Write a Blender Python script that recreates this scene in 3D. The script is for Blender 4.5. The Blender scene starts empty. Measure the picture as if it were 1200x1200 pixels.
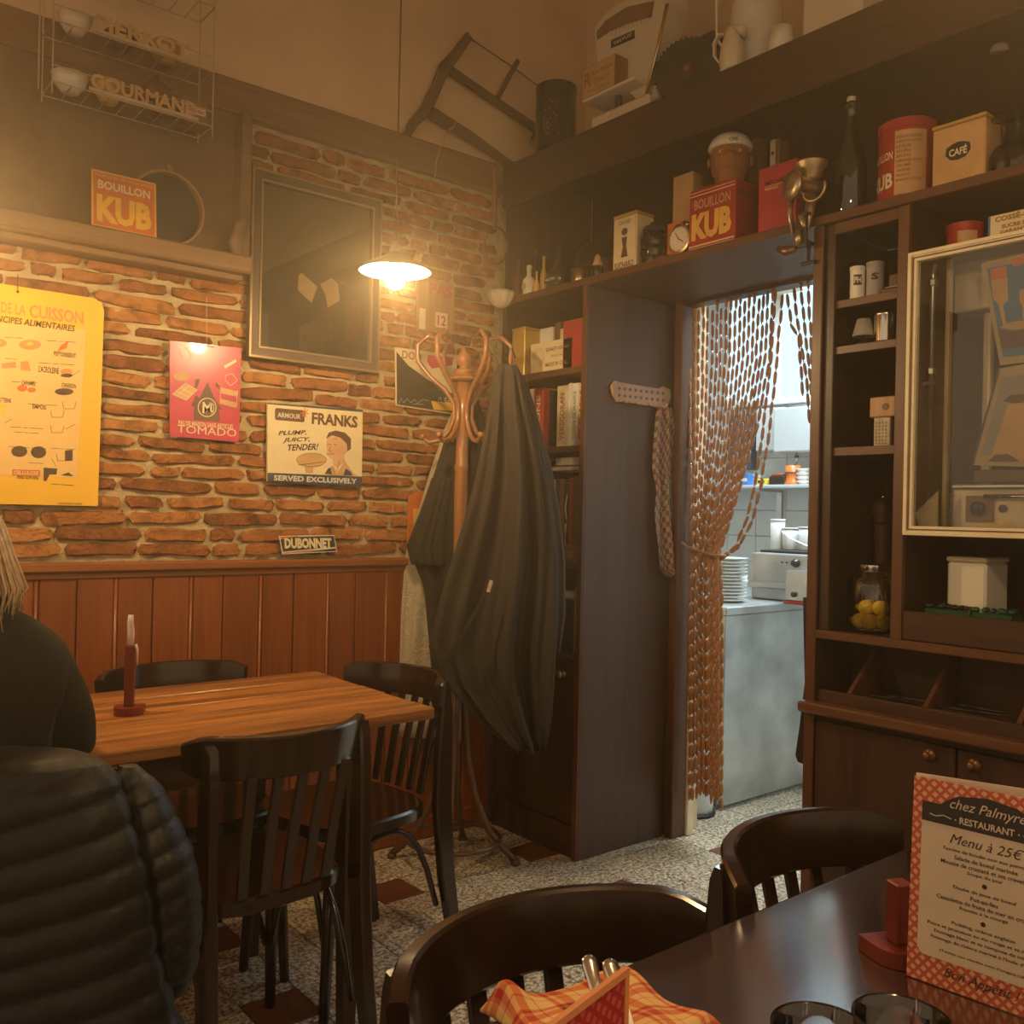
import bpy, bmesh, math, random
from mathutils import Vector, Matrix
random.seed(7)
R = math.radians
SC = bpy.context.scene
COL = SC.collection

# ------------------------------------------------------------------ camera
FPX, YAW, PIT, ROL, CAMH = 1090.5, .6865, .0022, .0217, 1.25
_f = Vector((math.sin(YAW)*math.cos(PIT), math.cos(YAW)*math.cos(PIT), math.sin(PIT)))
_r = Vector((math.cos(YAW), -math.sin(YAW), 0))
_u = _r.cross(_f)
RR = _r*math.cos(ROL) + _u*math.sin(ROL)
UU = -_r*math.sin(ROL) + _u*math.cos(ROL)
CAM = Vector((0, 0, CAMH))
cd = bpy.data.cameras.new('camera'); cam = bpy.data.objects.new('camera', cd); COL.objects.link(cam)
cd.sensor_fit = 'HORIZONTAL'; cd.sensor_width = 36; cd.lens = 36*FPX/1200
cd.clip_start = .02; cd.clip_end = 60
M = Matrix((RR, UU, -_f)).transposed().to_4x4(); M.translation = CAM
cam.matrix_world = M
SC.camera = cam

# ------------------------------------------------------------------ world, exposure
W = bpy.data.worlds.new('world'); SC.world = W; W.use_nodes = True
W.node_tree.nodes['Background'].inputs[0].default_value = (1.0, .66, .38, 1)
W.node_tree.nodes['Background'].inputs[1].default_value = .38
SC.view_settings.view_transform = 'Standard'; SC.view_settings.look = 'None'
SC.view_settings.exposure = 0.65; SC.view_settings.gamma = 1.0
SC.view_settings.use_curve_mapping = False
SC.cycles.max_bounces = 8
SC.cycles.sample_clamp_indirect = 4.0
LAMP_POWER = 34.0
LAMP_COL = (1.0, .66, .30)

def area(name, loc, aim, sx, sy, power, col):
    l = bpy.data.lights.new(name, 'AREA'); l.shape = 'RECTANGLE'; l.size = sx; l.size_y = sy; l.energy = power; l.color = col
    o = bpy.data.objects.new(name, l); COL.objects.link(o); o.location = loc
    o.rotation_euler = (Vector(aim)-Vector(loc)).to_track_quat('-Z', 'Y').to_euler()
    return o
# strip light under the kitchen ceiling beyond the doorway
area('unseen_kitchen_light', (3.70, 2.05, 2.70), (3.70, 2.05, 0), 1.1, .4, 34, (.80, .94, 1.0))
area('unseen_kitchen_light', (4.20, 2.92, 2.71), (4.20, 2.92, 0), .7, .5, 26, (.80, .94, 1.0))  # second light, added so its reflection falls on the foreground table

# ------------------------------------------------------------------ helpers
def ray(x, y): return _f + RR*((x-600)/FPX) + UU*((600-y)/FPX)
def at(ax, x, y, v):
    d = ray(x, y); i = 'XYZ'.index(ax); return CAM + d*((v-CAM[i])/d[i])
def dep(x, y, t): return CAM + ray(x, y)*t

def wm(o):
    m = Matrix.Translation(o.location) @ o.rotation_euler.to_matrix().to_4x4()
    return wm(o.parent) @ m if o.parent else m

class Pl:
    """a flat face: origin, right, up, outward normal"""
    def __init__(s, o, r, u):
        s.o = Vector(o); s.r = Vector(r).normalized(); s.u = Vector(u); s.u = (s.u - s.r*s.u.dot(s.r)).normalized(); s.n = s.r.cross(s.u)
    def p(s, x, y, d=0): return s.o + s.r*x + s.u*y + s.n*d

_tc = {}
def txt2d(s, bold=0., shear=0., sp=1.):
    k = (s, bold, shear, sp)
    if k in _tc: return _tc[k]
    c = bpy.data.curves.new('t', 'FONT'); c.body = s; c.offset = bold; c.shear = shear; c.space_character = sp
    c.resolution_u = 2; c.fill_mode = 'FRONT'
    o = bpy.data.objects.new('t', c); COL.objects.link(o)
    dg = bpy.context.evaluated_depsgraph_get(); me = bpy.data.meshes.new_from_object(o.evaluated_get(dg))
    vs = [(v.co.x, v.co.y) for v in me.vertices]; fs = [tuple(p.vertices) for p in me.polygons]
    bpy.data.objects.remove(o); bpy.data.curves.remove(c); bpy.data.meshes.remove(me)
    if not vs: vs = [(0, 0), (1, 1)]
    x0 = min(v[0] for v in vs); x1 = max(v[0] for v in vs); y0 = min(v[1] for v in vs); y1 = max(v[1] for v in vs)
    w = max(x1-x0, 1e-4); h = max(y1-y0, 1e-4)
    _tc[k] = ([((x-x0)/w, (y-y0)/h) for x, y in vs], fs, w/h)
    return _tc[k]

class MB:
    def __init__(s): s.v = []; s.f = []; s.mi = []; s.cur = 0
    def add(s, vs, fs):
        b = len(s.v); s.v += [Vector(q) for q in vs]
        for q in fs: s.f.append(tuple(b+i for i in q)); s.mi.append(s.cur)
        return s
    def mat(s, i): s.cur = i; return s
    def box(s, lo, hi, bev=0.):
        lo = Vector(lo); hi = Vector(hi)
        lo, hi = Vector([min(a, b) for a, b in zip(lo, hi)]), Vector([max(a, b) for a, b in zip(lo, hi)])
        return s.obox((lo+hi)/2, (1, 0, 0), (0, 1, 0), (hi-lo)/2, bev)
    def obox(s, c, ax, ay, h, bev=0.):
        """oriented box, optional chamfer"""
        c = Vector(c); ax = Vector(ax).normalized(); ay = Vector(ay); ay = (ay-ax*ay.dot(ax)).normalized(); az = ax.cross(ay)
        hx, hy, hz = h; b = min(bev, hx*.9, hy*.9, hz*.9)
        P = lambda x, y, z: c+ax*x+ay*y+az*z
        if b <= 0:
            vs = [P(x*hx, y*hy, z*hz) for x in (-1, 1) for y in (-1, 1) for z in (-1, 1)]
            return s.add(vs, [(0, 1, 3, 2), (4, 6, 7, 5), (0, 4, 5, 1), (2, 3, 7, 6), (0, 2, 6, 4), (1, 5, 7, 3)])
        vs = []; idx = {}
        for x in (-1, 1):
            for y in (-1, 1):
                for z in (-1, 1):
                    for k, q in enumerate(((hx, hy-b, hz-b), (hx-b, hy, hz-b), (hx-b, hy-b, hz))):
                        idx[(x, y, z, k)] = len(vs); vs.append(P(x*q[0], y*q[1], z*q[2]))
        fs = []
        I = lambda x, y, z, k: idx[(x, y, z, k)]
        for sg in (-1, 1):
            o = lambda l: tuple(l) if sg > 0 else tuple(reversed(l))
            fs.append(o([I(sg, -1, -1, 0), I(sg, 1, -1, 0), I(sg, 1, 1, 0), I(sg, -1, 1, 0)]))
            fs.append(o([I(-1, sg, -1, 1), I(-1, sg, 1, 1), I(1, sg, 1, 1), I(1, sg, -1, 1)]))
            fs.append(o([I(-1, -1, sg, 2), I(1, -1, sg, 2), I(1, 1, sg, 2), I(-1, 1, sg, 2)]))
        for a in (-1, 1):
            for e in (-1, 1):
                o = lambda l: tuple(l) if a*e > 0 else tuple(reversed(l))
                fs.append(o([I(a, e, -1, 0), I(a, e, -1, 1), I(a, e, 1, 1), I(a, e, 1, 0)]))
                fs.append(o([I(-1, a, e, 1), I(-1, a, e, 2), I(1, a, e, 2), I(1, a, e, 1)]))
                fs.append(o([I(a, -1, e, 2), I(a, -1, e, 0), I(a, 1, e, 0), I(a, 1, e, 2)]))
        for x in (-1, 1):
            for y in (-1, 1):
                for z in (-1, 1):
                    l = [I(x, y, z, 0), I(x, y, z, 1), I(x, y, z, 2)]
                    fs.append(tuple(l if x*y*z > 0 else l[::-1]))
        return s.add(vs, fs)
    def bar(s, a, b, w, t, up=(0, 0, 1), bev=0.):
        a = Vector(a); b = Vector(b); d = b-a; u = Vector(up)
        if abs(d.normalized().dot(u)) > .98: u = Vector((1, 0, 0))
        sd = d.cross(u)
        return s.obox((a+b)/2, d, sd, (d.length/2, w/2, t/2), bev)
    def loft(s, rings, cap=True, closed=True):
        n = len(rings[0]); b = len(s.v)
        vs = [p for rg in rings for p in rg]; fs = []
        for i in range(len(rings)-1):
            for j in range(n if closed else n-1):
                k = (j+1) % n
                fs.append((i*n+j, i*n+k, (i+1)*n+k, (i+1)*n+j))
        if cap and closed:
            fs.append(tuple(range(n-1, -1, -1))); fs.append(tuple((len(rings)-1)*n+j for j in range(n)))
        return s.add(vs, fs)
    def tube(s, pts, r, n=8, cap=True, flat=1., up=None):
        """round (or flattened) rod along points; r number or list"""
        pts = [Vector(p) for p in pts]; rs = r if isinstance(r, (list, tuple)) else [r]*len(pts)
        rings = []; pu = Vector(up) if up else None
        for i, p in enumerate(pts):
            d = (pts[min(i+1, len(pts)-1)]-pts[max(i-1, 0)])
            if d.length < 1e-9: d = Vector((0, 0, 1))
            d.normalize()
            if pu is None:
                pu = Vector((0, 0, 1)) if abs(d.z) < .9 else Vector((1, 0, 0))
            a = pu - d*pu.dot(d)
            if a.length < 1e-6: a = d.orthogonal()
            a.normalize(); bb = d.cross(a); pu = a if up is None else Vector(up)
            rings.append([p + a*(rs[i]*math.cos(2*math.pi*k/n)) + bb*(rs[i]*flat*math.sin(2*math.pi*k/n)) for k in range(n)])
        return s.loft(rings, cap)
    def strip(s, pts, w, t, up):
        """rectangular section swept along pts; up = width axis (vector or list)"""
        pts = [Vector(p) for p in pts]; rings = []
        for i, p in enumerate(pts):
            d = (pts[min(i+1, len(pts)-1)]-pts[max(i-1, 0)]).normalized()
            u = Vector(up[i] if isinstance(up, list) else up); u = (u-d*u.dot(d)).normalized(); q = d.cross(u)
            ww = (w[i] if isinstance(w, list) else w)/2; c = min(ww, t/2)*.35
            rings.append([p+u*a+q*b for a, b in ((ww, t/2-c), (ww-c, t/2), (-ww+c, t/2), (-ww, t/2-c), (-ww, -t/2+c), (-ww+c, -t/2), (ww-c, -t/2), (ww, -t/2+c))])
        return s.loft(rings)
    def lathe(s, c, prof, n=20, ax=(0, 0, 1), cap=True, sx=1., sy=1.):
        c = Vector(c); ax = Vector(ax).normalized()
        e1 = Vector((1, 0, 0)) if abs(ax.x) < .9 else Vector((0, 1, 0)); e1 = (e1-ax*e1.dot(ax)).normalized(); e2 = ax.cross(e1)
        return s.loft([[c+ax*h+e1*(r*sx*math.cos(2*math.pi*k/n))+e2*(r*sy*math.sin(2*math.pi*k/n)) for k in range(n)] for r, h in prof], cap)
    def ball(s, c, r, n=12, m=8, sc=(1, 1, 1)):
        c = Vector(c)
        rings = [[c+Vector((sc[0]*r*math.sin(math.pi*i/m)*math.cos(2*math.pi*k/n), sc[1]*r*math.sin(math.pi*i/m)*math.sin(2*math.pi*k/n), -sc[2]*r*math.cos(math.pi*i/m))) for k in range(n)] for i in [.05]+list(range(1, m))+[m-.05]]
        return s.loft(rings)
    def poly(s, P, pts, d0, d1=None):
        """prism of a 2d outline (counter-clockwise seen from outside) on face P from d0 up to d1"""
        n = len(pts)
        if d1 is None: return s.add([P.p(x, y, d0) for x, y in pts], [tuple(range(n))])
        a = [P.p(x, y, d0) for x, y in pts]; b = [P.p(x, y, d1) for x, y in pts]
        return s.add(a+b, [tuple(range(n-1, -1, -1)), tuple(range(n, 2*n))]+[(i, (i+1) % n, n+(i+1) % n, n+i) for i in range(n)])
    def rect(s, P, x0, y0, x1, y1, d0, d1=None): return s.poly(P, [(x0, y0), (x1, y0), (x1, y1), (x0, y1)], d0, d1)
    def disc(s, P, x, y, rx, ry, d0, d1=None, n=20, a0=0, a1=2*math.pi):
        full = abs(a1-a0) > 6.28
        pts = [(x+rx*math.cos(a0+(a1-a0)*k/(n if full else n-1)), y+ry*math.sin(a0+(a1-a0)*k/(n if full else n-1))) for k in range(n)]
        return s.poly(P, pts, d0, d1)
    def line(s, P, pts, w, d):
        for (a, b), (c, e) in zip(pts[:-1], pts[1:]):
            L = math.hypot(c-a, e-b) or 1e-6; nx, ny = -(e-b)/L*w/2, (c-a)/L*w/2
            s.add([P.p(a-nx, b-ny, d), P.p(c-nx, e-ny, d), P.p(c+nx, e+ny, d), P.p(a+nx, b+ny, d)], [(0, 1, 2, 3)])
        return s
    def text(s, t, P, x, y, w=None, h=None, d=.0006, bold=0., shear=0., al='l', bend=None, slope=0., sp=1.):
        vs, fs, asp = txt2d(t, bold, shear, sp)
        if w is None: w = h*asp
        if h is None: h = w/asp
        if al == 'c': x -= w/2
        if al == 'r': x -= w
        f = bend or (lambda q, e: P.p(q, e, d))
        return s.add([f(x+a*w, y+b*h+a*w*slope) for a, b in vs], fs)
    def build(s, name, mats, parent=None, smooth=False, auto=None):
        me = bpy.data.meshes.new(name)
        vs = s.v
        if parent is not None:
            iv = wm(parent).inverted(); vs = [iv @ q for q in vs]
        me.from_pydata([tuple(q) for q in vs], [], s.f)
        for m in (mats if isinstance(mats, (list, tuple)) else [mats]): me.materials.append(MT[m] if isinstance(m, str) else m)
        me.polygons.foreach_set('material_index', s.mi)
        if smooth or auto:
            me.polygons.foreach_set('use_smooth', [True]*len(me.polygons))
        me.update()
        if auto:
            me.set_sharp_from_angle(angle=R(auto))
        o = bpy.data.objects.new(name, me); COL.objects.link(o)
        if parent is not None: o.parent = parent
        if name.split('_')[-1] in ('drawing', 'lettering', 'patch', 'band', 'field', 'stripe'): o['kind'] = 'stuff'
        return o

ORD = ['topmost', 'second', 'third', 'fourth', 'fifth', 'sixth', 'seventh', 'eighth', 'ninth', 'tenth', 'eleventh', 'twelfth', 'thirteenth']
def nth(k, n): return ('lowest' if k == n-1 else ORD[k] if k == 0 else ORD[k]+' from top')
def tag(o, label=None, cat=None, group=None, kind=None):
    if label: o['label'] = label
    if cat: o['category'] = cat
    if group: o['group'] = group
    if kind: o['kind'] = kind
    return o
def thing(name, loc, label, cat, group=None, rz=0.):
    o = bpy.data.objects.new(name, None); COL.objects.link(o); o.location = loc; o.rotation_euler = (0, 0, rz); o.empty_display_size = .05
    return tag(o, label, cat, group)
def copy_tree(o, parent=None):
    c = o.copy(); COL.objects.link(c); c.parent = parent
    for ch in list(o.children): copy_tree(ch, c)
    return c
def struct(o): o['kind'] = 'structure'; return o

# ------------------------------------------------------------------ materials (all procedural)
MT = {}
def nodes(name):
    m = bpy.data.materials.new(name); m.use_nodes = True; nt = m.node_tree
    return m, nt, nt.nodes['Principled BSDF'], nt.nodes.new('ShaderNodeTexCoord')
def ramp(nt, stops):
    r = nt.nodes.new('ShaderNodeValToRGB'); e = r.color_ramp.elements
    while len(e) < len(stops): e.new(.5)
    for q, (p, c) in zip(e, stops): q.position = p; q.color = (*c, 1) if len(c) == 3 else c
    return r
def setp(b, rough=.5, metal=0., spec=.5, coat=0., trans=0., ior=1.45, sheen=0.):
    b.inputs['Roughness'].default_value = rough; b.inputs['Metallic'].default_value = metal
    b.inputs['Specular IOR Level'].default_value = spec; b.inputs['Coat Weight'].default_value = coat
    b.inputs['Transmission Weight'].default_value = trans; b.inputs['IOR'].default_value = ior
    b.inputs['Sheen Weight'].default_value = sheen
def plain(name, col, rough=.5, metal=0., var=.12, scale=14., bump=0., bscale=60., **k):
    """one colour with faint mottling"""
    m, nt, b, tc = nodes(name); setp(b, rough, metal, **k)
    n = nt.nodes.new('ShaderNodeTexNoise'); n.inputs['Scale'].default_value = scale; n.inputs['Detail'].default_value = 4
    nt.links.new(tc.outputs['Object'], n.inputs['Vector'])
    lo = tuple(c*(1-var) for c in col); hi = tuple(min(1, c*(1+var)) for c in col)
    r = ramp(nt, [(.3, lo), (.7, hi)]); nt.links.new(n.outputs['Fac'], r.inputs[0]); nt.links.new(r.outputs[0], b.inputs['Base Color'])
    if bump:
        n2 = nt.nodes.new('ShaderNodeTexNoise'); n2.inputs['Scale'].default_value = bscale; n2.inputs['Detail'].default_value = 5
        nt.links.new(tc.outputs['Object'], n2.inputs['Vector'])
        bp = nt.nodes.new('ShaderNodeBump'); bp.inputs['Strength'].default_value = bump; bp.inputs['Distance'].default_value = .01
        nt.links.new(n2.outputs['Fac'], bp.inputs['Height']); nt.links.new(bp.outputs[0], b.inputs['Normal'])
    MT[name] = m; return m
def wood(name, c1, c2, axis='z', rough=.4, fine=90., coat=0., bump=.12, rand=0.):
    """grain stretched along axis"""
    m, nt, b, tc = nodes(name); setp(b, rough, coat=coat); b.inputs['Coat Roughness'].default_value = .15
    mp = nt.nodes.new('ShaderNodeMapping'); sc = {'x': (1.2, 22, 22), 'y': (22, 1.2, 22), 'z': (22, 22, 1.2)}[axis]
    mp.inputs['Scale'].default_value = sc; nt.links.new(tc.outputs['Object'], mp.inputs['Vector'])
    n = nt.nodes.new('ShaderNodeTexNoise'); n.inputs['Scale'].default_value = 1.; n.inputs['Detail'].default_value = 6; n.inputs['Distortion'].default_value = .6
    nt.links.new(mp.outputs[0], n.inputs['Vector'])
    n2 = nt.nodes.new('ShaderNodeTexNoise'); n2.inputs['Scale'].default_value = 5.; n2.inputs['Detail'].default_value = 3
    nt.links.new(mp.outputs[0], n2.inputs['Vector'])
    mx = nt.nodes.new('ShaderNodeMix'); mx.data_type = 'FLOAT'; mx.inputs[0].default_value = .4
    nt.links.new(n.outputs['Fac'], mx.inputs[2]); nt.links.new(n2.outputs['Fac'], mx.inputs[3])
    r = ramp(nt, [(.34, c1), (.66, c2)]); nt.links.new(mx.outputs[0], r.inputs[0])
    out = r.outputs[0]
    if rand:
        oi = nt.nodes.new('ShaderNodeObjectInfo'); hs = nt.nodes.new('ShaderNodeHueSaturation')
        mr = nt.nodes.new('ShaderNodeMapRange'); mr.inputs[3].default_value = 1-rand; mr.inputs[4].default_value = 1+rand
        nt.links.new(oi.outputs['Random'], mr.inputs[0]); nt.links.new(mr.outputs[0], hs.inputs['Value']); nt.links.new(out, hs.inputs['Color']); out = hs.outputs[0]
    nt.links.new(out, b.inputs['Base Color'])
    bp = nt.nodes.new('ShaderNodeBump'); bp.inputs['Strength'].default_value = bump; bp.inputs['Distance'].default_value = .004
    nt.links.new(mx.outputs[0], bp.inputs['Height']); nt.links.new(bp.outputs[0], b.inputs['Normal'])
    MT[name] = m; return m
def glow(name, col, st):
    m = bpy.data.materials.new(name); m.use_nodes = True; nt = m.node_tree; nt.nodes.clear()
    e = nt.nodes.new('ShaderNodeEmission'); o = nt.nodes.new('ShaderNodeOutputMaterial'); e.inputs[0].default_value = (*col, 1); e.inputs[1].default_value = st
    nt.links.new(e.outputs[0], o.inputs[0]); MT[name] = m
def clear(name, col=(1, 1, 1), rough=.02, gloss=.12):
    """thin clear sheet: see-through with a fresnel sheen"""
    m = bpy.data.materials.new(name); m.use_nodes = True; nt = m.node_tree; nt.nodes.clear()
    t = nt.nodes.new('ShaderNodeBsdfTransparent'); t.inputs[0].default_value = (*col, 1)
    g = nt.nodes.new('ShaderNodeBsdfGlossy'); g.inputs['Roughness'].default_value = rough
    fr = nt.nodes.new('ShaderNodeFresnel'); fr.inputs[0].default_value = 1.5
    ma = nt.nodes.new('ShaderNodeMath'); ma.operation = 'MULTIPLY_ADD'; ma.inputs[1].default_value = 1.; ma.inputs[2].default_value = gloss*.3
    mx = nt.nodes.new('ShaderNodeMixShader'); o = nt.nodes.new('ShaderNodeOutputMaterial')
    nt.links.new(fr.outputs[0], ma.inputs[0]); nt.links.new(ma.outputs[0], mx.inputs[0]); nt.links.new(t.outputs[0], mx.inputs[1]); nt.links.new(g.outputs[0], mx.inputs[2]); nt.links.new(mx.outputs[0], o.inputs[0])
    MT[name] = m

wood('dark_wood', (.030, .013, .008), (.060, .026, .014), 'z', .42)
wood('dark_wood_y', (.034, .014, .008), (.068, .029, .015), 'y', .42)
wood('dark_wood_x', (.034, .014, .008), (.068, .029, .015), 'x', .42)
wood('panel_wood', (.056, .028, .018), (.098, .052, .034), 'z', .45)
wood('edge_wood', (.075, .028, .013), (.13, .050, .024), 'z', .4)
wood('edge_wood_y', (.075, .029, .014), (.13, .05, .024), 'y', .4)
wood('chair_wood', (.014, .0055, .003), (.029, .0115, .006), 'z', .22, coat=.5, bump=.05)
wood('fg_table_wood', (.028, .013, .010), (.052, .025, .018), 'x', .13, coat=1., bump=.05)
MT['fg_table_wood'].node_tree.nodes['Principled BSDF'].inputs['Specular IOR Level'].default_value = 1.0
wood('table_wood', (.11, .038, .009), (.46, .19, .05), 'x', .36, coat=.15, bump=.5, rand=.2)
wood('wainscot_wood', (.17, .038, .008), (.29, .078, .016), 'z', .34, coat=.12, bump=.2, rand=.14)
wood('rail_wood', (.20, .062, .016), (.30, .10, .028), 'x', .34, coat=.1)
wood('beam_wood', (.17, .085, .04), (.28, .15, .07), 'x', .6, bump=.4)
wood('ledge_wood', (.16, .085, .04), (.27, .15, .075), 'x', .6, bump=.5)
wood('saw_wood', (.10, .048, .022), (.17, .085, .04), 'x', .6)
wood('stand_wood', (.22, .085, .028), (.36, .15, .052), 'z', .3, coat=.3)
wood('stand_dark', (.07, .030, .014), (.13, .055, .026), 'z', .3, coat=.3)
wood('light_wood', (.30, .15, .06), (.45, .25, .11), 'z', .45)
wood('bead_wood', (.30, .125, .045), (.44, .20, .08), 'z', .4)
wood('red_wood', (.13, .016, .009), (.21, .032, .016), 'z', .4)
wood('tan_frame', (.38, .26, .14), (.52, .38, .22), 'z', .5)
# plaster, mortar, brick, tile, metal, cloth, paper
plain('plaster', (.72, .51, .31), .85, var=.10, scale=3., bump=.15, bscale=25)
plain('mortar', (.48, .36, .20), .9, var=.22, scale=18, bump=.9, bscale=70)
plain('kitchen_wall_paint', (.60, .66, .68), .5, var=.03)
plain('grout', (.50, .54, .54), .8, var=.05)
plain('kitchen_tile', (.52, .56, .55), .25, var=.04)
plain('floor_grout', (.14, .11, .085), .8)
plain('white_paint', (.62, .63, .62), .4, var=.04)
plain('cream_paint', (.74, .62, .42), .45, var=.08)
plain('black_paint', (.012, .011, .010), .4)
plain('black_gloss', (.016, .013, .012), .22)
plain('dark_niche', (.17, .095, .05), .7)
plain('steel', (.55, .56, .56), .30, 1., var=.10, scale=9)
plain('brushed_steel', (.48, .50, .50), .42, .85, var=.30, scale=4.5)
plain('machine_steel', (.62, .50, .34), .38, .3, var=.2, scale=6)
plain('chrome', (.75, .74, .72), .12, 1., var=.04)
plain('brass', (.62, .47, .26), .28, 1.)
plain('old_brass', (.50, .38, .24), .38, .9)
plain('dark_metal', (.05, .045, .04), .45, .6)
plain('copper_dark', (.20, .10, .06), .4, .7)
plain('red_print', (.42, .035, .022), .45)
plain('orange_print', (.62, .16, .035), .5)
plain('yellow_print', (.78, .46, .055), .5)
plain('kub_red', (.36, .028, .022), .42)
plain('kub_yellow', (.74, .42, .09), .45)
plain('pink_sign', (.52, .055, .10), .28, coat=.4)
plain('poster_yellow', (.80, .45, .035), .5, var=.06, scale=4)
plain('poster_pale', (.74, .47, .17), .5, var=.05)
plain('poster_ink', (.085, .045, .022), .6)
plain('poster_orange', (.64, .25, .09), .55)
plain('poster_brown', (.30, .12, .045), .55)
plain('cream_print', (.74, .60, .36), .42, var=.06)
plain('paper', (.70, .58, .44), .6, var=.05)
plain('menu_beige', (.66, .54, .40), .5, var=.05)
plain('ink', (.030, .024, .022), .6)
plain('brown_print', (.13, .062, .034), .5)
plain('navy_print', (.045, .05, .075), .5)
plain('skin_print', (.64, .37, .20), .5)
plain('blue_print', (.07, .17, .34), .45)
plain('tan_print', (.56, .33, .15), .5)
plain('green_plastic', (.012, .060, .028), .3)
plain('wire_metal', (.58, .47, .33), .35, .6)
plain('red_leather', (.40, .03, .045), .45)
plain('book_red', (.36, .035, .028), .5)
plain('book_cream', (.62, .50, .34), .6)
plain('book_white', (.70, .66, .58), .6)
plain('book_black', (.022, .018, .016), .5)
plain('book_brown', (.16, .08, .045), .55)
plain('book_grey', (.30, .27, .24), .6)
plain('book_green', (.20, .25, .10), .6)
plain('coat_dark', (.016, .0105, .007), .85, var=.18, scale=9, bump=.3, bscale=180, sheen=.05)
plain('coat_olive', (.024, .0155, .010), .8, var=.18, scale=6, bump=.25, bscale=140, sheen=.05)
plain('fleece', (.52, .43, .30), .95, var=.12, scale=60, bump=1., bscale=160)
plain('puffer', (.0065, .0055, .005), .5, var=.2, scale=20, bump=.3, bscale=50)
plain('sweater', (.008, .0065, .0045), .95, var=.2, scale=80, bump=.5, bscale=260)
plain('trousers', (.02, .02, .03), .9)
plain('skin', (.56, .33, .23), .5, var=.06)
plain('hair', (.60, .42, .25), .6, var=.25, scale=60)
plain('seat_leather', (.03, .014, .009), .3)
plain('wax', (.72, .56, .50), .5, var=.1)
plain('lemon', (.80, .52, .03), .45, bump=.3, bscale=120)
plain('pot_orange', (.66, .17, .03), .35)
plain('plastic_blue', (.05, .20, .55), .4)
plain('plastic_yellow', (.80, .62, .05), .4)
plain('plate_white', (.80, .80, .76), .2, var=.02)
plain('wall_box_white', (.50, .55, .57), .4, var=.02)
plain('enamel_cream', (.66, .56, .40), .25, var=.05)
plain('enamel_white', (.72, .66, .54), .25, var=.04)
plain('tin_gold', (.58, .38, .10), .35, .3)
plain('crate_brown', (.22, .12, .05), .6)
plain('crochet', (.50, .30, .20), .7, var=.12, scale=60)
plain('stone', (.45, .37, .26), .7, var=.25, scale=40)
plain('lamp_inside', (.86, .80, .60), .4, var=.02)
plain('lamp_outside', (.05, .045, .03), .4)
plain('picture_dark', (.038, .028, .020), .30, coat=.6)
plain('picture_pale', (.42, .27, .16), .5)
plain('picture_shadow', (.11, .065, .045), .5)
plain('frame_gold', (.36, .26, .14), .3, .55)
glow('bulb_glow', (1., .68, .32), 460.)
glow('window_sky', (.50, .78, .95), 1.25)
clear('pane_glass', (.97, .97, .95))
clear('glass', (.985, .985, .97), gloss=.25)
clear('glass_dark', (.40, .36, .28), gloss=.2)
clear('glass_green', (.20, .25, .14), gloss=.25)
clear('bulb_glass', (1, 1, 1), gloss=.05)

def brick_material():
    m, nt, b, tc = nodes('brick'); setp(b, .85)
    oi = nt.nodes.new('ShaderNodeObjectInfo')
    n = nt.nodes.new('ShaderNodeTexNoise'); n.inputs['Scale'].default_value = 22; n.inputs['Detail'].default_value = 6; nt.links.new(tc.outputs['Object'], n.inputs['Vector'])
    r1 = ramp(nt, [(0, (.22, .070, .018)), (.5, (.36, .13, .032)), (1, (.44, .18, .05))]); nt.links.new(oi.outputs['Random'], r1.inputs[0])
    r2 = ramp(nt, [(.28, (.42, .40, .38)), (.50, (1, 1, 1)), (.66, (1.1, 1.15, 1.3)), (.74, (1.5, 2.2, 4.2))]); nt.links.new(n.outputs['Fac'], r2.inputs[0])
    mx = nt.nodes.new('ShaderNodeMix'); mx.data_type = 'RGBA'; mx.blend_type = 'MULTIPLY'; mx.inputs[0].default_value = 1
    nt.links.new(r1.outputs[0], mx.inputs[6]); nt.links.new(r2.outputs[0], mx.inputs[7]); nt.links.new(mx.outputs[2], b.inputs['Base Color'])
    bp = nt.nodes.new('ShaderNodeBump'); bp.inputs['Strength'].default_value = .8; bp.inputs['Distance'].default_value = .012
    n2 = nt.nodes.new('ShaderNodeTexNoise'); n2.inputs['Scale'].default_value = 85; n2.inputs['Detail'].default_value = 5; nt.links.new(tc.outputs['Object'], n2.inputs['Vector'])
    nt.links.new(n2.outputs['Fac'], bp.inputs['Height']); nt.links.new(bp.outputs[0], b.inputs['Normal'])
    MT['brick'] = m
brick_material()
def terrazzo(name, base, chips, dark):
    m, nt, b, tc = nodes(name); setp(b, .32)
    geo = nt.nodes.new('ShaderNodeNewGeometry')
    v = nt.nodes.new('ShaderNodeTexNoise'); v.inputs['Scale'].default_value = 78; v.inputs['Detail'].default_value = 3; v.inputs['Roughness'].default_value = .65; nt.links.new(geo.outputs['Position'], v.inputs['Vector'])
    r = ramp(nt, [(.40, dark), (.49, chips), (.56, base)]); nt.links.new(v.outputs['Fac'], r.inputs[0])
    oi = nt.nodes.new('ShaderNodeObjectInfo'); hs = nt.nodes.new('ShaderNodeHueSaturation'); mr = nt.nodes.new('ShaderNodeMapRange'); mr.inputs[3].default_value = .88; mr.inputs[4].default_value = 1.06
    nt.links.new(oi.outputs['Random'], mr.inputs[0]); nt.links.new(mr.outputs[0], hs.inputs['Value']); nt.links.new(r.outputs[0], hs.inputs['Color']); nt.links.new(hs.outputs[0], b.inputs['Base Color'])
    MT[name] = m
terrazzo('floor_terrazzo', (.68, .60, .45), (.38, .30, .20), (.14, .10, .06))
plain('floor_brown', (.13, .045, .020), .35, var=.15, scale=30)

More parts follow.
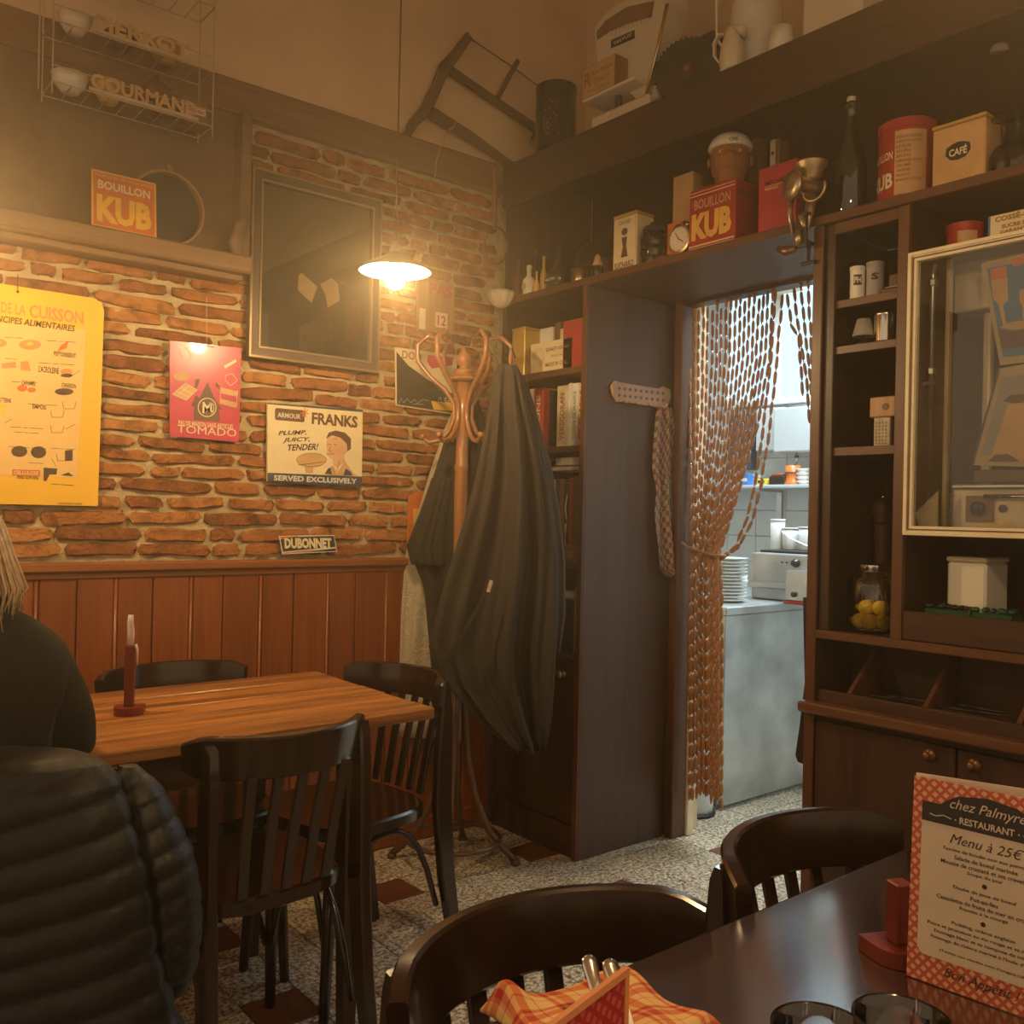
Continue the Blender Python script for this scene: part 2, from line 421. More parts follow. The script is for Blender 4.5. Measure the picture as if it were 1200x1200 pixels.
def plaid_material():
    """woven check: orange cream ground, red bands both ways (local x/y of the cloth)"""
    m, nt, b, tc = nodes('napkin_plaid'); setp(b, .9)
    sx = nt.nodes.new('ShaderNodeSeparateXYZ'); uv = nt.nodes.new('ShaderNodeUVMap'); nt.links.new(uv.outputs[0], sx.inputs[0])
    outs = []
    for ch in (0, 1):
        ml = nt.nodes.new('ShaderNodeMath'); ml.operation = 'FRACT'; nt.links.new(sx.outputs[ch], ml.inputs[0])
        r = ramp(nt, [(0, (0, 0, 0)), (.08, (.55, .55, .55)), (.12, (1, 1, 1)), (.20, (.25, .25, .25)), (.30, (.8, .8, .8)), (.50, (.8, .8, .8)), (.52, (0, 0, 0)), (.70, (0, 0, 0)), (.72, (.6, .6, .6)), (.76, (0, 0, 0))]); r.color_ramp.interpolation = 'CONSTANT'
        nt.links.new(ml.outputs[0], r.inputs[0]); outs.append(r.outputs[0])
    ad = nt.nodes.new('ShaderNodeMath'); ad.operation = 'ADD'; nt.links.new(outs[0], ad.inputs[0]); nt.links.new(outs[1], ad.inputs[1])
    r = ramp(nt, [(0, (.74, .48, .20)), (.45, (.62, .20, .07)), (1, (.42, .03, .025))]); hv = nt.nodes.new('ShaderNodeMath'); hv.operation = 'MULTIPLY'; hv.inputs[1].default_value = .55
    nt.links.new(ad.outputs[0], hv.inputs[0]); nt.links.new(hv.outputs[0], r.inputs[0]); nt.links.new(r.outputs[0], b.inputs['Base Color']); MT['napkin_plaid'] = m
plaid_material()
def towel_material():
    m, nt, b, tc = nodes('towel_check'); setp(b, .95)
    uv = nt.nodes.new('ShaderNodeUVMap')
    ck = nt.nodes.new('ShaderNodeTexChecker'); ck.inputs['Scale'].default_value = 1; ck.inputs[1].default_value = (.13, .10, .085, 1); ck.inputs[2].default_value = (.42, .33, .28, 1)
    nt.links.new(uv.outputs[0], ck.inputs[0])
    n = nt.nodes.new('ShaderNodeTexNoise'); n.inputs['Scale'].default_value = 9; nt.links.new(tc.outputs['Object'], n.inputs['Vector'])
    r = ramp(nt, [(.42, (1.15, .72, .62)), (.58, (.95, .90, .7))]); nt.links.new(n.outputs['Fac'], r.inputs[0])
    mx = nt.nodes.new('ShaderNodeMix'); mx.data_type = 'RGBA'; mx.blend_type = 'MULTIPLY'; mx.inputs[0].default_value = 1
    nt.links.new(ck.outputs[0], mx.inputs[6]); nt.links.new(r.outputs[0], mx.inputs[7]); nt.links.new(mx.outputs[2], b.inputs['Base Color']); MT['towel_check'] = m
towel_material()
def check_print(name, bg, fg, scale=130.):
    """diagonal gingham print on card"""
    m, nt, b, tc = nodes(name); setp(b, .5)
    mp = nt.nodes.new('ShaderNodeMapping'); mp.inputs['Rotation'].default_value = (R(45), R(0), R(45)); mp.inputs['Scale'].default_value = (scale,)*3
    uv = nt.nodes.new('ShaderNodeUVMap'); mp2 = nt.nodes.new('ShaderNodeMapping'); mp2.inputs['Rotation'].default_value = (0, 0, R(38)); mp2.inputs['Scale'].default_value = (scale, scale, 1)
    nt.links.new(uv.outputs[0], mp2.inputs['Vector']); nt.nodes.remove(mp)
    sx = nt.nodes.new('ShaderNodeSeparateXYZ'); nt.links.new(mp2.outputs[0], sx.inputs[0])
    o = []
    for ch in (0, 1):
        a = nt.nodes.new('ShaderNodeMath'); a.operation = 'FRACT'; nt.links.new(sx.outputs[ch], a.inputs[0])
        g = nt.nodes.new('ShaderNodeMath'); g.operation = 'GREATER_THAN'; g.inputs[1].default_value = .42; nt.links.new(a.outputs[0], g.inputs[0]); o.append(g)
    k = nt.nodes.new('ShaderNodeMath'); k.operation = 'MULTIPLY'; nt.links.new(o[0].outputs[0], k.inputs[0]); nt.links.new(o[1].outputs[0], k.inputs[1])
    mx = nt.nodes.new('ShaderNodeMix'); mx.data_type = 'RGBA'; nt.links.new(k.outputs[0], mx.inputs[0]); mx.inputs[6].default_value = (*bg, 1); mx.inputs[7].default_value = (*fg, 1)
    nt.links.new(mx.outputs[2], b.inputs['Base Color']); MT[name] = m
check_print('menu_gingham', (.52, .10, .045), (.72, .40, .25))
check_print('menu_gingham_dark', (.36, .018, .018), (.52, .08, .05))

# ------------------------------------------------------------------ the room
XW, YB, XD = 2.333, 2.994, 2.85      # face of the cabinets, brick wall, wall with the doorway
TP = .1533
# floor: a bed of grout, tiles on it one by one
fl = struct(MB().box((-1.6, -1.6, -.10), (5.2, 4.2, -.006)).build('floor', 'floor_grout'))
def tile_mesh(mat):
    h = TP/2-.0019
    o = MB().obox((0, 0, -.003), (1, 0, 0), (0, 1, 0), (h, h, .003), .0012).build('tile', mat); me = o.data; bpy.data.objects.remove(o); return me
tl, tb = tile_mesh('floor_terrazzo'), tile_mesh('floor_brown')
cells = []
for ix in range(-20, 20):
    for iy in range(-24, 10):
        x = 2.277+ix*TP; y = 2.61+iy*TP
        if not (-1.5 < x < 5.1 and -1.5 < y < 4.1): continue
        c = Vector((x, y, 0))-CAM; z = c.dot(_f)
        vis = z > .4 and -60 < 600+FPX*c.dot(RR)/z < 1260 and 900 < 600-FPX*c.dot(UU)/z < 1290
        hid = (x > XW+.05 and x < XD and (y > 2.45 or y < 1.5)) or y > YB-.02
        br = ix % 4 == 0 and iy % 3 == 0
        cells.append((0 if vis and not hid else 1, z, x, y, br))
cells.sort(key=lambda q: (q[0], q[1]))
rest = MB()
for k, (nv, z, x, y, br) in enumerate(cells):
    if not nv and k < 300:
        o = bpy.data.objects.new('tile', tb if br else tl); COL.objects.link(o); o.location = (x, y, 0); o.parent = fl
    elif not br: rest.obox((x, y, -.003), (1, 0, 0), (0, 1, 0), (TP/2-.0012,)*2+(.003,))
o = rest.build('tile_field', 'floor_terrazzo', fl); o['kind'] = 'stuff'

# brick wall: mortar bed, bricks on it
wb = MB()
nx, nz = 90, 74
x0, x1, z0, z1 = -1.6, 2.84, 0., 2.56
wb.add([(x0+(x1-x0)*i/nx, YB+.004*math.sin(i*2.3+j*1.7)+random.uniform(-.004, .004), z0+(z1-z0)*j/nz) for j in range(nz+1) for i in range(nx+1)],
       [(j*(nx+1)+i, j*(nx+1)+i+1, (j+1)*(nx+1)+i+1, (j+1)*(nx+1)+i) for j in range(nz) for i in range(nx)])
wb.box((x0, YB+.01, 0), (x1, YB+.2, 2.56))
wall = struct(wb.build('wall_back', 'mortar', smooth=True))
def brick(cx, cz, L, H):
    m = MB(); nx, nz = 5, 3; rings = []
    rot = random.uniform(-.05, .05)
    for lay, (s, d) in enumerate(((1.0, .006), (1.0, -.006), (.90, -.0135))):
        rg = []
        per = [(-1, -1), (-.5, -1.04), (0, -1), (.5, -1.03), (1, -1), (1.02, 0), (1, 1), (.5, 1.03), (0, 1), (-.5, 1.04), (-1, 1), (-1.02, 0)]
        for px_, pz_ in per:
            jx = random.uniform(-.008, .008); jz = random.uniform(-.0045, .0045)
            cr = .90 if abs(px_) > .9 and abs(pz_) > .9 else 1
            s2 = s if lay < 2 else 1-(.0035/(H/2))
            X = px_*(L/2-(.004 if lay == 2 else 0))*(.5+.5*cr)+jx; Z = pz_*H/2*s2*cr+jz
            rg.append(Vector((cx+X-Z*rot, YB+d+random.uniform(-.003, .003), cz+Z+X*rot)))
        rings.append(rg)
    m.loft(rings, cap=False); n = 12
    b = len(m.v); m.v += [Vector((cx-L*.28, YB-.0135+random.uniform(-.003, .003), cz)), Vector((cx+L*.02, YB-.014+random.uniform(-.003, .003), cz)), Vector((cx+L*.28, YB-.0135+random.uniform(-.003, .003), cz))]
    t = b-n; q = lambda i: t+i % n
    for f in ((q(11), q(0), b), (q(0), q(1), b), (q(1), q(2), b+1, b), (q(2), q(3), b+2, b+1), (q(3), q(4), b+2), (q(4), q(5), b+2), (q(5), q(6), b+2), (q(6), q(7), b+2), (q(7), q(8), b+1, b+2), (q(8), q(9), b, b+1), (q(9), q(10), b), (q(10), q(11), b)): m.f.append(f); m.mi.append(0)
    o = m.build('brick', 'brick', wall, auto=32); return o
z = 1.112; row = 0; nb = 0
while z < 2.53:
    ch = random.uniform(.045, .052); H = ch-random.uniform(.010, .016)
    x = .30-random.uniform(0, .2)
    while x < 2.28:
        L = random.choice((.09, .15, .19, .21, .24, .27))*random.uniform(.92, 1.06)
        if row % 7 == 3: L *= .75
        cx = x+L/2; x += L+random.uniform(.012, .024)
        if cx+L/2 > 2.33: L = 2.33-(cx-L/2); cx = 2.33-L/2
        if L < .05: continue
        if 2.04 < z and cx+L/2 < 1.262: continue            # timber niche there
        if 2.04 < z and cx-L/2 < 1.262: L = cx+L/2-1.265; cx = 1.265+L/2
        if L < .04 or cx+L/2 < .42: continue
        if 1.86 < z < 2.36 and 1.36 < cx-L/2 and cx+L/2 < 1.74: continue   # wholly behind the big picture
        if z < 1.86 and cx+L/2 < .72 and z > 1.30: continue                 # wholly behind the yellow poster
        brick(cx, z+random.uniform(-.003, .003), L, H); nb += 1
    z += ch; row += 1
print('bricks', nb)
# plaster above, on the timber plate that crowns the brickwork
struct(MB().box((-1.6, YB+.03, 2.55), (5.2, YB+.2, 3.7)).build('wall_upper', 'plaster'))
bm = struct(MB().box((-1.6, YB-.03, 2.545), (2.36, YB+.15, 2.665), .006).build('trim_1', 'beam_wood'))
struct(MB().box((-1.6, -1.6, 3.6), (5.2, 4.2, 3.75)).build('ceiling', 'plaster'))

# wainscot: boards, rail and skirting
wn = struct(MB().box((-1.6, YB-.012, 0), (2.33, YB-.002, 1.05)).build('wall_wainscot', 'dark_niche'))
x = .18; k = 0
while x < 2.30:
    w = random.choice((.105, .115, .125, .10)); w = min(w, 2.325-x)
    o = MB().obox((x+w/2, YB-.024-random.uniform(0, .003), .555), (1, 0, 0), (0, 1, 0), (w/2-.0016, .010, .475), .003).build('plank', 'wainscot_wood', wn); x += w
    # a narrow bead between boards
    if k % 2 == 1 and x < 2.2:
        MB().tube([(x+.006, YB-.031, .085), (x+.006, YB-.031, 1.03)], .006, 6).build('plank_bead', 'wainscot_wood', wn, smooth=True); x += .012
    k += 1
struct(MB().box((-1.6, YB-.056, 1.048), (2.33, YB-.003, 1.078), .006).box((-1.6, YB-.042, 1.028), (2.33, YB-.003, 1.049), .004).build('trim_2', 'rail_wood'))
struct(MB().box((-1.6, YB-.045, 0), (2.33, YB-.003, .085), .006).build('baseboard_back', 'wainscot_wood'))

# wall with the doorway (behind the cabinets) and the kitchen shell
struct(MB().box((XD, 2.425, 0), (XD+.14, YB+.2, 3.6)).box((XD, -1.6, 0), (XD+.14, 1.42, 3.6)).box((XD, 1.42, 2.12), (XD+.14, 2.425, 3.6)).build('wall_right', 'plaster'))
dr = struct(MB().box((XD-.06, 2.385, 0), (XD+.02, 2.425, 2.115), .004).build('door_1', 'edge_wood'))
MB().box((XD-.055, 1.43, 2.075), (XD+.02, 2.425, 2.115), .004).build('head_trim', 'dark_wood_y', dr)
MB().box((XD+.02, 2.375, 0), (XD+.06, 2.413, 2.09), .003).build('jamb_lining', 'cream_paint', dr)
XK = 4.60
kw = struct(MB().box((XK+.006, 1.0, 0), (XK+.2, 4.2, 3.6)).build('wall_kitchen', 'grout'))
yv = 1.9
for j in range(0, 9):
    for i in range(0, 11):
        yy = 1.8+i*.205; zz = .62+j*.152
        if zz > 1.95: continue
        MB().obox((XK+.002, yy, zz), (1, 0, 0), (0, 1, 0), (.005, .101, .0745), .0015).build('tile', 'kitchen_tile', kw)
MB().box((XK-.004, 1.0, 1.945), (XK+.006, 4.2, 3.6)).build('painted_wall', 'kitchen_wall_paint', kw)
struct(MB().box((XD+.14, 4.05, 0), (XK+.2, 4.2, 3.6)).build('wall_kitchen_side', 'kitchen_wall_paint'))
struct(MB().box((XD+.14, .9, 0), (XK+.2, 1.0, 3.6)).build('wall_kitchen_near', 'kitchen_wall_paint'))
struct(MB().box((XD+.14, .9, 2.75), (XK+.2, 4.2, 2.85)).build('ceiling_kitchen', 'kitchen_wall_paint'))
# ------------------------------------------------------------------ built-in furniture along the right wall
YC = 2.434                      # end of the bookcase at the doorway
bk = thing('bookcase', (2.58, 2.70, 0), 'tall dark wood bookcase in the corner behind the coat stand, open shelves over a cupboard', 'bookcase')
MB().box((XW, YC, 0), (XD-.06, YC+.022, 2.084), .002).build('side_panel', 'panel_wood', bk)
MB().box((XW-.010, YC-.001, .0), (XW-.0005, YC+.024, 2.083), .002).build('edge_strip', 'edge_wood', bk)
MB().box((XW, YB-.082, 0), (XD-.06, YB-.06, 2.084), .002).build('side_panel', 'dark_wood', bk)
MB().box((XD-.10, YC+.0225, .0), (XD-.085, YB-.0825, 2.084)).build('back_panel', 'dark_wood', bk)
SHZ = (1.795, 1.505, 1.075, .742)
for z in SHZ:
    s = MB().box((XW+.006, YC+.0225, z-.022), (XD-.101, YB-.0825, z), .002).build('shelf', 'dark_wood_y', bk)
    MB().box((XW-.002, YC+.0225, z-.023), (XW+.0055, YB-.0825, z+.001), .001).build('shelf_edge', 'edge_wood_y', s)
d = MB().box((XW-.006, YC+.026, .125), (XW+.014, YB-.09, .712), .003).build('door', 'dark_wood', bk)
kb = at('X', 662, 789, XW)
MB().lathe((XW-.006, kb.y, kb.z), [(.013, 0), (.006, .004), (.006, .012), (.014, .018), (.015, .024), (.009, .030), (.002, .031)], 14, (-1, 0, 0)).build('knob', 'old_brass', d, smooth=True)
MB().box((XW+.004, YC+.024, 0), (XW+.016, YB-.084, .118), .002).build('plinth', 'dark_wood_y', bk)

oh = thing('overhead_shelf', (2.6, 1.6, 2.085), 'long dark shelf over the doorway with a deep top board under the ceiling', 'shelf')
MB().box((XW+.004, -.3, 2.086), (XD-.001, YB-.06, 2.108), .001).build('shelf', 'panel_wood', oh)
MB().box((XW-.012, -.3, 2.084), (XW+.0035, YB-.06, 2.110), .002).build('shelf_edge', 'edge_wood_y', oh)
MB().box((XD-.03, -.3, 2.1085), (XD-.001, YB-.06, 2.63)).build('back_panel', 'dark_wood', oh)
MB().box((XW, -.3, 2.488), (XW+.024, YB-.04, 2.655), .003).build('fascia', 'dark_wood_y', oh)
MB().box((XW+.0245, -.3, 2.632), (XD-.001, YB-.04, 2.654)).build('top_board', 'dark_wood_y', oh)
MB().box((XW+.0245, YB-.058, 2.1085), (XD-.031, YB-.04, 2.631)).build('end_panel', 'dark_wood', oh)

ds = thing('dresser', (2.55, .9, 0), 'dark wood dresser right of the doorway with shelves, bins and cupboard doors', 'dresser')
DB = XD-.16
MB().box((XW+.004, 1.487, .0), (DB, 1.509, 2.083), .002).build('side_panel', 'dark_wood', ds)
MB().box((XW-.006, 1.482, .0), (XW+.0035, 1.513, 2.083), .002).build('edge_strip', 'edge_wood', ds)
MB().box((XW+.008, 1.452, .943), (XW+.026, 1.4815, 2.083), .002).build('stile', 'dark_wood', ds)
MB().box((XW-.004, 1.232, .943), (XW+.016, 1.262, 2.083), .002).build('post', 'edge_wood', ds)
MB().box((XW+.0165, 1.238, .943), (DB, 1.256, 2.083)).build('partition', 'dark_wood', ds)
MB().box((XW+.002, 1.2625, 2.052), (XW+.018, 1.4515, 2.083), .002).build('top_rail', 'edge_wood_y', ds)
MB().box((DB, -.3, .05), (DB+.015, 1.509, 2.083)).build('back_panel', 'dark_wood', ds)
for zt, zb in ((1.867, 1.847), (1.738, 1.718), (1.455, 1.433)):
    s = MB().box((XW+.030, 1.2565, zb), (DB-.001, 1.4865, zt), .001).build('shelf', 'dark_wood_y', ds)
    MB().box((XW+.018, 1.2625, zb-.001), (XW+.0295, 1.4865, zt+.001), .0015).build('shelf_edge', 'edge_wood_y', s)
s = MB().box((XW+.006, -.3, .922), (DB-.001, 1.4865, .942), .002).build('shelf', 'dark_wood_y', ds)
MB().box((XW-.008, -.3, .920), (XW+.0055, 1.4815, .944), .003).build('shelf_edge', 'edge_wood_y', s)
MB().box((XW, -.3, .9445), (XW+.018, 1.231, 1.02), .003).build('drawer_front', 'dark_wood_y', ds)
s = MB().box((XW+.006, -.3, .690), (DB-.001, 1.4865, .735), .002).build('counter', 'dark_wood_y', ds)
MB().strip([(XW-.020, -.3, .728), (XW-.020, 1.5085, .728)], .030, .046, (0, 0, 1)).build('moulding', 'edge_wood_y', s, smooth=False)
MB().box((XW+.010, -.3, .736), (XW+.026, 1.486, .775), .003).build('bin_front', 'dark_wood_y', ds)
for y in (1.40, 1.185, .955, .72):
    MB().add([(XW+.028, y, .775), (XW+.20, y, .918), (XW+.20, y, .76), (XW+.028, y, .738), (XW+.028, y-.012, .775), (XW+.20, y-.012, .918), (XW+.20, y-.012, .76), (XW+.028, y-.012, .738)],
             [(0, 1, 2, 3), (7, 6, 5, 4), (0, 4, 5, 1), (1, 5, 6, 2), (2, 6, 7, 3), (3, 7, 4, 0)]).build('divider', 'edge_wood_y', ds)
MB().box((XW+.201, -.3, .736), (XW+.212, 1.486, .918)).build('bin_back', 'dark_wood_y', ds)
for y0, y1, kp in ((1.086, 1.478, (1090, 884)), (.66, 1.080, (1142, 896))):
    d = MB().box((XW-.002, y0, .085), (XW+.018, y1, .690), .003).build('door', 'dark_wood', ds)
    k = at('X', *kp, XW)
    MB().lathe((XW-.002, k.y, k.z), [(.017, 0), (.019, .004), (.014, .007), (.013, .010), (.007, .010), (.007, .016), (.011, .022), (.006, .026), (.001, .027)], 16, (-1, 0, 0)).build('knob', 'copper_dark', d, smooth=True)
MB().box((XW+.012, -.3, 0), (XW+.024, 1.486, .080)).build('plinth', 'dark_wood_y', ds)

# cutlery and odds and ends lying in the dresser bins
for i, (y, n) in enumerate(((1.30, 6), (1.07, 7))):
    for k in range(n):
        yy = y+random.uniform(-.07, .07); xx = XW+.055+random.uniform(0, .03); a = random.uniform(-.7, .7); z = .7485+k*.0065
        m = MB().tube([(xx-.012*math.sin(a), yy-.055*math.cos(a), z), (xx, yy, z), (xx+.012*math.sin(a), yy+.035*math.cos(a), z)], [.0028, .0026, .0022], 6)
        m.ball((xx+.014*math.sin(a), yy+.05*math.cos(a), z), .011, 10, 6, (.9, 1.4, .25))
        tag(m.build('teaspoon', 'dark_metal', None, smooth=True), 'dark metal spoon lying in the dresser bin %s' % ('nearest the doorway' if i == 0 else 'below the green trays'), 'spoon', 'spoons in the dresser bin %d' % (i+1))

# ------------------------------------------------------------------ tables
tb_ = thing('dining_table', (.55, 2.2, 0), 'worn rustic plank table with a candle holder in front of the wainscot', 'table')
TZ = .77
yy = 1.885; pw = [.10, .135, .12, .14, .13]
for i, w in enumerate(pw):
    MB().obox((.54-(i % 2)*.004, yy+w/2, TZ-.0145), (1, 0, 0), (0, 1, 0), (.775, w/2-.0011, .0145-random.uniform(0, .0012)), .003).build('plank', 'table_wood', tb_); yy += w
MB().box((-.14, 1.935, .66), (1.12, 1.957, .7405)).box((-.14, 2.44, .66), (1.12, 2.462, .7405)).box((1.098, 1.958, .66), (1.12, 2.439, .7405)).box((-.14, 1.958, .66), (-.118, 2.439, .7405)).build('apron', 'dark_wood_x', tb_)
for x in (-.15, 1.108):
    for y in (1.93, 2.465):
        MB().loft([[(x+sx*h, y+sy*h*.99, z) for sx, sy in ((-1, -1), (1, -1), (1, 1), (-1, 1))] for h, z in ((.016, 0), (.024, .5), (.026, .6595))]).build('leg', 'dark_wood', tb_)

ft = thing('dining_table', (.98, .30, 0), 'polished dark brown table in the foreground laid with a checked napkin and menus', 'table')
m = MB()
def rr(x0, y0, x1, y1, r, n=5):
    o = []
    for cx, cy, a0 in ((x1-r, y1-r, 0), (x0+r, y1-r, 90), (x0+r, y0+r, 180), (x1-r, y0+r, 270)):
        o += [(cx+r*math.cos(R(a0+90*k/n)), cy+r*math.sin(R(a0+90*k/n))) for k in range(n+1)]
    return o
G = Pl((0, 0, 0), (1, 0, 0), (0, 1, 0))
rings = [[Vector((x, y, z)) for x, y in rr(.28+e, -.10+e, 1.80-e, .69-e, .03)] for e, z in ((.006, TZ-.034), (0, TZ-.029), (0, TZ-.006), (.002, TZ-.002), (.006, TZ))]
m.loft(rings).build('table_top', 'fg_table_wood', ft, auto=30)
MB().box((.36, -.02, .655), (1.72, 0., .7355)).box((.36, .60, .655), (1.72, .62, .7355)).box((.36, .0005, .655), (.38, .5995, .7355)).box((1.70, .0005, .655), (1.72, .5995, .7355)).build('apron', 'dark_wood_x', ft)
for x in (.345, 1.735):
    for y in (-.035, .635):
        MB().loft([[(x+sx*h, y+sy*h, z) for sx, sy in ((-1, -1), (1, -1), (1, 1), (-1, 1))] for h, z in ((.016, 0), (.0245, .55), (.0245, .7355))]).build('leg', 'chair_wood', ft)

# ------------------------------------------------------------------ bent-wood cafe chair (faces local +Y)
def arc_pts(hw, y0, y1, z, n=14):
    """bow in plan from (-hw,y1) back to (0,y0) and forward to (hw,y1)"""
    r = (hw*hw+(y1-y0)**2)/(2*(y1-y0)); A = math.asin(hw/r)
    return [Vector((r*math.sin(-A+2*A*k/n), y0+r-r*math.cos(-A+2*A*k/n), z)) for k in range(n+1)]
def make_chair():
    c = thing('bentwood_chair', (0, 0, 0), 'x', 'chair')
    # top rail: a bowed, leaning, round-edged band
    ps = arc_pts(.205, -.262, -.150, .757, 18)
    ups = [Vector((p.x*.02, -.16, 1)) for p in ps]
    ws = [.088-(.030 if k in (0, 18) else .010 if k in (1, 17) else 0) for k in range(19)]
    MB().strip(ps, ws, .022, ups).build('top_rail', 'chair_wood', c, auto=40)
    for s in (-1, 1):
        pts = [(s*.184, -.268, .0), (s*.180, -.222, .25), (s*.178, -.202, .45), (s*.178, -.203, .60), (s*.177, -.207, .70), (s*.176, -.206, .765), (s*.176, -.204, .786)]
        MB().strip(pts, [.034, .050, .058, .050, .040, .030, .014], .028, (0, 1, 0)).build('back_post', 'chair_wood', c, auto=40)
    for k in range(5):
        x = -.108+k*.054
        yb = -.185-.012*(1-(x/.17)**2); yt = -.262+(x*x)/.40*.45
        MB().strip([(x*.9, yb, .462), (x*.96, (yb+yt)/2+.004, .60), (x, yt+.004, .722)], .024, .009, (1, 0, 0)).build('slat', 'chair_wood', c, auto=40)
    # seat
    def seat(r): return [(.195*r*math.copysign(abs(math.cos(a))**.62, math.cos(a))*(1+.05*math.sin(a)), .195*r*math.copysign(abs(math.sin(a))**.62, math.sin(a))+.0) for a in [2*math.pi*k/28 for k in range(28)]]
    rings = [[Vector((x, y, z)) for x, y in seat(r)] for r, z in ((.95, .420), (1, .426), (1, .452), (.97, .458), (.80, .453), (.4, .447))]
    MB().loft(rings).build('seat', 'chair_wood', c, auto=40)
    for s in (-1, 1):
        MB().tube([(s*.182, .182, 0), (s*.174, .168, .22), (s*.165, .152, .424)], [.013, .0165, .019], 8).build('front_leg', 'chair_wood', c, smooth=True)
    def brace(a, b, n=10):
        a = Vector(a); b = Vector(b); P = []
        for k in range(n+1):
            t = k/n; q = a.lerp(b, t); q.z = a.z+(.408-a.z)*(1-abs(2*t-1)**2.6); P.append(q)
        return MB().tube(P, .0085, 7)
    for s in (-1, 1):
        brace((s*.166, -.200, .17), (s*.166, .158, .17)).build('brace', 'chair_wood', c, smooth=True)
    brace((-.158, .166, .17), (.158, .166, .17)).build('brace', 'chair_wood', c, smooth=True)
    return c
ch0 = make_chair()
spots = [((.865, 1.985), 4, 'dark bentwood chair on the near side of the rustic table, back to the viewer'),
         ((1.262, 2.240), 98, 'dark bentwood chair at the right end of the rustic table beside the coats'),
         ((.935, 2.455), 181, 'dark bentwood chair between the rustic table and the wainscot, only its top rail showing'),
         ((.30, 1.875), 0, 'dark bentwood chair under the black puffer jacket at the left edge'),
         ((.675, .575), 175, 'dark bentwood chair behind the checked napkin at the foreground table'),
         ((1.195, .575), 181, 'dark bentwood chair left of the printed menu at the foreground table')]
for i, ((x, y), a, lab) in enumerate(spots):
    o = ch0 if i == 0 else copy_tree(ch0)
    o.location = (x, y, 0); o.rotation_euler = (0, 0, R(a)); tag(o, lab, 'chair', 'bentwood chairs')

# ------------------------------------------------------------------ pendant lamps
def make_lamp():
    l = thing('pendant_lamp', (0, 0, 0), 'x', 'lamp')
    # origin: middle of the shade rim; shade open below
    sh = MB().lathe((0, 0, 0), [(.101, -.002), (.103, 0), (.062, .026), (.026, .046), (.020, .052), (.0195, .050), (.024, .043), (.060, .0235), (.099, -.001)], 40, cap=False).build('shade', 'lamp_outside', l, smooth=True)
    MB().lathe((0, 0, 0), [(.0988, -.0012), (.060, .0228), (.025, .0416)], 40, cap=False).build('shade_lining', 'lamp_inside', sh, smooth=True)
    MB().lathe((0, 0, 0), [(.012, .008), (.018, .012), (.018, .055), (.012, .075), (.004, .085)], 18).build('socket', 'old_brass', l, smooth=True)
    MB().lathe((0, 0, 0), [(.004, -.050), (.018, -.045), (.027, -.034), (.030, -.020), (.027, -.006), (.018, .006), (.013, .012)], 24).build('bulb', 'bulb_glow', l, smooth=True)
    MB().tube([(0, 0, .08), (0, 0, 1.0), (0, 0, 3.6-lampz)], .0028, 6).build('cord', 'brown_print', l, smooth=True)
    return l
L1 = dep(463, 318, 2.6); lampz = L1.z
lamp = make_lamp(); lamp.location = L1
tag(lamp, 'small enamel pendant lamp with a lit bare bulb above the rustic table', 'lamp', 'pendant lamps')
for p, lab in ((tuple(dep(-88, 240, 2.02)), 'lit enamel pendant lamp just beyond the left edge of the photo'), ((.95, .25, L1.z+.15), 'unseen lit enamel pendant lamp added above the foreground table to light it')):
    o = copy_tree(lamp); o.location = p; tag(o, lab, 'lamp', 'pendant lamps')  # the one above the foreground table is unseen, added to light it

# ------------------------------------------------------------------ coat stand
CS = Vector((1.975, 2.70, 0))
st = thing('coat_stand', CS, 'turned bentwood coat stand with curled hooks standing in front of the brick corner', 'coat stand')
MB().lathe(CS+Vector((0, 0, .42)), [(.022, 0), (.024, .05), (.019, .2), (.022, .6), (.026, .88), (.024, .98), (.027, .99), (.027, 1.0), (.023, 1.01), (.022, 1.16), (.026, 1.18), (.024, 1.30)], 16).build('pole', 'stand_wood', st, smooth=True)
MB().lathe(CS+Vector((0, 0, 1.72)), [(.024, 0), (.050, .004), (.056, .012), (.046, .018), (.030, .022), (.034, .030), (.040, .036), (.030, .044), (.016, .050), (.016, .056), (.026, .066), (.030, .082), (.022, .100), (.010, .110), (.011, .118), (.002, .126)], 18).build('finial', 'stand_wood', st, smooth=True)
for k in range(6):
    a = R(20+60*k); d = Vector((math.cos(a), math.sin(a), 0))
    # S-shaped bent hook: low knob loop rising to a high curl
    P = [CS+d*r+Vector((0, 0, z)) for r, z in ((.145, 1.520), (.120, 1.500), (.085, 1.508), (.050, 1.540), (.030, 1.590), (.032, 1.640), (.065, 1.690), (.120, 1.735), (.165, 1.790), (.170, 1.850), (.130, 1.885), (.090, 1.870))]
    MB().tube(P, [.008]+[.0085]*10+[.006], 8).ball(P[0], .013).build('hook', 'stand_wood', st, smooth=True)
for k in range(4):
    a = R(45+90*k); d = Vector((math.cos(a), math.sin(a), 0))
    P = [CS+d*r+Vector((0, 0, z)) for r, z in ((.030, .62), (.034, .50), (.045, .38), (.075, .24), (.125, .12), (.180, .055), (.225, .015))]
    MB().tube(P, .0125, 8).lathe(P[-1]+Vector((0, 0, -.015)), [(.016, 0), (.017, .012), (.010, .02)], 10).build('foot', 'stand_dark', st, smooth=True)
MB().tube([CS+Vector((.165*math.cos(2*math.pi*k/32), .165*math.sin(2*math.pi*k/32), .085)) for k in range(33)], .009, 8, cap=False).build('base_ring', 'stand_dark', st, smooth=True)
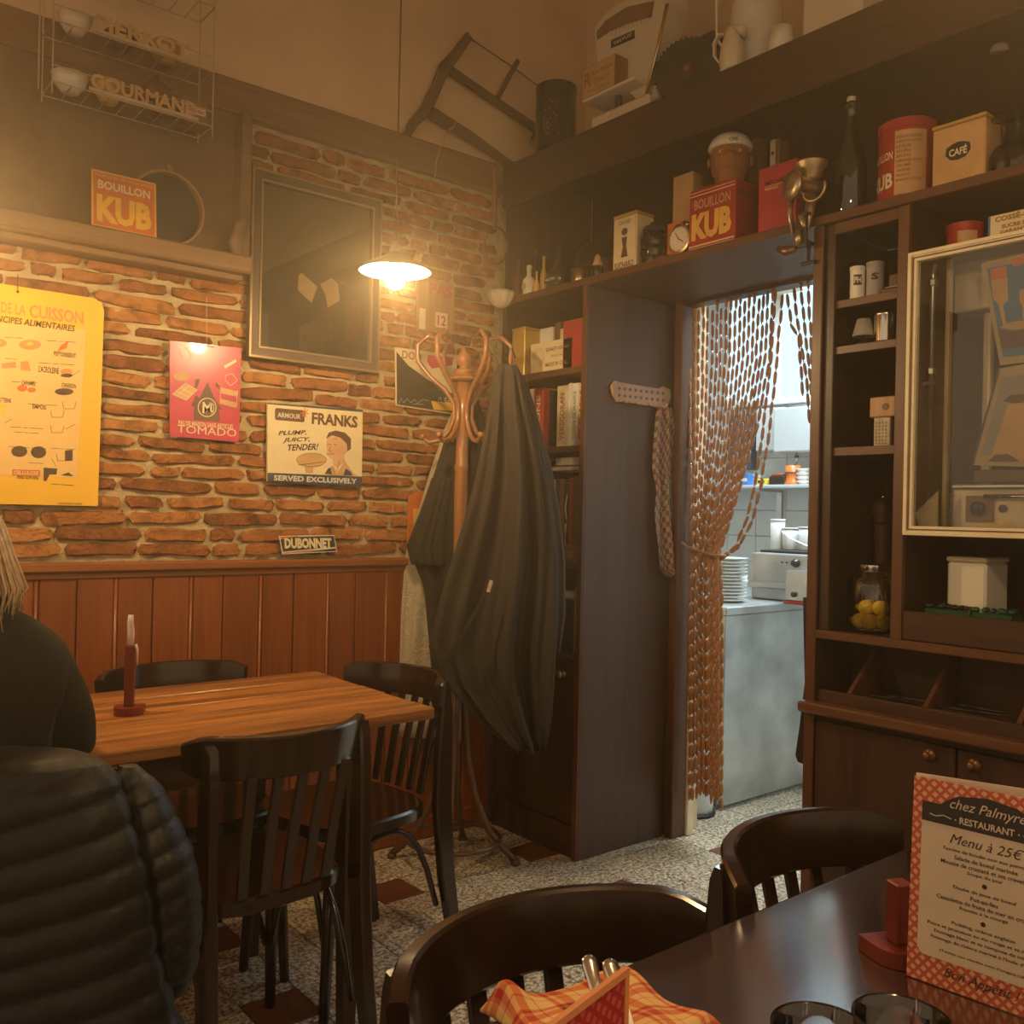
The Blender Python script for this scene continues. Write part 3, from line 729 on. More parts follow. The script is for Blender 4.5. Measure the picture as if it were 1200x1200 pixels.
# ------------------------------------------------------------------ signs and pictures on the brick wall
def on(P, x, y):
    d = ray(x, y); t = (P.o-CAM).dot(P.n)/d.dot(P.n); q = CAM+d*t-P.o
    return q.dot(P.r), q.dot(P.u)
def wall_plane(dist): return Pl((0, YB-dist, 0), (1, 0, 0), (0, 0, 1))
def pts(P, L): return [on(P, *q) for q in L]
def ccw(p):
    a = sum(p[i][0]*p[(i+1) % len(p)][1]-p[(i+1) % len(p)][0]*p[i][1] for i in range(len(p)))
    return p if a > 0 else p[::-1]
def flat(m, P, L, d): m.poly(P, ccw(pts(P, L)), d); return m
def tx(m, s, P, bl, tr, d=.0012, bold=.0, shear=0., slope=0.):
    """text fitted between the photo's lower-left and upper-right points on face P"""
    a = on(P, *bl); b = on(P, *tr); w = b[0]-a[0]
    return m.text(s, P, a[0], a[1], w, b[1]-a[1]-slope*w, d, bold, shear, slope=slope)
def board(name, P, L, th, mat, parent, edge=None):
    m = MB().poly(P, ccw(pts(P, L)), -th, 0); return m.build(name, mat, parent)
def ell(P, cx, cy, rx, ry, n=18, a0=0, a1=360):
    """ellipse given in photo pixels, turned into points on P"""
    return [on(P, cx+rx*math.cos(R(a0+(a1-a0)*k/n)), cy+ry*math.sin(R(a0+(a1-a0)*k/n))) for k in range(n+1 if a1-a0 < 360 else n)]

# --- yellow cooking chart
P = wall_plane(.032)
xr = on(P, 122, 360)[0]; zt = on(P, 108, 349)[1]; zb = on(P, 113, 593)[1]; xl = .02
t = thing('wall_chart', (.45, YB-.03, zb), 'yellow French cooking chart poster with small food drawings on the brick wall', 'poster')
MB().poly(P, [(xl, zb), (xr-.005, zb), (xr, zt-.03), (xr-.008, zt-.010), (xr-.03, zt), (xl+.03, zt), (xl, zt-.03)], -.005, 0).build('board', 'poster_yellow', t)
m = MB(); flat(m, P, [(-80, 372), (101, 386), (90, 560), (-80, 553)], .0006); m.build('print_field', 'poster_pale', t)
m = MB(); tx(m, 'DE LA', P, (1, 366), (30, 357.5), bold=.015); tx(m, 'CUISSON', P, (34, 372), (98, 365.5), bold=.03, slope=0); m.build('heading', 'poster_orange', t)
m = MB(); tx(m, 'PRINCIPES ALIMENTAIRES', P, (-18, 375), (88, 381.5), bold=.02, shear=.2); m.build('heading', 'poster_ink', t)
m = MB()
for s, bl, tr in (('PEPTONISENT', (63, 417), (89, 414.5)), ("L'ACROLEINE", (45, 436), (69, 431)), ('CARAMEL', (25, 451), (42, 447)), ('CHARBON', (72, 454), (89, 450)), ('EMPOIS', (38, 479), (54, 475)), ('ATTEINE', (-2, 471), (13, 467)), ('PERD SON EAU', (20, 561), (45, 557))): tx(m, s, P, bl, tr, bold=.02)
for x, y, w in ((55, 398, 34), (45, 424, 42), (14, 446, 30), (33, 472, 34), (12, 499, 38), (17, 505, 28), (10, 522, 44), (60, 524, 28), (33, 541, 18), (60, 566, 26), (5, 394, 22), (6, 419, 14)): [m.line(P, pts(P, [(x+w*a, y+1.2+w*a*.06), (x+w*b, y+1.2+w*b*.06)]), .0014, .0012) for a, b in ((0, .34), (.40, .55), (.61, 1))]
m.line(P, pts(P, [(80, 443), (94, 434)]), .0012, .0013).line(P, pts(P, [(60, 537), (66, 547)]), .001, .0013).line(P, pts(P, [(77, 503), (88, 497)]), .0012, .0013).line(P, pts(P, [(5, 496), (14, 491)]), .0012, .0013)
for (x, y) in ((73, 475), (59, 485), (59, 503), (66, 536)):
    m.line(P, pts(P, [(x, y-4), (x+1.5, y+4), (x+14, y+4), (x+16, y-4)]), .0012, .0013)
m.poly(P, ccw(ell(P, 78, 440, 7, 2.2)), .0013); m.poly(P, ccw(ell(P, 75, 459, 11, 4)), .0013); m.poly(P, ccw(ell(P, 22.5, 529, 9.5, 6.5)), .0012); m.poly(P, ccw(ell(P, 45, 530, 9, 7)), .0012)
flat(m, P, [(51, 548), (67, 549), (66, 556), (58, 556), (54, 564), (51, 563)], .0013); flat(m, P, [(71, 557), (80, 553.5), (86, 558)], .0013); flat(m, P, [(76, 528), (85, 527), (85, 540), (76, 540)], .0013); tx(m, 'IMPRIMERIE PARIS', P, (68, 591), (96, 589.5))
m.build('ink_drawing', 'poster_ink', t)
m = MB(); flat(m, P, [(14, 550), (47, 551), (47, 558), (14, 557)], .0013); m.poly(P, ccw(ell(P, 26, 455, 6, 4)), .0012); m.poly(P, ccw(ell(P, 37, 457, 5, 3)), .0012); flat(m, P, [(80, 400), (78, 408), (67, 412), (72, 404)], .0012)
m.build('orange_drawing', 'orange_print', t)
m = MB(); tx(m, 'CELLULOSE', P, (16, 556), (45, 552.5), d=.002, bold=.02); m.build('lettering', 'cream_print', t)
m = MB(); m.poly(P, ccw(ell(P, 35, 404, 13, 6)), .0011); m.poly(P, ccw(ell(P, -2, 402, 10, 5)), .0011); flat(m, P, [(2, 426), (18, 424), (19, 431), (2, 432)], .0011); flat(m, P, [(24, 424), (33, 423), (36, 435), (24, 434)], .0011); m.poly(P, ccw(ell(P, 78, 436, 7, 4)), .0011)
m.build('food_drawing', 'poster_orange', t)
m = MB(); m.poly(P, ccw(ell(P, 35, 403, 4, 2)), .0015); m.poly(P, ccw(ell(P, -2, 401, 3, 2)), .0015); flat(m, P, [(0, 473), (8, 475), (4, 486), (-4, 484)], .0015); m.build('yellow_drawing', 'yellow_print', t)
m = MB(); a = on(P, 20.5, 342); a2 = on(P, 20.5, 322); m.tube([P.p(*a, .003), P.p(*a2, .004)], .0012, 6).ball(P.p(*a, .003), .004, 8, 6).build('hanging_wire', 'dark_metal', t)

# --- pink TOMADO sign
P = wall_plane(.030)
t = thing('enamel_sign', P.p(*on(P, 240, 514), -.004), 'pink red advertising sign with a house and kitchen wares hanging on the bricks', 'sign')
board('plate', P, [(199, 399), (283, 408), (280, 518), (199, 511)], .004, 'pink_sign', t)
m = MB(); tx(m, 'TOMADO', P, (207.5, 507), (277, 503), bold=.0); tx(m, 'PAS DE MAISON SANS ARTICLES', P, (209, 498), (273, 497.5), bold=.02)
c = ell(P, 242.5, 477.5, 10.5, 10.8, 24); m.line(P, c+[c[0]], .0030, .0016); tx(m, 'M', P, (237, 484), (248, 472), d=.0016, bold=.02); tx(m, 'D', P, (245, 484), (251, 472), d=.0016)
m.build('lettering', 'cream_print', t)
m = MB(); flat(m, P, [(227, 492), (228, 476), (224, 476), (228, 468), (228, 464), (232, 464), (233, 468), (243, 448), (252, 468), (260, 480), (257, 480), (257, 494)], .0010); m.build('house_drawing', 'brown_print', t)
m = MB(); m.poly(P, ccw(ell(P, 212.5, 441, 9.5, 5.5)), .0011); flat(m, P, [(202, 462), (217, 449), (231, 457), (218, 469)], .0011); flat(m, P, [(259, 454), (279, 459), (278, 465), (259, 461)], .0011); flat(m, P, [(258, 467), (277, 472), (276, 478), (258, 473)], .0011); m.build('ware_drawing', 'tan_print', t)
m = MB()
for L in ([(209, 408), (217, 406), (224, 418), (214, 420)], [(264, 440), (272, 438), (278, 446), (270, 452), (264, 446)]): q = pts(P, L); m.line(P, q+[q[0]], .0016, .0014)
for L in ([(202, 462), (217, 449), (231, 457), (218, 469), (202, 462)], [(258, 453), (258, 473)], [(278, 457), (277, 478)], [(206, 458), (222, 466)], [(211, 454), (226, 462)], [(222, 452), (207, 464)]): m.line(P, pts(P, L), .0015, .0014)
flat(m, P, [(262, 429), (276, 421), (277, 424), (264, 432)], .0014); m.build('line_drawing', 'cream_print', t)
m = MB(); m.line(P, pts(P, [(233, 404), (251, 407)]), .003, .002); flat(m, P, [(226, 459), (230, 444), (234, 444), (232, 452)], .0009); flat(m, P, [(253, 448), (262, 457), (259, 458), (252, 452)], .0009); m.build('bracket_drawing', 'brown_print', t)
m = MB(); a = on(P, 242, 406); b = on(P, 242, 348); m.tube([P.p(*a, .001), P.p(*b, .001)], .0008, 5).build('hanging_wire', 'wire_metal', t)

# --- ARMOUR FRANKS sign
P = wall_plane(.034)
t = thing('enamel_sign', P.p(*on(P, 369, 566), -.004), 'cream hot dog advertising sign with a smiling boy on the bricks', 'sign')
board('plate', P, [(313.5, 472), (425, 480), (424, 570.5), (313.5, 564)], .010, 'cream_print', t)
m = MB(); flat(m, P, [(313.5, 554), (424, 558.5), (424, 570.5), (313.5, 564)], .0010); flat(m, P, [(313.5, 472), (425, 480), (425, 483), (313.5, 473.5)], .0010); m.build('footer_band', 'navy_print', t)
m = MB(); a = on(P, 322, 492); b = on(P, 357, 482.5); m.poly(P, [(x, y) for x, y in rr(a[0], a[1], b[0], b[1]+.004, .008)], .0010); m.build('brand_panel', 'brown_print', t)
m = MB(); tx(m, 'SERVED EXCLUSIVELY', P, (320.5, 563), (418, 561), d=.002, bold=.03); tx(m, 'ARMOUR', P, (325, 489), (352, 485.5), d=.002, bold=.02); m.build('lettering', 'enamel_white', t)
m = MB(); tx(m, 'FRANKS', P, (365, 497), (419, 488), d=.0016, bold=.035); m.build('lettering', 'brown_print', t)
m = MB(); tx(m, 'PLUMP,', P, (326, 511), (359, 504), bold=.02, shear=.25, slope=.10); tx(m, 'JUICY,', P, (331, 519.5), (363, 512), bold=.02, shear=.25, slope=.10); tx(m, 'TENDER!', P, (337, 528.5), (373, 519.5), bold=.02, shear=.25, slope=.10); m.build('lettering', 'ink', t)
m = MB(); flat(m, P, [(382, 520), (384, 511), (390, 506), (401, 506), (409, 513), (410, 526), (404, 532), (402, 539), (394, 541), (386, 536), (382, 533), (383, 528)], .0012); flat(m, P, [(390, 534), (402, 530), (404, 541), (395, 548), (390, 545)], .0011); m.build('face_drawing', 'skin_print', t)
m = MB(); flat(m, P, [(382, 514), (385, 507), (393, 504.5), (404, 507), (411, 514), (411, 526), (407, 529), (406, 520), (399, 513), (389, 510)], .0016)
for L in ([(384, 521), (388, 520.5)], [(391, 521), (395, 521)], [(390, 515), (395, 514)], [(387, 524), (385, 528), (388, 529)], [(384, 532), (392, 532)], [(349, 545), (381, 541)], [(398, 540), (393, 555)], [(388, 546), (392, 556)]): m.line(P, pts(P, L), .0018, .0018)
c = ell(P, 365, 539, 17.5, 8, 20); m.line(P, c+[c[0]], .0014, .0017); m.build('ink_drawing', 'brown_print', t)
m = MB(); m.poly(P, ccw(ell(P, 365, 539, 17.5, 8, 20)), .0012); flat(m, P, [(357, 546), (367, 548), (366, 554.5), (358, 554)], .0012); flat(m, P, [(379, 556), (384, 549), (391, 546), (394, 556), (404, 540), (412, 552), (418, 557.5), (394, 557)], .0010); m.build('bun_drawing', 'tan_print', t)
m = MB(); flat(m, P, [(381, 555), (384, 549), (387, 548), (389, 556)], .0018); flat(m, P, [(402, 557), (405, 549), (411, 553), (413, 557.3)], .0018); m.build('vest_drawing', 'navy_print', t)
m = MB()
for k in range(7):
    a = 2*math.pi*k/7+.3; m.line(P, pts(P, [(356.5, 483.5), (356.5+5*math.cos(a), 483.5+5.5*math.sin(a))]), .0035, .0022)
m.build('star', 'orange_print', t)

# --- DUBONNET plate resting on the rail
P = Pl((0, YB-.046, 1.080), (1, 0, 0), (0, .14, 1))
t = thing('small_plate_sign', P.p(*on(P, 362, 648), -.003), 'small black and orange lettered plate leaning on the wainscot rail', 'sign')
board('plate', P, [(327, 628), (391.5, 627), (395, 646.5), (331, 649.5)], .003, 'enamel_white', t)
m = MB(); flat(m, P, [(328.5, 632), (345, 629), (391, 628), (393, 641), (374, 642.5), (331.5, 646.5)], .0008); flat(m, P, [(350, 647.4), (393.5, 642.5), (394, 645.8)], .0008); m.build('field', 'ink', t)
m = MB(); flat(m, P, [(328, 628.8), (350, 628.3), (329, 632)], .0008); flat(m, P, [(332, 647.5), (372, 644), (349, 647.5), (332, 648.6)], .0008); m.build('stripe', 'orange_print', t)
m = MB(); tx(m, 'DUBONNET', P, (333.5, 643), (388, 630.5), d=.0016, bold=.05); m.build('lettering', 'cream_print', t)

# --- big dark picture
P = wall_plane(.045)
t = thing('framed_picture', P.p(*on(P, 366, 430), -.02), 'large dark framed picture of a shadowy figure on the brick wall behind the lamp', 'picture')
x0, z0 = on(P, 290, 418); x1 = on(P, 443, 437)[0]; z1 = on(P, 300, 196)[1]
def frame_bars(mb, P, x0, z0, x1, z1, w, d0, d1):
    for a, b, c, e in ((x0, z0, x1, z0+w), (x0, z1-w, x1, z1), (x0, z0+w, x0+w, z1-w), (x1-w, z0+w, x1, z1-w)): mb.rect(P, a, b, c, e, d0, d1)
    return mb
MB().rect(P, x0+.03, z0+.03, x1-.03, z1-.03, -.012, -.006).build('canvas', 'picture_dark', t)
for a, b, c, e in ((x0, z0, x1, z0+.042), (x0, z1-.042, x1, z1), (x0, z0+.0425, x0+.042, z1-.0425), (x1-.042, z0+.0425, x1, z1-.0425)):
    f = MB().rect(P, a, b, c, e, -.016, .006).build('frame_bar', 'picture_shadow', t)
m = MB(); frame_bars(m, P, x0+.034, z0+.034, x1-.034, z1-.034, .006, .0062, .010); m.build('inner_fillet', 'frame_gold', t)
m = MB(); frame_bars(m, P, x0+.001, z0+.001, x1-.001, z1-.001, .007, .0062, .010); m.build('outer_fillet', 'frame_gold', t)
Q = wall_plane(.0385)
m = MB(); flat(m, Q, [(350, 322), (354, 320), (372, 336), (365, 355), (349, 340)], .0006); flat(m, Q, [(375, 333), (388, 326), (396, 332), (398, 352), (384, 361), (381, 345)], .0006); m.build('pale_patch', 'picture_pale', t)
m = MB(); flat(m, Q, [(357, 298), (366, 286), (384, 284), (396, 300), (394, 318), (376, 332), (360, 320), (352, 312)], .0004); flat(m, Q, [(358, 262), (384, 255), (398, 276), (384, 284), (366, 286)], .0004); m.build('hat_patch', 'picture_shadow', t)
MB().rect(P, x0+.04, z0+.04, x1-.04, z1-.04, -.004, -.0025).build('glass_pane', 'pane_glass', t)

# --- tin plate half hidden by the coat stand
P = wall_plane(.030)
t = thing('tin_price_plate', P.p(*on(P, 498, 478), -.004), 'black and cream tin plate lettered DOD hanging behind the coat stand hooks', 'sign')
board('plate', P, [(463, 407), (536, 416), (533, 486), (464, 475)], .004, 'cream_print', t)
m = MB(); flat(m, P, [(464.5, 412), (478, 428), (500, 444), (531, 462), (531, 484), (465, 474)], .0008); m.build('black_field', 'ink', t)
m = MB(); flat(m, P, [(502, 416), (531, 419), (530, 428), (506, 432), (500, 424)], .0010); m.build('pink_field', 'pink_sign', t)
m = MB(); flat(m, P, [(505, 470), (532, 472), (532, 482), (508, 480)], .0010); m.build('yellow_field', 'yellow_print', t)
m = MB(); tx(m, 'DOD', P, (471, 420), (494, 414), d=.0014, bold=.01); m.build('lettering', 'poster_brown', t)
m = MB(); tx(m, '0.50', P, (513, 473), (529, 467), d=.0014); m.line(P, pts(P, [(467, 473), (470, 467), (473, 472), (477, 467), (481, 472), (486, 468), (489, 473), (495, 468), (503, 470)]), .0014, .0014); m.line(P, pts(P, [(483, 473.5), (497, 474)]), .0014, .0014); m.build('lettering', 'enamel_white', t)
# --- day calendar above it
P = wall_plane(.028)
t = thing('block_calendar', P.p(*on(P, 512, 392), -.006), 'small wooden day calendar reading 12 on the bricks right of the lamp', 'calendar')
board('backing', P, [(488, 325), (533, 331), (532, 391), (488, 387)], .006, 'light_wood', t)
m = MB(); a = on(P, 510, 383); b = on(P, 524, 368); m.rect(P, a[0], a[1], b[0], b[1], 0, .004); m.build('day_block', 'paper', t)
m = MB(); a = on(P, 491, 385); b = on(P, 498.5, 362); m.rect(P, a[0], a[1], b[0], b[1], 0, .002); m.build('month_card', 'paper', t)
m = MB(); tx(m, '12', P, (512, 381), (522, 371), d=.0046, bold=.02); tx(m, 'PAS', P, (503, 345), (530, 336), bold=.02); m.build('lettering', 'red_print', t)
# --- orange panel behind the coats
P = wall_plane(.028)
t = thing('orange_plaque', P.p(*on(P, 488, 620), -.004), 'bright orange plaque on the wall peeking out left of the coats', 'sign')
a = on(P, 477.5, 645); b = on(P, 499, 578)
MB().poly(P, [(a[0], a[1]), (b[0], a[1]), (b[0], b[1]-.01), ((a[0]+b[0])/2+.015, b[1]+.008), (a[0], b[1]-.012)], -.004, 0).build('plate', 'orange_print', t)
m = MB(); flat(m, P, [(484, 596), (495, 596), (494, 614), (484, 614)], .0008); m.build('yellow_patch', 'yellow_print', t)

# ------------------------------------------------------------------ timber ledge with the KUB plate, the wire rack above
nb_ = thing('timber_ledge', (.5, YB-.07, 2.0), 'old timber shelf with a dark boarded back high on the brick wall', 'shelf')
MB().box((-1.2, YB-.135, 2.005), (1.243, YB-.024, 2.062), .006).build('ledge', 'ledge_wood', nb_)
MB().box((-1.2, YB-.10, 1.985), (1.225, YB-.024, 2.0045), .003).build('moulding', 'ledge_wood', nb_)
MB().box((-1.2, YB-.034, 2.0625), (1.215, YB-.024, 2.544)).build('back_board', 'dark_niche', nb_)
MB().box((1.2155, YB-.085, 2.0625), (1.252, YB-.024, 2.544), .004).build('end_post', 'ledge_wood', nb_)
MB().tube([(1.20, YB-.10, 2.064), (1.195, YB-.10, 2.10), (1.205, YB-.10, 2.14), (1.225, YB-.098, 2.185), (1.24, YB-.097, 2.22)], [.018, .024, .020, .013, .004], 8).build('carved_bracket', 'ledge_wood', nb_, smooth=True)
P = Pl((0, YB-.110, 2.0635), (1, 0, 0), (0, .10, 1))
t = thing('enamel_sign', P.p(*on(P, 145, 284), -.003), 'yellow and orange square bouillon plate leaning on the timber ledge', 'sign')
a = on(P, 107, 272); b = on(P, 183, 212); zt = on(P, 107.5, 197)[1]
z0 = 0.
MB().rect(P, a[0], z0, b[0], zt, -.004, 0).build('plate', 'orange_print', t)
H = zt-z0; Wd = b[0]-a[0]
m = MB(); frame_bars(m, P, a[0]+.002, z0+.002, b[0]-.002, zt-.002, .004, 0, .0008); m.text('KUB', P, a[0]+Wd*.08, z0+H*.10, Wd*.84, H*.48, .0012, bold=.05); m.build('lettering', 'yellow_print', t)
m = MB(); m.text('BOUILLON', P, a[0]+Wd*.10, z0+H*.68, Wd*.80, H*.15, .0012, bold=.03); m.text('POUR LA SOUPE OU LA SAUCE', P, a[0]+Wd*.06, z0+H*.89, Wd*.88, H*.045, .0012); m.build('lettering', 'cream_print', t)
# round sieve behind it
c = at('Y', 196, 244, YB-.06)
t = thing('drum_sieve', (c.x, YB-.06, c.z-.15), 'large dark round sieve leaning behind the orange bouillon plate', 'sieve')
rim_r = min(.155, c.z-2.064)
MB().lathe((c.x, YB-.040, c.z), [(rim_r, 0), (rim_r, .030), (rim_r-.006, .030), (rim_r-.006, 0)], 40, (0, -1, 0), cap=False).build('rim', 'light_wood', t, smooth=False)
MB().lathe((c.x, YB-.040, c.z), [(.001, .0), (rim_r-.0065, .0), (rim_r-.0065, .002), (.001, .002)], 36, (0, -1, 0)).build('mesh_disc', 'dark_metal', t)
MB().ball((c.x+.005, YB-.06, c.z+rim_r+.012), .012, 10, 6).build('hanger', 'ledge_wood', t)

# wire display rack
YR = YB-.17; P = Pl((0, YR, 0), (1, 0, 0), (0, 0, 1))
lx = on(P, 62, 60)[0]; rx = on(P, 250, 100)[0]
sz = [on(P, 62, 22)[1], on(P, 62, 90)[1]]; sz = [(sz[0]+on(P, 248, 84)[1])/2, (on(P, 75, 98)[1]+on(P, 250, 149)[1])/2]
t = thing('wire_display_rack', (lx, YB-.03, sz[1]-.03), 'tiered wire display rack with cut-out letters hanging top left', 'rack')
ZT = 3.05
for x in (lx-.035, lx, rx):
    MB().tube([(x, YR, sz[1]-.035), (x, YR, ZT)], .0022, 6).build('upright', 'wire_metal', t)
for x in (lx, rx):
    MB().tube([(x, YB-.05, sz[1]-.02), (x, YB-.05, ZT)], .0022, 6).build('upright', 'wire_metal', t)
for z in sz+[sz[0]+.20]:
    m = MB().tube([(lx, YR, z), (rx, YR, z)], .0022, 6).tube([(lx, YB-.05, z), (rx, YB-.05, z)], .0022, 6).tube([(lx, YR, z+.045), (rx, YR, z+.045)], .0018, 6)
    for x in (lx, rx): m.tube([(x, YR, z), (x, YB-.05, z)], .0022, 6)
    sh = m.build('tray_frame', 'wire_metal', t)
    for k in range(1, 9):
        x = lx+(rx-lx)*k/9; MB().tube([(x, YR, z+.0), (x, YB-.05, z)], .0016, 5).build('rib', 'wire_metal', sh)
for s, z, bl, tr in (('PIERROT', sz[0], (112, 24), (222, 45)), ('GOURMAND', sz[1], (106, 93), (231, 112))):
    xa = on(P, *bl)[0]; xb = on(P, tr[0], tr[1])[0]
    MB().rect(P, xa-.004, z+.002, xb+.004, z+.012, .003, .006).build('letter_bar', 'wire_metal', t)
    m = MB()
    vs, fs, asp = txt2d(s, .03)
    w = xb-xa; h = .042
    q0 = [P.p(xa+a*w, z+.012+b*h, .003) for a, b in vs]; q1 = [P.p(xa+a*w, z+.012+b*h, .007) for a, b in vs]
    m.add(q1, fs); m.add(q0, [f[::-1] for f in fs]); m.build('letters', 'tan_print', t)
# crockery on the rack
def bowl(x, y, z, r, h, mat, lab, name='bowl'):
    return tag(MB().lathe((x, y, z), [(r*.45, 0), (r*.5, .004), (r*.8, h*.45), (r, h), (r*.96, h), (r*.75, h*.5), (r*.42, .008)], 24).build(name, mat, None, smooth=True), lab, name.replace('_', ' '))
yr = (YR+YB-.05)/2
bowl(lx+.06, yr, sz[1]+.003, .052, .05, 'enamel_white', 'white bowl at the left end of the lower wire tray')
bowl(lx+.165, yr, sz[1]+.003, .046, .062, 'tin_gold', 'yellow bowl behind the letters of the lower wire tray')
tag(MB().lathe((lx+.30, yr, sz[1]+.003), [(.030, 0), (.048, .02), (.054, .05), (.046, .085), (.026, .105), (.010, .112), (.012, .122), (.002, .128)], 24).build('lidded_pot', 'copper_dark', None, smooth=True), 'dark round lidded pot in the lower wire tray', 'pot')
c = thing('small_box', (lx+.415, yr, sz[1]+.003), 'small box with a white label at the right end of the lower wire tray', 'box')
MB().box((lx+.375, yr-.035, sz[1]+.003), (lx+.45, yr+.03, sz[1]+.075), .002).build('carton', 'crate_brown', c)
Q = Pl((lx+.375, yr-.035, sz[1]+.003), (1, 0, 0), (0, 0, 1)); MB().rect(Q, .006, .030, .068, .055, .0006).build('label_strip', 'paper', c); MB().text('Nouveau', Q, .010, .034, .052, .016, .0012, bold=.02).build('lettering', 'red_print', c)
bowl(lx+.07, yr, sz[0]+.003, .048, .055, 'enamel_cream', 'cream bowl at the left end of the upper wire tray')
bowl(lx+.20, yr, sz[0]+.003, .050, .045, 'copper_dark', 'dark copper bowl behind the letters of the upper wire tray')
bowl(lx+.33, yr, sz[0]+.003, .052, .06, 'tin_gold', 'golden bowl at the right of the upper wire tray')
# plant-like paper fan and pictures at the very top of the rack
tag(MB().box((lx+.12, yr-.02, sz[0]+.204), (lx+.30, yr+.01, sz[0]+.33), .003).build('picture_box', 'crate_brown', None), 'brown box standing on the top tray of the wire rack', 'box')

# ------------------------------------------------------------------ bow saw leaning on the plaster above the beam
YS = YB+.005; P = Pl((0, YS, 0), (1, 0, 0), (0, 0, 1))
def w3(x, y, d=0.): return P.p(*on(P, x, y), d)
t = thing('bow_saw', w3(475, 163), 'old wooden bow saw propped on the beam against the plaster wall', 'saw')
MB().strip([w3(549, 42), w3(535, 62), w3(520, 80), w3(510, 105), w3(498, 130), w3(484, 144), w3(475, 162)], [.03, .036, .045, .04, .046, .036, .026], .022, (0, 0, 1)).build('cheek', 'saw_wood', t, auto=40)
MB().strip([w3(524, 80), w3(578, 117), w3(632, 154)], .034, .020, (0, 0, 1)).build('crossbar', 'saw_wood', t, auto=40)
MB().strip([w3(502, 130), w3(552, 161), w3(603, 196)], [.055, .050, .034], .004, (0, 0, 1)).build('blade', 'saw_wood', t)
MB().tube([w3(551, 46, .004), w3(600, 79, .004), w3(650, 116, .004)], .0028, 6).build('cord', 'brown_print', t)
MB().strip([w3(605, 72, .012), w3(594, 92, .012), w3(581, 116, .012)], .020, .010, (1, 0, 0)).build('toggle', 'saw_wood', t, auto=40)
MB().strip([w3(655, 112), w3(640, 140), w3(625, 168)], .036, .022, (0, 0, 1)).build('cheek', 'saw_wood', t, auto=40)
t = tag(MB().tube([w3(526, 148, .045), w3(524, 153, .045), w3(519, 156, .04), w3(513, 168, .038), w3(505, 190, .038), w3(503, 212, .038)], .0024, 6).build('wire_hook', 'wire_metal', None, smooth=True), 'thin wire hook hanging from the beam below the bow saw', 'hook')
# ------------------------------------------------------------------ things on the long shelf over the doorway (top at z = 2.1105)
SZ = 2.1105
def yz(x, y, X): q = at('X', x, y, X); return q.y, q.z
def fx(X, y, z): return Pl((X, y, z), (0, -1, 0), (0, 0, 1))        # face looking into the room
def fy(y, X, z): return Pl((X, y, z), (1, 0, 0), (0, 0, 1))         # face looking at the viewer
def tin_box(name, label, cat, X, pl, pr, pt, zb, dep_, body, bev=.003, group=None):
    """upright box: left/right photo columns at its front face, top row at its left corner"""
    y1 = yz(pl, pt, X)[0]; y0 = yz(pr, pt, X)[0]; zt = yz(pl, pt, X)[1]
    t = thing(name, (X+dep_/2, (y0+y1)/2, zb), label, cat, group)
    MB().box((X, y0, zb), (X+dep_, y1, zt), bev).build('body', body, t)
    return t, fx(X, y1, zb), fy(y0, X, zb), y1-y0, zt-zb
def vessel(name, label, cat, cx, cy, zb, prof, mat, n=24, group=None):
    return tag(MB().lathe((cx, cy, zb), prof, n).build(name, mat, None, smooth=True), label, cat, group)
X1 = XW+.03
# BOUILLON KUB cube tin
t, A, B, w, h = tin_box('biscuit_tin', 'red cube bouillon tin with yellow lettering over the doorway', 'tin', X1, 808, 862, 226, SZ, .16, 'kub_red')
m = MB(); m.text('BOUILLON', A, w*.12, h*.68, w*.78, h*.16, .0012, bold=.02); m.build('lettering', 'tan_print', t)
m = MB(); m.text('KUB', A, w*.07, h*.19, w*.86, h*.43, .0012, bold=.06); m.build('lettering', 'kub_yellow', t)
m = MB().rect(A, .002, h*.10, w-.002, h*.12, .0008).rect(A, .002, h*.045, w-.002, h*.075, .0008).rect(A, .002, h*.90, w-.002, h*.915, .0008).rect(A, .002, h*.955, w-.002, h*.965, .0008); m.build('border_stripe', 'cream_print', t)
m = MB(); m.text('BOUILLON', B, .012, h*.76, .135, h*.12, .0012, bold=.02)
for k in range(5): m.text(('POUR LA SOUPE', 'LES SAUCES', 'ET TOUS LES', 'PLATS DE', 'VIANDE')[k], B, .02, h*(.62-.12*k), .11, h*.06, .0012)
m.build('lettering', 'brown_print', t)
MB().box((X1+.004, yz(862, 226, X1)[0]+.004, SZ+h-.0005), (X1+.156, yz(808, 226, X1)[0]-.004, SZ+h+.006), .002).build('lid', 'kub_red', t)
ztk = SZ+h+.0065
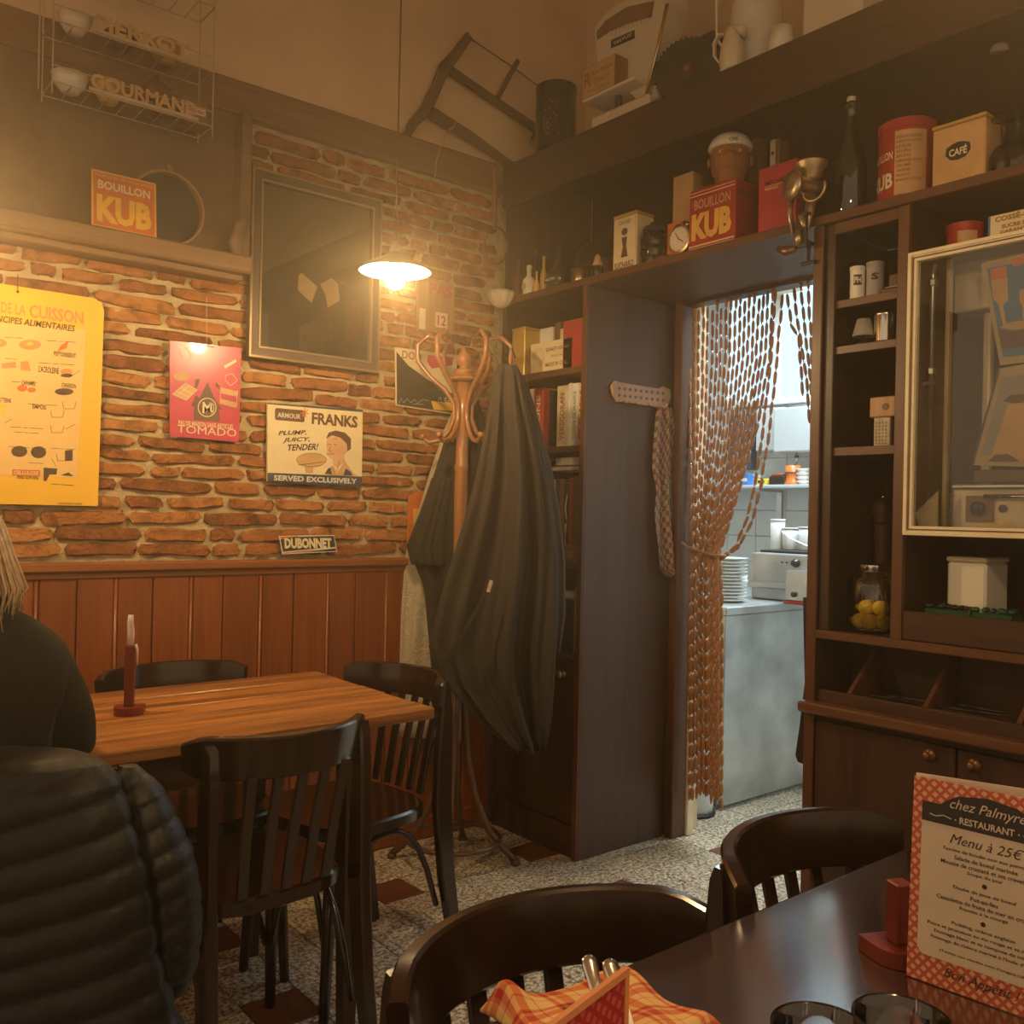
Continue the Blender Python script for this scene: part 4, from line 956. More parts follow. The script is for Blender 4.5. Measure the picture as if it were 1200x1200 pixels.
# head-shaped jug on top
y, z = yz(856, 225, X1+.08); c = Vector((X1+.075, y, ztk))
t = thing('head_jug', c, 'brown glazed head jug in a white cap standing on the red cube tin', 'jug')
hr = .062
rings = []
n = 28
fd = (Vector((-.80, -.60, 0))).normalized(); sd = Vector((fd.y, -fd.x, 0))
def headring(z):
    u = (z-.085)/.085
    base = math.sqrt(max(.02, 1-min(.995, abs(u))**2.4))*hr
    if z < .05: base = .040+.012*(z/.05)
    rg = []
    for k in range(n):
        a = 2*math.pi*k/n; r = base*(1.0+.10*abs(math.cos(a)))
        ca, sa = math.cos(a), math.sin(a)                   # ca towards the face
        if ca > .0:
            nose = math.exp(-(sa/.20)**2)*max(0, 1-abs(z-.081)/.026)*.026
            brow = math.exp(-((z-.108)/.008)**2)*.004*max(0, 1-abs(sa)/.75)
            eye = -math.exp(-((z-.097)/.008)**2)*math.exp(-((abs(sa)-.36)/.15)**2)*.007
            lips = math.exp(-((z-.056)/.006)**2)*math.exp(-(sa/.33)**2)*.006
            chin = math.exp(-((z-.036)/.010)**2)*math.exp(-(sa/.4)**2)*.006
            cheek = math.exp(-((z-.075)/.018)**2)*math.exp(-((abs(sa)-.55)/.2)**2)*.004
            r += nose+brow+eye+lips+chin+cheek
        rg.append(c+fd*(ca*r)+sd*(sa*r)+Vector((0, 0, z)))
    return rg
MB().loft([headring(z) for z in [0, .010, .02, .03, .036, .043, .05, .056, .062, .068, .074, .080, .086, .092, .097, .103, .108, .115, .122, .13]]).build('head', 'poster_brown', t, smooth=True)
MB().lathe(c+Vector((0, 0, .120)), [(.068, 0), (.072, .006), (.069, .018), (.060, .034), (.045, .046), (.02, .052), (.002, .053)], 24).build('cap', 'enamel_white', t, smooth=True)
for s in (-1, 1): MB().ball(c+sd*(s*.066)+Vector((0, 0, .085)), .014, 10, 7, (.7, .5, 1.2)).build('ear', 'poster_brown', t, smooth=True)
for s in (-1, 1):
    e = Pl(c+fd*.0575+sd*(s*.024)+Vector((0, 0, .097)), -sd, (0, 0, 1)); MB().disc(e, 0, 0, .012, .006, .006, n=14).build('eye', 'tan_print', t); MB().disc(e, 0, 0, .004, .0045, .0068, n=10).build('pupil', 'brown_print', t)
q = Pl(c+fd*.0715+sd*.03+Vector((0, 0, .122)), -sd, (0, 0, 1)); MB().text('OYS', q, .028, .002, .026, .012, .004, bold=.02).build('lettering', 'ink', t)
# red guide book
t, A, B, w, h = tin_box('guide_book', 'red guide book of France upright beside the mincer over the doorway', 'book', X1+.01, 889.5, 934, 199, SZ, .045, 'red_leather', .002)
m = MB(); m.text('MICHELIN', A, w*.18, h*.73, w*.74, h*.06, .001, bold=.03); m.build('lettering', 'ink', t)
m = MB(); m.text('FRANCE', A, w*.18, h*.655, w*.34, h*.035, .001, bold=.02); m.rect(A, w*.18, h*.705, w*.92, h*.711, .001); m.build('lettering', 'cream_print', t)
# orange brown carton behind the tin
t, A, B, w, h = tin_box('carton', 'orange brown carton standing behind the alarm clock over the doorway', 'box', X1+.10, 789, 812, 208, SZ, .06, 'tan_print', .002)
m = MB(); m.text('A', A, w*.3, h*.25, w*.4, h*.12, .001); m.line(A, [(w*.1, h*.3), (w*.9, h*.34)], .002, .001); m.build('lettering', 'orange_print', t)
t, A, B, w, h = tin_box('carton', 'small orange carton just behind the alarm clock', 'box', X1+.045, 782, 800, 263, SZ, .04, 'orange_print', .002)
# alarm clock
y, z = yz(797, 281, X1+.01); c = Vector((X1+.008, y, SZ+.063)); r = .044
t = thing('alarm_clock', (c.x+.02, c.y, SZ), 'round brass alarm clock with a pale dial left of the red cube tin', 'clock')
MB().lathe(c+Vector((.045, 0, 0)), [(.034, 0), (r, .006), (r, .040), (r+.003, .043), (r+.003, .048), (r-.004, .050)], 28, (-1, 0, 0)).build('case', 'brass', t, smooth=False)
P = fx(c.x-.0055, c.y, c.z)
MB().disc(P, 0, 0, r-.004, r-.004, .0003, n=28).build('dial', 'paper', t)
m = MB()
for k in range(12): a = R(30*k); m.line(P, [((r-.009)*math.cos(a), (r-.009)*math.sin(a)), ((r-.005)*math.cos(a), (r-.005)*math.sin(a))], .0022, .001)
m.build('hour_marks_drawing', 'ink', t)
MB().line(P, [(-.004, .002), (.020, -.012)], .0030, .0014).build('hand', 'ink', t); MB().line(P, [(.003, -.003), (-.014, .022)], .0024, .0016).build('hand', 'ink', t)
for s in (-1, 1): MB().tube([c+Vector((.02, s*.020, -.035)), c+Vector((.02, s*.030, -.062))], .004, 8).build('foot', 'brass', t)
for s in (-1, 1): MB().lathe(c+Vector((.02, s*.020, .042)), [(.016, 0), (.017, .006), (.012, .013), (.002, .016)], 14).build('bell', 'brass', t, smooth=True)
MB().tube([c+Vector((.02, -.020, .057)), c+Vector((.02, 0, .070)), c+Vector((.02, .020, .057))], .002, 6).build('bail', 'brass', t)
# storm lantern / preserving jar
y, z = yz(766, 285, X1+.03)
t = thing('lantern_jar', (X1+.03, y, SZ), 'ribbed glass jar with a metal clamp lid right of the cocoa tin', 'jar')
MB().lathe((X1+.03, y, SZ), [(.040, 0), (.046, .008), (.046, .03), (.043, .035), (.046, .04), (.046, .065), (.043, .07), (.046, .075), (.044, .10), (.034, .112), (.034, .12)], 24).build('body', 'glass_dark', t, smooth=True)
MB().lathe((X1+.03, y, SZ+.1205), [(.038, 0), (.040, .006), (.036, .016), (.014, .022), (.013, .032), (.002, .036)], 24).build('lid', 'dark_metal', t, smooth=True)
MB().tube([(X1-.012, y+.02*math.cos(a), SZ+.06+.055*math.sin(a)) for a in [R(20+14*k) for k in range(24)]], .003, 6).build('handle', 'dark_metal', t, smooth=True)
t2 = tag(MB().lathe((X1+.02, y-.058, SZ), [(.020, 0), (.026, .006), (.030, .020), (.026, .022), (.02, .008)], 20).build('saucer_dish', 'copper_dark', None, smooth=True), 'low dark dish beside the alarm clock feet', 'dish')
# cocoa tin
t, A, B, w, h = tin_box('cocoa_tin', 'yellow cocoa tin with a printed figure over the bookcase end', 'tin', X1-.01, 719, 746, 258, SZ, .09, 'cream_print')
m = MB(); m.text('SUCHARD', A, w*.08, h*.05, w*.84, h*.12, .001, bold=.02); m.text('CACAO', A, w*.25, h*.86, w*.5, h*.07, .001, bold=.01)
m.disc(A, w*.5, h*.72, w*.13, h*.07, .001); m.poly(A, [(w*.36, h*.25), (w*.66, h*.25), (w*.58, h*.45), (w*.62, h*.62), (w*.38, h*.62), (w*.44, h*.45)], .001); m.build('figure_drawing', 'brown_print', t)
m = MB(); frame_bars(m, A, .003, .003, w-.003, h-.003, .0015, 0, .0006); m.build('border_stripe', 'tan_print', t)
MB().box((X1-.011, yz(746, 258, X1-.01)[0]-.001, SZ+h+.0005), (X1+.081, yz(719, 258, X1-.01)[0]+.001, SZ+h+.012), .003).build('lid', 'tin_gold', t)
# dark felt hat
y, z = yz(688, 285, X1+.16); t = thing('felt_hat', (X1+.2, y, SZ), 'dark felt hat tipped on its side behind the small bottles', 'hat')
c = Vector((X1+.23, y, SZ+.13)); ax = Vector((-.75, -.15, .30)).normalized()
MB().lathe(c, [(.125, -.004), (.128, 0), (.080, .004), (.075, .03), (.072, .07), (.055, .088), (.02, .092), (.001, .090)], 32, ax).build('crown', 'coat_dark', t, smooth=True)
MB().lathe(c, [(.0765, .006), (.0785, .008), (.0770, .026), (.0755, .026)], 32, ax, cap=False).build('band', 'black_paint', t, smooth=True)
# small bottles and jars on the bookcase end of the shelf
def bottle(px, X, r, h, mat, lab, neck=.35, name='small_bottle', cap=None):
    y = yz(px, 330, X)[0]; c = Vector((X, y, SZ))
    t = thing(name, c, lab, 'bottle')
    MB().lathe(c, [(r*.9, 0), (r, .004), (r, h*(1-neck)*.9), (r*.8, h*(1-neck)), (r*.38, h*(1-neck*.7)), (r*.36, h*.97), (r*.42, h*.975), (r*.42, h)], 18).build('glass', mat, t, smooth=True)
    if cap: MB().lathe(c+Vector((0, 0, h+.0005)), [(r*.45, 0), (r*.45, .014), (r*.3, .017)], 12).build('cap', cap, t, smooth=True)
    return t, c
t, c = bottle(620, X1, .026, .105, 'enamel_white', 'squat white bottle with a round label at the bookcase end of the shelf', cap='cream_paint')
MB().disc(fx(c.x-.0268, c.y, c.z+.035), 0, 0, .013, .013, .0004, n=18).build('label_patch', 'tan_print', t)
t, c = bottle(629, X1-.008, .011, .085, 'yellow_print', 'thin yellow bottle right of the squat white bottle', .5)
t, c = bottle(637, X1+.02, .014, .15, 'tin_gold', 'slim amber bottle left of the lettered carafe', .45)
t, c = bottle(607, X1+.02, .022, .16, 'copper_dark', 'dark brown bottle next to the brick wall on the long shelf', .4)
t, c = bottle(627, X1+.09, .03, .22, 'glass_dark', 'tall dark glass bottle behind the squat white bottle', .4)
t, c = bottle(653, X1+.0, .036, .165, 'glass_dark', 'glass carafe with a small black label over the bookcase', .55, name='carafe')
A = fx(c.x-.0375, c.y+.032, c.z+.020); MB().rect(A, 0, 0, .064, .020, 0, .0006).build('label_patch', 'ink', t); MB().text('MARTINI', A, .006, .005, .052, .010, .0012, bold=.02).build('lettering', 'enamel_white', t)
vessel('metal_cup', 'small shiny metal cup over the bookcase left of the cocoa tin', 'cup', X1, yz(679, 320, X1)[0], SZ, [(.026, 0), (.027, .003), (.032, .052), (.0305, .052), (.025, .006)], 'brass')
y = yz(700, 318, X1)[0]; t = thing('salt_cellar', (X1, y, SZ), 'small glass cellar with a pointed knob left of the cocoa tin', 'cellar')
MB().lathe((X1, y, SZ), [(.022, 0), (.024, .003), (.022, .042), (.019, .045)], 18).build('body', 'glass_dark', t, smooth=True)
MB().lathe((X1, y, SZ+.0455), [(.020, 0), (.016, .012), (.012, .028), (.010, .036), (.001, .044)], 14).build('knob', 'tan_print', t, smooth=True)
vessel('dark_jar', 'dark rounded jar tucked behind the cocoa tin', 'jar', X1+.10, yz(722, 290, X1+.10)[0]+.045, SZ, [(.03, 0), (.042, .02), (.046, .06), (.036, .095), (.03, .10)], 'copper_dark')
# dark boxes behind the red book
for px0, px1, pt, dx, lab in ((878, 890, 165, .17, 'tall dark box behind the head jug'), (903, 914, 165, .15, 'dark upright box with a spotted edge above the red guide book')):
    t, A, B, w, h = tin_box('upright_box', lab, 'box', X1+dx, px0, px1, pt, SZ, .05, 'book_brown', .002)
    if dx == .15:
        MB().rect(A, 0, h*.45, w*.55, h, .0006).build('label_strip', 'stone', t)
        m = MB()
        for k in range(3): m.disc(A, w*.27, h*(.62+.13*k), .006, .006, .0012, n=10)
        m.build('spot_drawing', 'ink', t)
# meat mincer clamped to the shelf edge
y, z = yz(945, 250, XW-.03); X = XW-.035
t = thing('meat_mincer', (X, y, 2.05), 'cast metal hand mincer clamped to the shelf edge at the top right of the doorway', 'mincer')
zt = yz(945, 193, X)[1]
MB().lathe((X, y-.015, zt-.055), [(.020, 0), (.026, .01), (.036, .035), (.046, .05), (.047, .055), (.040, .055), (.03, .035)], 22).build('hopper', 'old_brass', t, smooth=True)
MB().lathe((X-.055, y+.01, zt-.068), [(.034, 0), (.036, .008), (.030, .014), (.027, .05), (.024, .09)], 22, (1, -.35, 0)).lathe((X-.060, y+.011, zt-.068), [(.012, 0), (.040, .001), (.040, .012), (.034, .013)], 22, (1, -.35, 0)).build('barrel', 'old_brass', t, smooth=True)
MB().tube([(X+.015, y-.010, zt-.09), (X+.010, y-.005, zt-.14), (X-.004, y, zt-.19), (X-.014, y, 2.110)], [.017, .013, .011, .014], 10).build('stem', 'old_brass', t, smooth=True)
MB().tube([(X-.015, y+.035, zt-.08), (X-.02, y+.038, zt-.13), (X-.02, y+.022, zt-.20), (X-.018, y+.012, 2.07), (X-.016, y+.010, 2.03)], [.009, .008, .008, .010, .012], 9).build('leg', 'old_brass', t, smooth=True)
MB().box((X-.004, y-.016, 2.1105), (X+.055, y+.022, 2.122), .002).box((X-.012, y-.012, 2.020), (X-.001, y+.018, 2.122), .002).box((X-.004, y-.012, 2.030), (X+.04, y+.014, 2.042), .002).build('clamp', 'dark_metal', t)
MB().tube([(X+.02, y, 2.03), (X+.02, y, 1.985)], .005, 8).tube([(X+.02, y-.022, 1.983), (X+.02, y+.022, 1.983)], .006, 8).build('clamp_screw', 'dark_metal', t)
MB().tube([(X-.03, y-.045+.035*math.cos(a), zt-.085+.035*math.sin(a)) for a in [R(-200+13*k) for k in range(20)]], .004, 7).build('crank', 'old_brass', t, smooth=True)
MB().tube([(X-.012, y+.020, 2.020), (X-.016, y+.045, 2.018), (X-.018, y+.075, 2.03)], [.010, .015, .010], 10).build('crank_grip', 'copper_dark', t, smooth=True)
# swing-top bottle
y, z = yz(997, 160, X1+.07); c = Vector((X1+.07, y, SZ)); ht = yz(997, 112, X1+.07)[1]-SZ
t = thing('swing_top_bottle', c, 'dark swing-top glass bottle with a white stopper left of the round tin', 'bottle')
MB().lathe(c, [(.042, 0), (.046, .006), (.046, ht*.42), (.040, ht*.52), (.022, ht*.68), (.015, ht*.80), (.014, ht*.90), (.018, ht*.905), (.018, ht*.94)], 24).build('glass', 'glass_green', t, smooth=True)
MB().lathe(c+Vector((0, 0, ht*.945)), [(.012, 0), (.014, .004), (.013, .014), (.004, .018)], 14).build('stopper', 'enamel_white', t, smooth=True)
for s in (-1, 1): MB().tube([c+Vector((0, s*.017, ht*.82)), c+Vector((0, s*.026, ht*.88)), c+Vector((0, s*.014, ht*.965))], .0016, 5).build('bail_wire', 'dark_metal', t)
# big KUB drum
Xd = X1+.085; yl = yz(1022, 190, Xd)[0]; yr_ = yz(1096, 190, Xd)[0]; rD = (yl-yr_)/2*.80
cy = (yl+yr_)/2; c = Vector((Xd+.02, cy, SZ)); ht = yz(1058, 131, Xd-rD)[1]-SZ
t = thing('round_tin', c, 'large round red bouillon tin with a yellow text panel on the right shelf', 'tin')
MB().lathe(c, [(rD, 0), (rD+.003, .003), (rD, .008), (rD, ht-.03), (rD+.002, ht-.028), (rD+.002, ht-.004), (rD-.004, ht)], 40).build('body', 'kub_red', t, auto=30)
vd = math.atan2(-cy, -c.x)                                   # towards the viewer
def curve(a0, zb, d=.0012): return lambda q, e: Vector((c.x+(rD+d)*math.cos(a0+q/rD), c.y+(rD+d)*math.sin(a0+q/rD), c.z+zb+e))
def band(m, a0, a1, z0, z1, d, n=14):
    P0 = [Vector((c.x+(rD+d)*math.cos(a0+(a1-a0)*k/n), c.y+(rD+d)*math.sin(a0+(a1-a0)*k/n), c.z+z)) for z in (z0, z1) for k in range(n+1)]
    return m.add(P0, [(k, k+1, n+2+k, n+1+k) for k in range(n)])
m = MB(); band(m, vd-.42, vd+.72, .030, ht-.038, .0010); m.build('text_panel', 'tan_print', t)
m = MB(); band(m, vd-1.5, vd+1.4, .0085, .026, .0010); m.build('rim_stripe', 'tan_print', t)
m = MB()
for k, s in enumerate(('BOUILLON CONCENTRE', 'MEILLEURE QUALITE', 'LE KUB', 'SOUPES', 'SAUCES', 'GRAND PRIX', 'LEGUMES', 'VIANDES', 'RAGOUTS', 'MARQUE DEPOSEE')):
    w = rD*(.9 if k in (0, 1, 5, 9) else .5); m.text(s, None, -.36*rD, 0, w, (ht-.1)*.055, bend=curve(vd, ht-.060-(ht-.1)*.092*k, .002), bold=.02)
m.build('lettering', 'poster_brown', t)
m = MB(); m.text('ALIMENTAIRES KUB', None, -.55*rD, 0, 1.25*rD, .012, bend=curve(vd, .012, .002), bold=.03); m.text('AVEC  TEMPS', None, -.3*rD, 0, 1.0*rD, .012, bend=curve(vd, ht-.024, .003), bold=.02); m.build('lettering', 'kub_red', t)
m = MB(); m.text('KUB', None, -1.55*rD, 0, 1.08*rD, (ht-.1)*.30, bend=curve(vd, .052, .002), bold=.04); m.text('BOUILLON', None, -1.55*rD, 0, 1.06*rD, (ht-.1)*.16, bend=curve(vd, .13, .002), bold=.02); m.build('lettering', 'cream_print', t)
# CAFE tin
t, A, B, w, h = tin_box('coffee_tin', 'wood-yellow CAFE tin with a black badge right of the round tin', 'tin', X1+.02, 1093, 1155, 154, SZ, .09, 'tan_print', .004)
m = MB(); m.poly(A, [(w*.26, h*.55), (w*.36, h*.46), (w*.5, h*.44), (w*.64, h*.46), (w*.74, h*.55), (w*.72, h*.66), (w*.62, h*.70), (w*.5, h*.72), (w*.38, h*.70), (w*.28, h*.66)], .0008); m.build('badge_patch', 'ink', t)
m = MB(); m.text('CAFÉ', A, w*.33, h*.51, w*.34, h*.14, .0016, bold=.03); m.build('lettering', 'cream_print', t)
m = MB(); m.disc(A, w*.08, .0, w*.14, h*.10, .0009, n=12, a0=0, a1=math.pi); m.disc(A, w*.88, .0, w*.13, h*.12, .0009, n=12, a0=0, a1=math.pi); m.build('corner_patch', 'brown_print', t)
m = MB()
for k in range(5): m.line(A, [(w*.5, h*.40), (w*(.15+.17*k), h*.10)], .0012, .0007)
m.build('sunray_drawing', 'yellow_print', t)
MB().box((X1+.018, yz(1155, 154, X1+.02)[0]-.002, SZ+h+.0005), (X1+.112, yz(1093, 154, X1+.02)[0]+.002, SZ+h+.010), .002).build('lid', 'tin_gold', t)
for px in (1176, 1192):
    vessel('wine_glass', 'dark upturned glass at the right end of the long shelf, %s one' % ('left' if px == 1176 else 'right'), 'glass', X1+.05, yz(px, 180, X1+.05)[0], SZ, [(.034, 0), (.036, .002), (.032, .06), (.02, .085), (.006, .09), (.005, .15), (.03, .155), (.03, .158)], 'glass_dark')
q = at('X', 1180, 58, XD-.034); t = thing('reflection_bell', q, 'small pale bell shape standing in for a lamp reflection high on the dark boarding at the right', 'bell')  # pale bell shape put in for a faint lamp reflection
MB().lathe(q+Vector((-.05, 0, -.02)), [(.026, 0), (.022, .012), (.014, .026), (.004, .032)], 16).build('bell', 'enamel_white', t, smooth=True)
MB().tube([q+Vector((.003, 0, .03)), q+Vector((-.03, 0, .03)), q+Vector((-.05, 0, .012))], .004, 7).build('bracket', 'dark_metal', t)

# ------------------------------------------------------------------ things on the top board (z = 2.656)
TZ2 = 2.656
y, z = yz(655, 130, X1+.09); c = Vector((X1+.075, y, TZ2)); rT = .080; ht = yz(655, 90, X1+.09-.07)[1]-TZ2
t = thing('black_canister', c, 'tall black painted canister left of the weighing scale on the top board', 'canister')
MB().lathe(c, [(rT, 0), (rT, ht*.9), (rT+.002, ht*.905), (rT+.002, ht*.985), (rT-.004, ht), (.002, ht+.004)], 32).build('body', 'black_gloss', t, auto=30)
m = MB(); vd2 = math.atan2(-c.y, -c.x)
for k in range(26):
    a = vd2-random.uniform(-.1, .75); zz = random.uniform(.2, .75)*ht; L = random.uniform(.012, .028); b = random.uniform(-1, 1)
    P0 = lambda a, z: Vector((c.x+(rT+.0008)*math.cos(a), c.y+(rT+.0008)*math.sin(a), c.z+z))
    m.add([P0(a, zz), P0(a+.05*math.cos(b)*4*L/.02*.3, zz+L*math.sin(b)), P0(a+.05*math.cos(b)*4*L/.02*.3, zz+L*math.sin(b)+.003), P0(a, zz+.003)], [(0, 1, 2, 3)])
m.build('painted_drawing', 'tin_gold', t)
# TESTUT scale
Xs = X1+.06
yl, zb_ = yz(690, 150, X1); ya = yz(700, 60, Xs)[0]; yb = yz(775, 60, Xs)[0]
t = thing('weighing_scale', (Xs+.05, (ya+yb)/2, TZ2), 'cream shop scale with a fan-shaped dial on the top board', 'scale')
A = fx(Xs, ya, TZ2); wS = ya-yb
hS = yz(785, 0, Xs)[1]-TZ2+.04
fan = [(wS*.30, .05), (wS*.78, .03), (wS*1.10, hS*.62), (wS*1.12, hS*.95), (wS*.85, hS*1.02), (wS*.45, hS*1.0), (wS*.10, hS*.88), (-.002, hS*.76), (wS*.02, hS*.70)]
fan = [on(A, 700, 72), on(A, 745, 115), on(A, 757, 117), on(A, 783, 5), on(A, 785, -25), on(A, 765, -18), on(A, 735, -2), on(A, 710, 15), on(A, 697, 33)]
MB().poly(A, ccw(fan), -.10, 0).build('head', 'enamel_cream', t)
m = MB(); flat(m, A, [(700, 47), (699, 38), (710, 24), (735, 8), (767, 1), (764, 20), (738, 27), (715, 37)], .001); m.build('dial_window_patch', 'crate_brown', t)
m = MB()
for k in range(13): x = 702+k*5; m.line(A, pts(A, [(x, 46-1.75*k), (x-.4, 40-1.75*k)]), .0014, .0016)
m.build('scale_mark_drawing', 'ink', t)
m = MB(); flat(m, A, [(716, 47), (744, 35), (744, 45), (716, 57)], .001); m.build('badge_patch', 'ink', t)
m = MB(); a = on(A, 719, 53.5); b = on(A, 741, 37.5); m.text('TESTUT', A, a[0], a[1], b[0]-a[0], .011, .002, bold=.02, slope=0); m.build('lettering', 'enamel_white', t)
MB().tube([A.p(*on(A, 757, 117), .004), A.p(*on(A, 771, 60), .004), A.p(*on(A, 783, 5), .004)], .006, 8).build('beaded_trim', 'brass', t, smooth=True)
y2 = yz(757, 150, X1)[0]; y1 = yz(692, 150, X1)[0]
MB().box((X1-.005, y2-.01, TZ2), (X1+.19, y1, TZ2+.055), .012).build('base', 'enamel_cream', t)
MB().tube([(Xs+.03, y2+.035, TZ2+.05), (Xs+.03, y2+.03, TZ2+.11)], .022, 12).build('neck', 'enamel_cream', t, smooth=True)
yp1 = yz(684, 118, X1)[0]; yp0 = yz(745, 112, X1)[0]; zp = yz(684, 118, X1)[1]
MB().box((X1-.01, yp0, zp-.012), (X1+.12, yp1, zp), .004).build('pan', 'enamel_white', t)
MB().tube([(X1+.05, (yp0+yp1)/2, TZ2+.05), (X1+.05, (yp0+yp1)/2, zp-.012)], .012, 10).build('pan_post', 'dark_metal', t)
MB().lathe((X1-.006, (yp0+yp1)/2-.01, TZ2+.034), [(.008, 0), (.008, .006), (.003, .007)], 12, (-1, 0, 0)).build('knob', 'enamel_white', t)
# tea crate on the pan
y1c = yz(684, 80, X1)[0]; y0c = yz(722, 70, X1)[0]; ztc = yz(684, 82, X1)[1]
t = thing('wooden_box', (X1+.05, (y0c+y1c)/2, zp), 'small printed wooden box standing on the scale pan', 'box')
MB().box((X1-.004, y0c, zp+.001), (X1+.105, y1c, ztc), .002).build('body', 'crate_brown', t)
A = fx(X1-.004, y1c, zp); w = y1c-y0c; h = ztc-zp
m = MB(); frame_bars(m, A, .003, .003, w-.003, h-.003, .002, 0, .0006); m.rect(A, .004, .004, w-.004, h-.004, .0003); m.build('label_field', 'tan_print', t)
m = MB(); m.text('Royal Mixture', A, w*.30, h*.62, w*.62, h*.16, .001, bold=.01); m.text('TOBACCO', A, w*.36, h*.36, w*.5, h*.13, .001); m.text('R', A, w*.07, h*.36, w*.2, h*.44, .001, bold=.01); m.text('Blended and Packed', A, w*.2, h*.14, w*.66, h*.08, .001); m.build('lettering', 'poster_brown', t)
B = fy(y0c, X1-.004, zp)
for k in range(6): MB().rect(B, .006+k*.017, .004, .020+k*.017, h-.004, 0, .0015).build('slat', 'poster_brown', t)
# dark gear grinder behind the scale
y, z = yz(812, 75, X1+.12)
t = thing('gear_grinder', (X1+.12, y, TZ2), 'dark cast iron machine with a toothed wheel right of the weighing scale', 'machine')
c = Vector((X1+.10, y, TZ2+.12)); m = MB(); ng = 40; rg0, rg1 = [], []
gd = Vector((-.85, -.5, 0)).normalized(); gs = Vector((gd.y, -gd.x, 0))
for k in range(ng*2):
    a = math.pi*k/ng; r = .118 if k % 2 else .108
    rg0.append(c+gs*(r*math.cos(a))+Vector((0, 0, r*math.sin(a)))); rg1.append(rg0[-1]+gd*.018)
m.loft([rg0, rg1]); m.build('gear_wheel', 'dark_metal', t)
MB().lathe(c, [(.035, 0), (.035, .03), (.018, .032), (.018, .045)], 20, gd).build('hub', 'copper_dark', t, smooth=True)
MB().box((X1+.10, y-.11, TZ2), (X1+.26, y+.10, TZ2+.03), .004).box((X1+.14, y-.07, TZ2+.03), (X1+.22, y+.06, TZ2+.26), .01).build('stand', 'dark_metal', t)
for k in range(5): MB().ball((X1+.03+random.uniform(-.012, .012), y-.075+k*.034, TZ2+.0165), .0165, 10, 7).build('iron_ball', 'copper_dark', t, smooth=True)
# cream enamel ware
y, z = yz(812, 10, X1+.24)
vessel('enamel_basin', 'cream enamel basin upended behind the dark machine on the top board', 'basin', X1+.36, y-.02, TZ2+.0, [(.10, 0), (.105, .01), (.11, .20), (.135, .30), (.14, .305), (.132, .31), (.10, .22)], 'enamel_cream')
def pitcher(px, X, r, h, mat, lab):
    y = yz(px, 60, X)[0]; c = Vector((X, y, TZ2)); t = thing('enamel_pitcher', c, lab, 'pitcher')
    MB().lathe(c, [(r*.86, 0), (r*.9, .004), (r, h*.25), (r*.9, h*.6), (r*.62, h*.85), (r*.66, h), (r*.62, h), (r*.58, h*.86)], 28).build('body', mat, t, smooth=True)
    d = Vector((-.35, .94, 0)); P = [c+d*(r*q)+Vector((0, 0, h*z)) for q, z in ((.62, .92), (1.1, .95), (1.45, .75), (1.4, .45), (.98, .25))]
    MB().strip(P, .022, .007, (.94, .35, 0)).build('handle', mat, t, auto=40)
    MB().tube([c-d*(r*.5)+Vector((0, 0, h*.88)), c-d*(r*.9)+Vector((0, 0, h*1.0)), c-d*(r*1.0)+Vector((0, 0, h*1.02))], [.03, .016, .010], 10).build('spout', mat, t, smooth=True)
    return t, c
t, c = pitcher(886, X1+.13, .092, .40, 'enamel_white', 'big cream enamel jug with a dark bow mark on the top board')
A = Pl(c+Vector((-.092, -.03, .31)), (.15, -.98, 0), (0, 0, 1)); MB().line(A, [(-.02, .03), (0, 0), (.02, .03), (.008, .005), (.0, .025)], .007, .006).build('bow_drawing', 'ink', t)
t, c = pitcher(858, X1+.0, .040, .13, 'enamel_cream', 'small cream enamel pitcher in front of the big jug')
vessel('enamel_mug', 'small white enamel mug beside the big jug on the top board', 'mug', X1+.01, yz(915, 55, X1+.01)[0], TZ2, [(.034, 0), (.036, .002), (.036, .068), (.0345, .068), (.033, .004)], 'enamel_white')
t, A, B, w, h = tin_box('bread_bin', 'cream enamel bin at the right end of the top board', 'bin', X1+.02, 940, 1010, -60, TZ2, .18, 'enamel_cream', .012)
MB().box((X1+.018, A.o.y-w-.001, TZ2+.002), (X1+.2005, A.o.y+.001, TZ2+.012), .002).build('base_trim', 'dark_metal', t)
# ------------------------------------------------------------------ dresser contents
XI = XW+.045
t = thing('spice_tin', (XI, yz(1003, 345, XI)[0], 1.8675), 'pale round tin with a dark PH label on the top dresser shelf', 'tin')
def label_cyl(px0, px1, X, zb, pt, body, t, txt=None, lab='ink', panel=None):
    yl = yz(px0, 345, X)[0]; yr = yz(px1, 345, X)[0]; r = (yl-yr)/2*.82; c = Vector((X+.01, (yl+yr)/2, zb)); h = yz(px0, pt, X)[1]-zb
    MB().lathe(c, [(r, 0), (r, h-.012), (r+.0015, h-.0115), (r+.0015, h-.002), (r-.003, h)], 28).build('body', body, t, auto=30)
    vd = math.atan2(-c.y, -c.x); f = lambda q, e: Vector((c.x+(r+.0014)*math.cos(vd+q/r), c.y+(r+.0014)*math.sin(vd+q/r), zb+e))
    if panel:
        n = 8; V = [f(-r*.5+r*1.0*k/n, e)-Vector((0, 0, 0)) for e in (h*.42, h*.72) for k in range(n+1)]
        MB().add(V, [(k, k+1, n+2+k, n+1+k) for k in range(n)]).build('label_patch', panel, t)
    if txt: f2 = lambda q, e: Vector((c.x+(r+.0024)*math.cos(vd+q/r), c.y+(r+.0024)*math.sin(vd+q/r), zb+e)); MB().text(txt, None, -r*.42, h*.48, r*.8, h*.18, bend=f2, bold=.03).build('lettering', lab, t)
    return c, r, h
label_cyl(993, 1012, XI, 1.8675, 314, 'book_white', t, 'PH', 'enamel_white', 'ink')
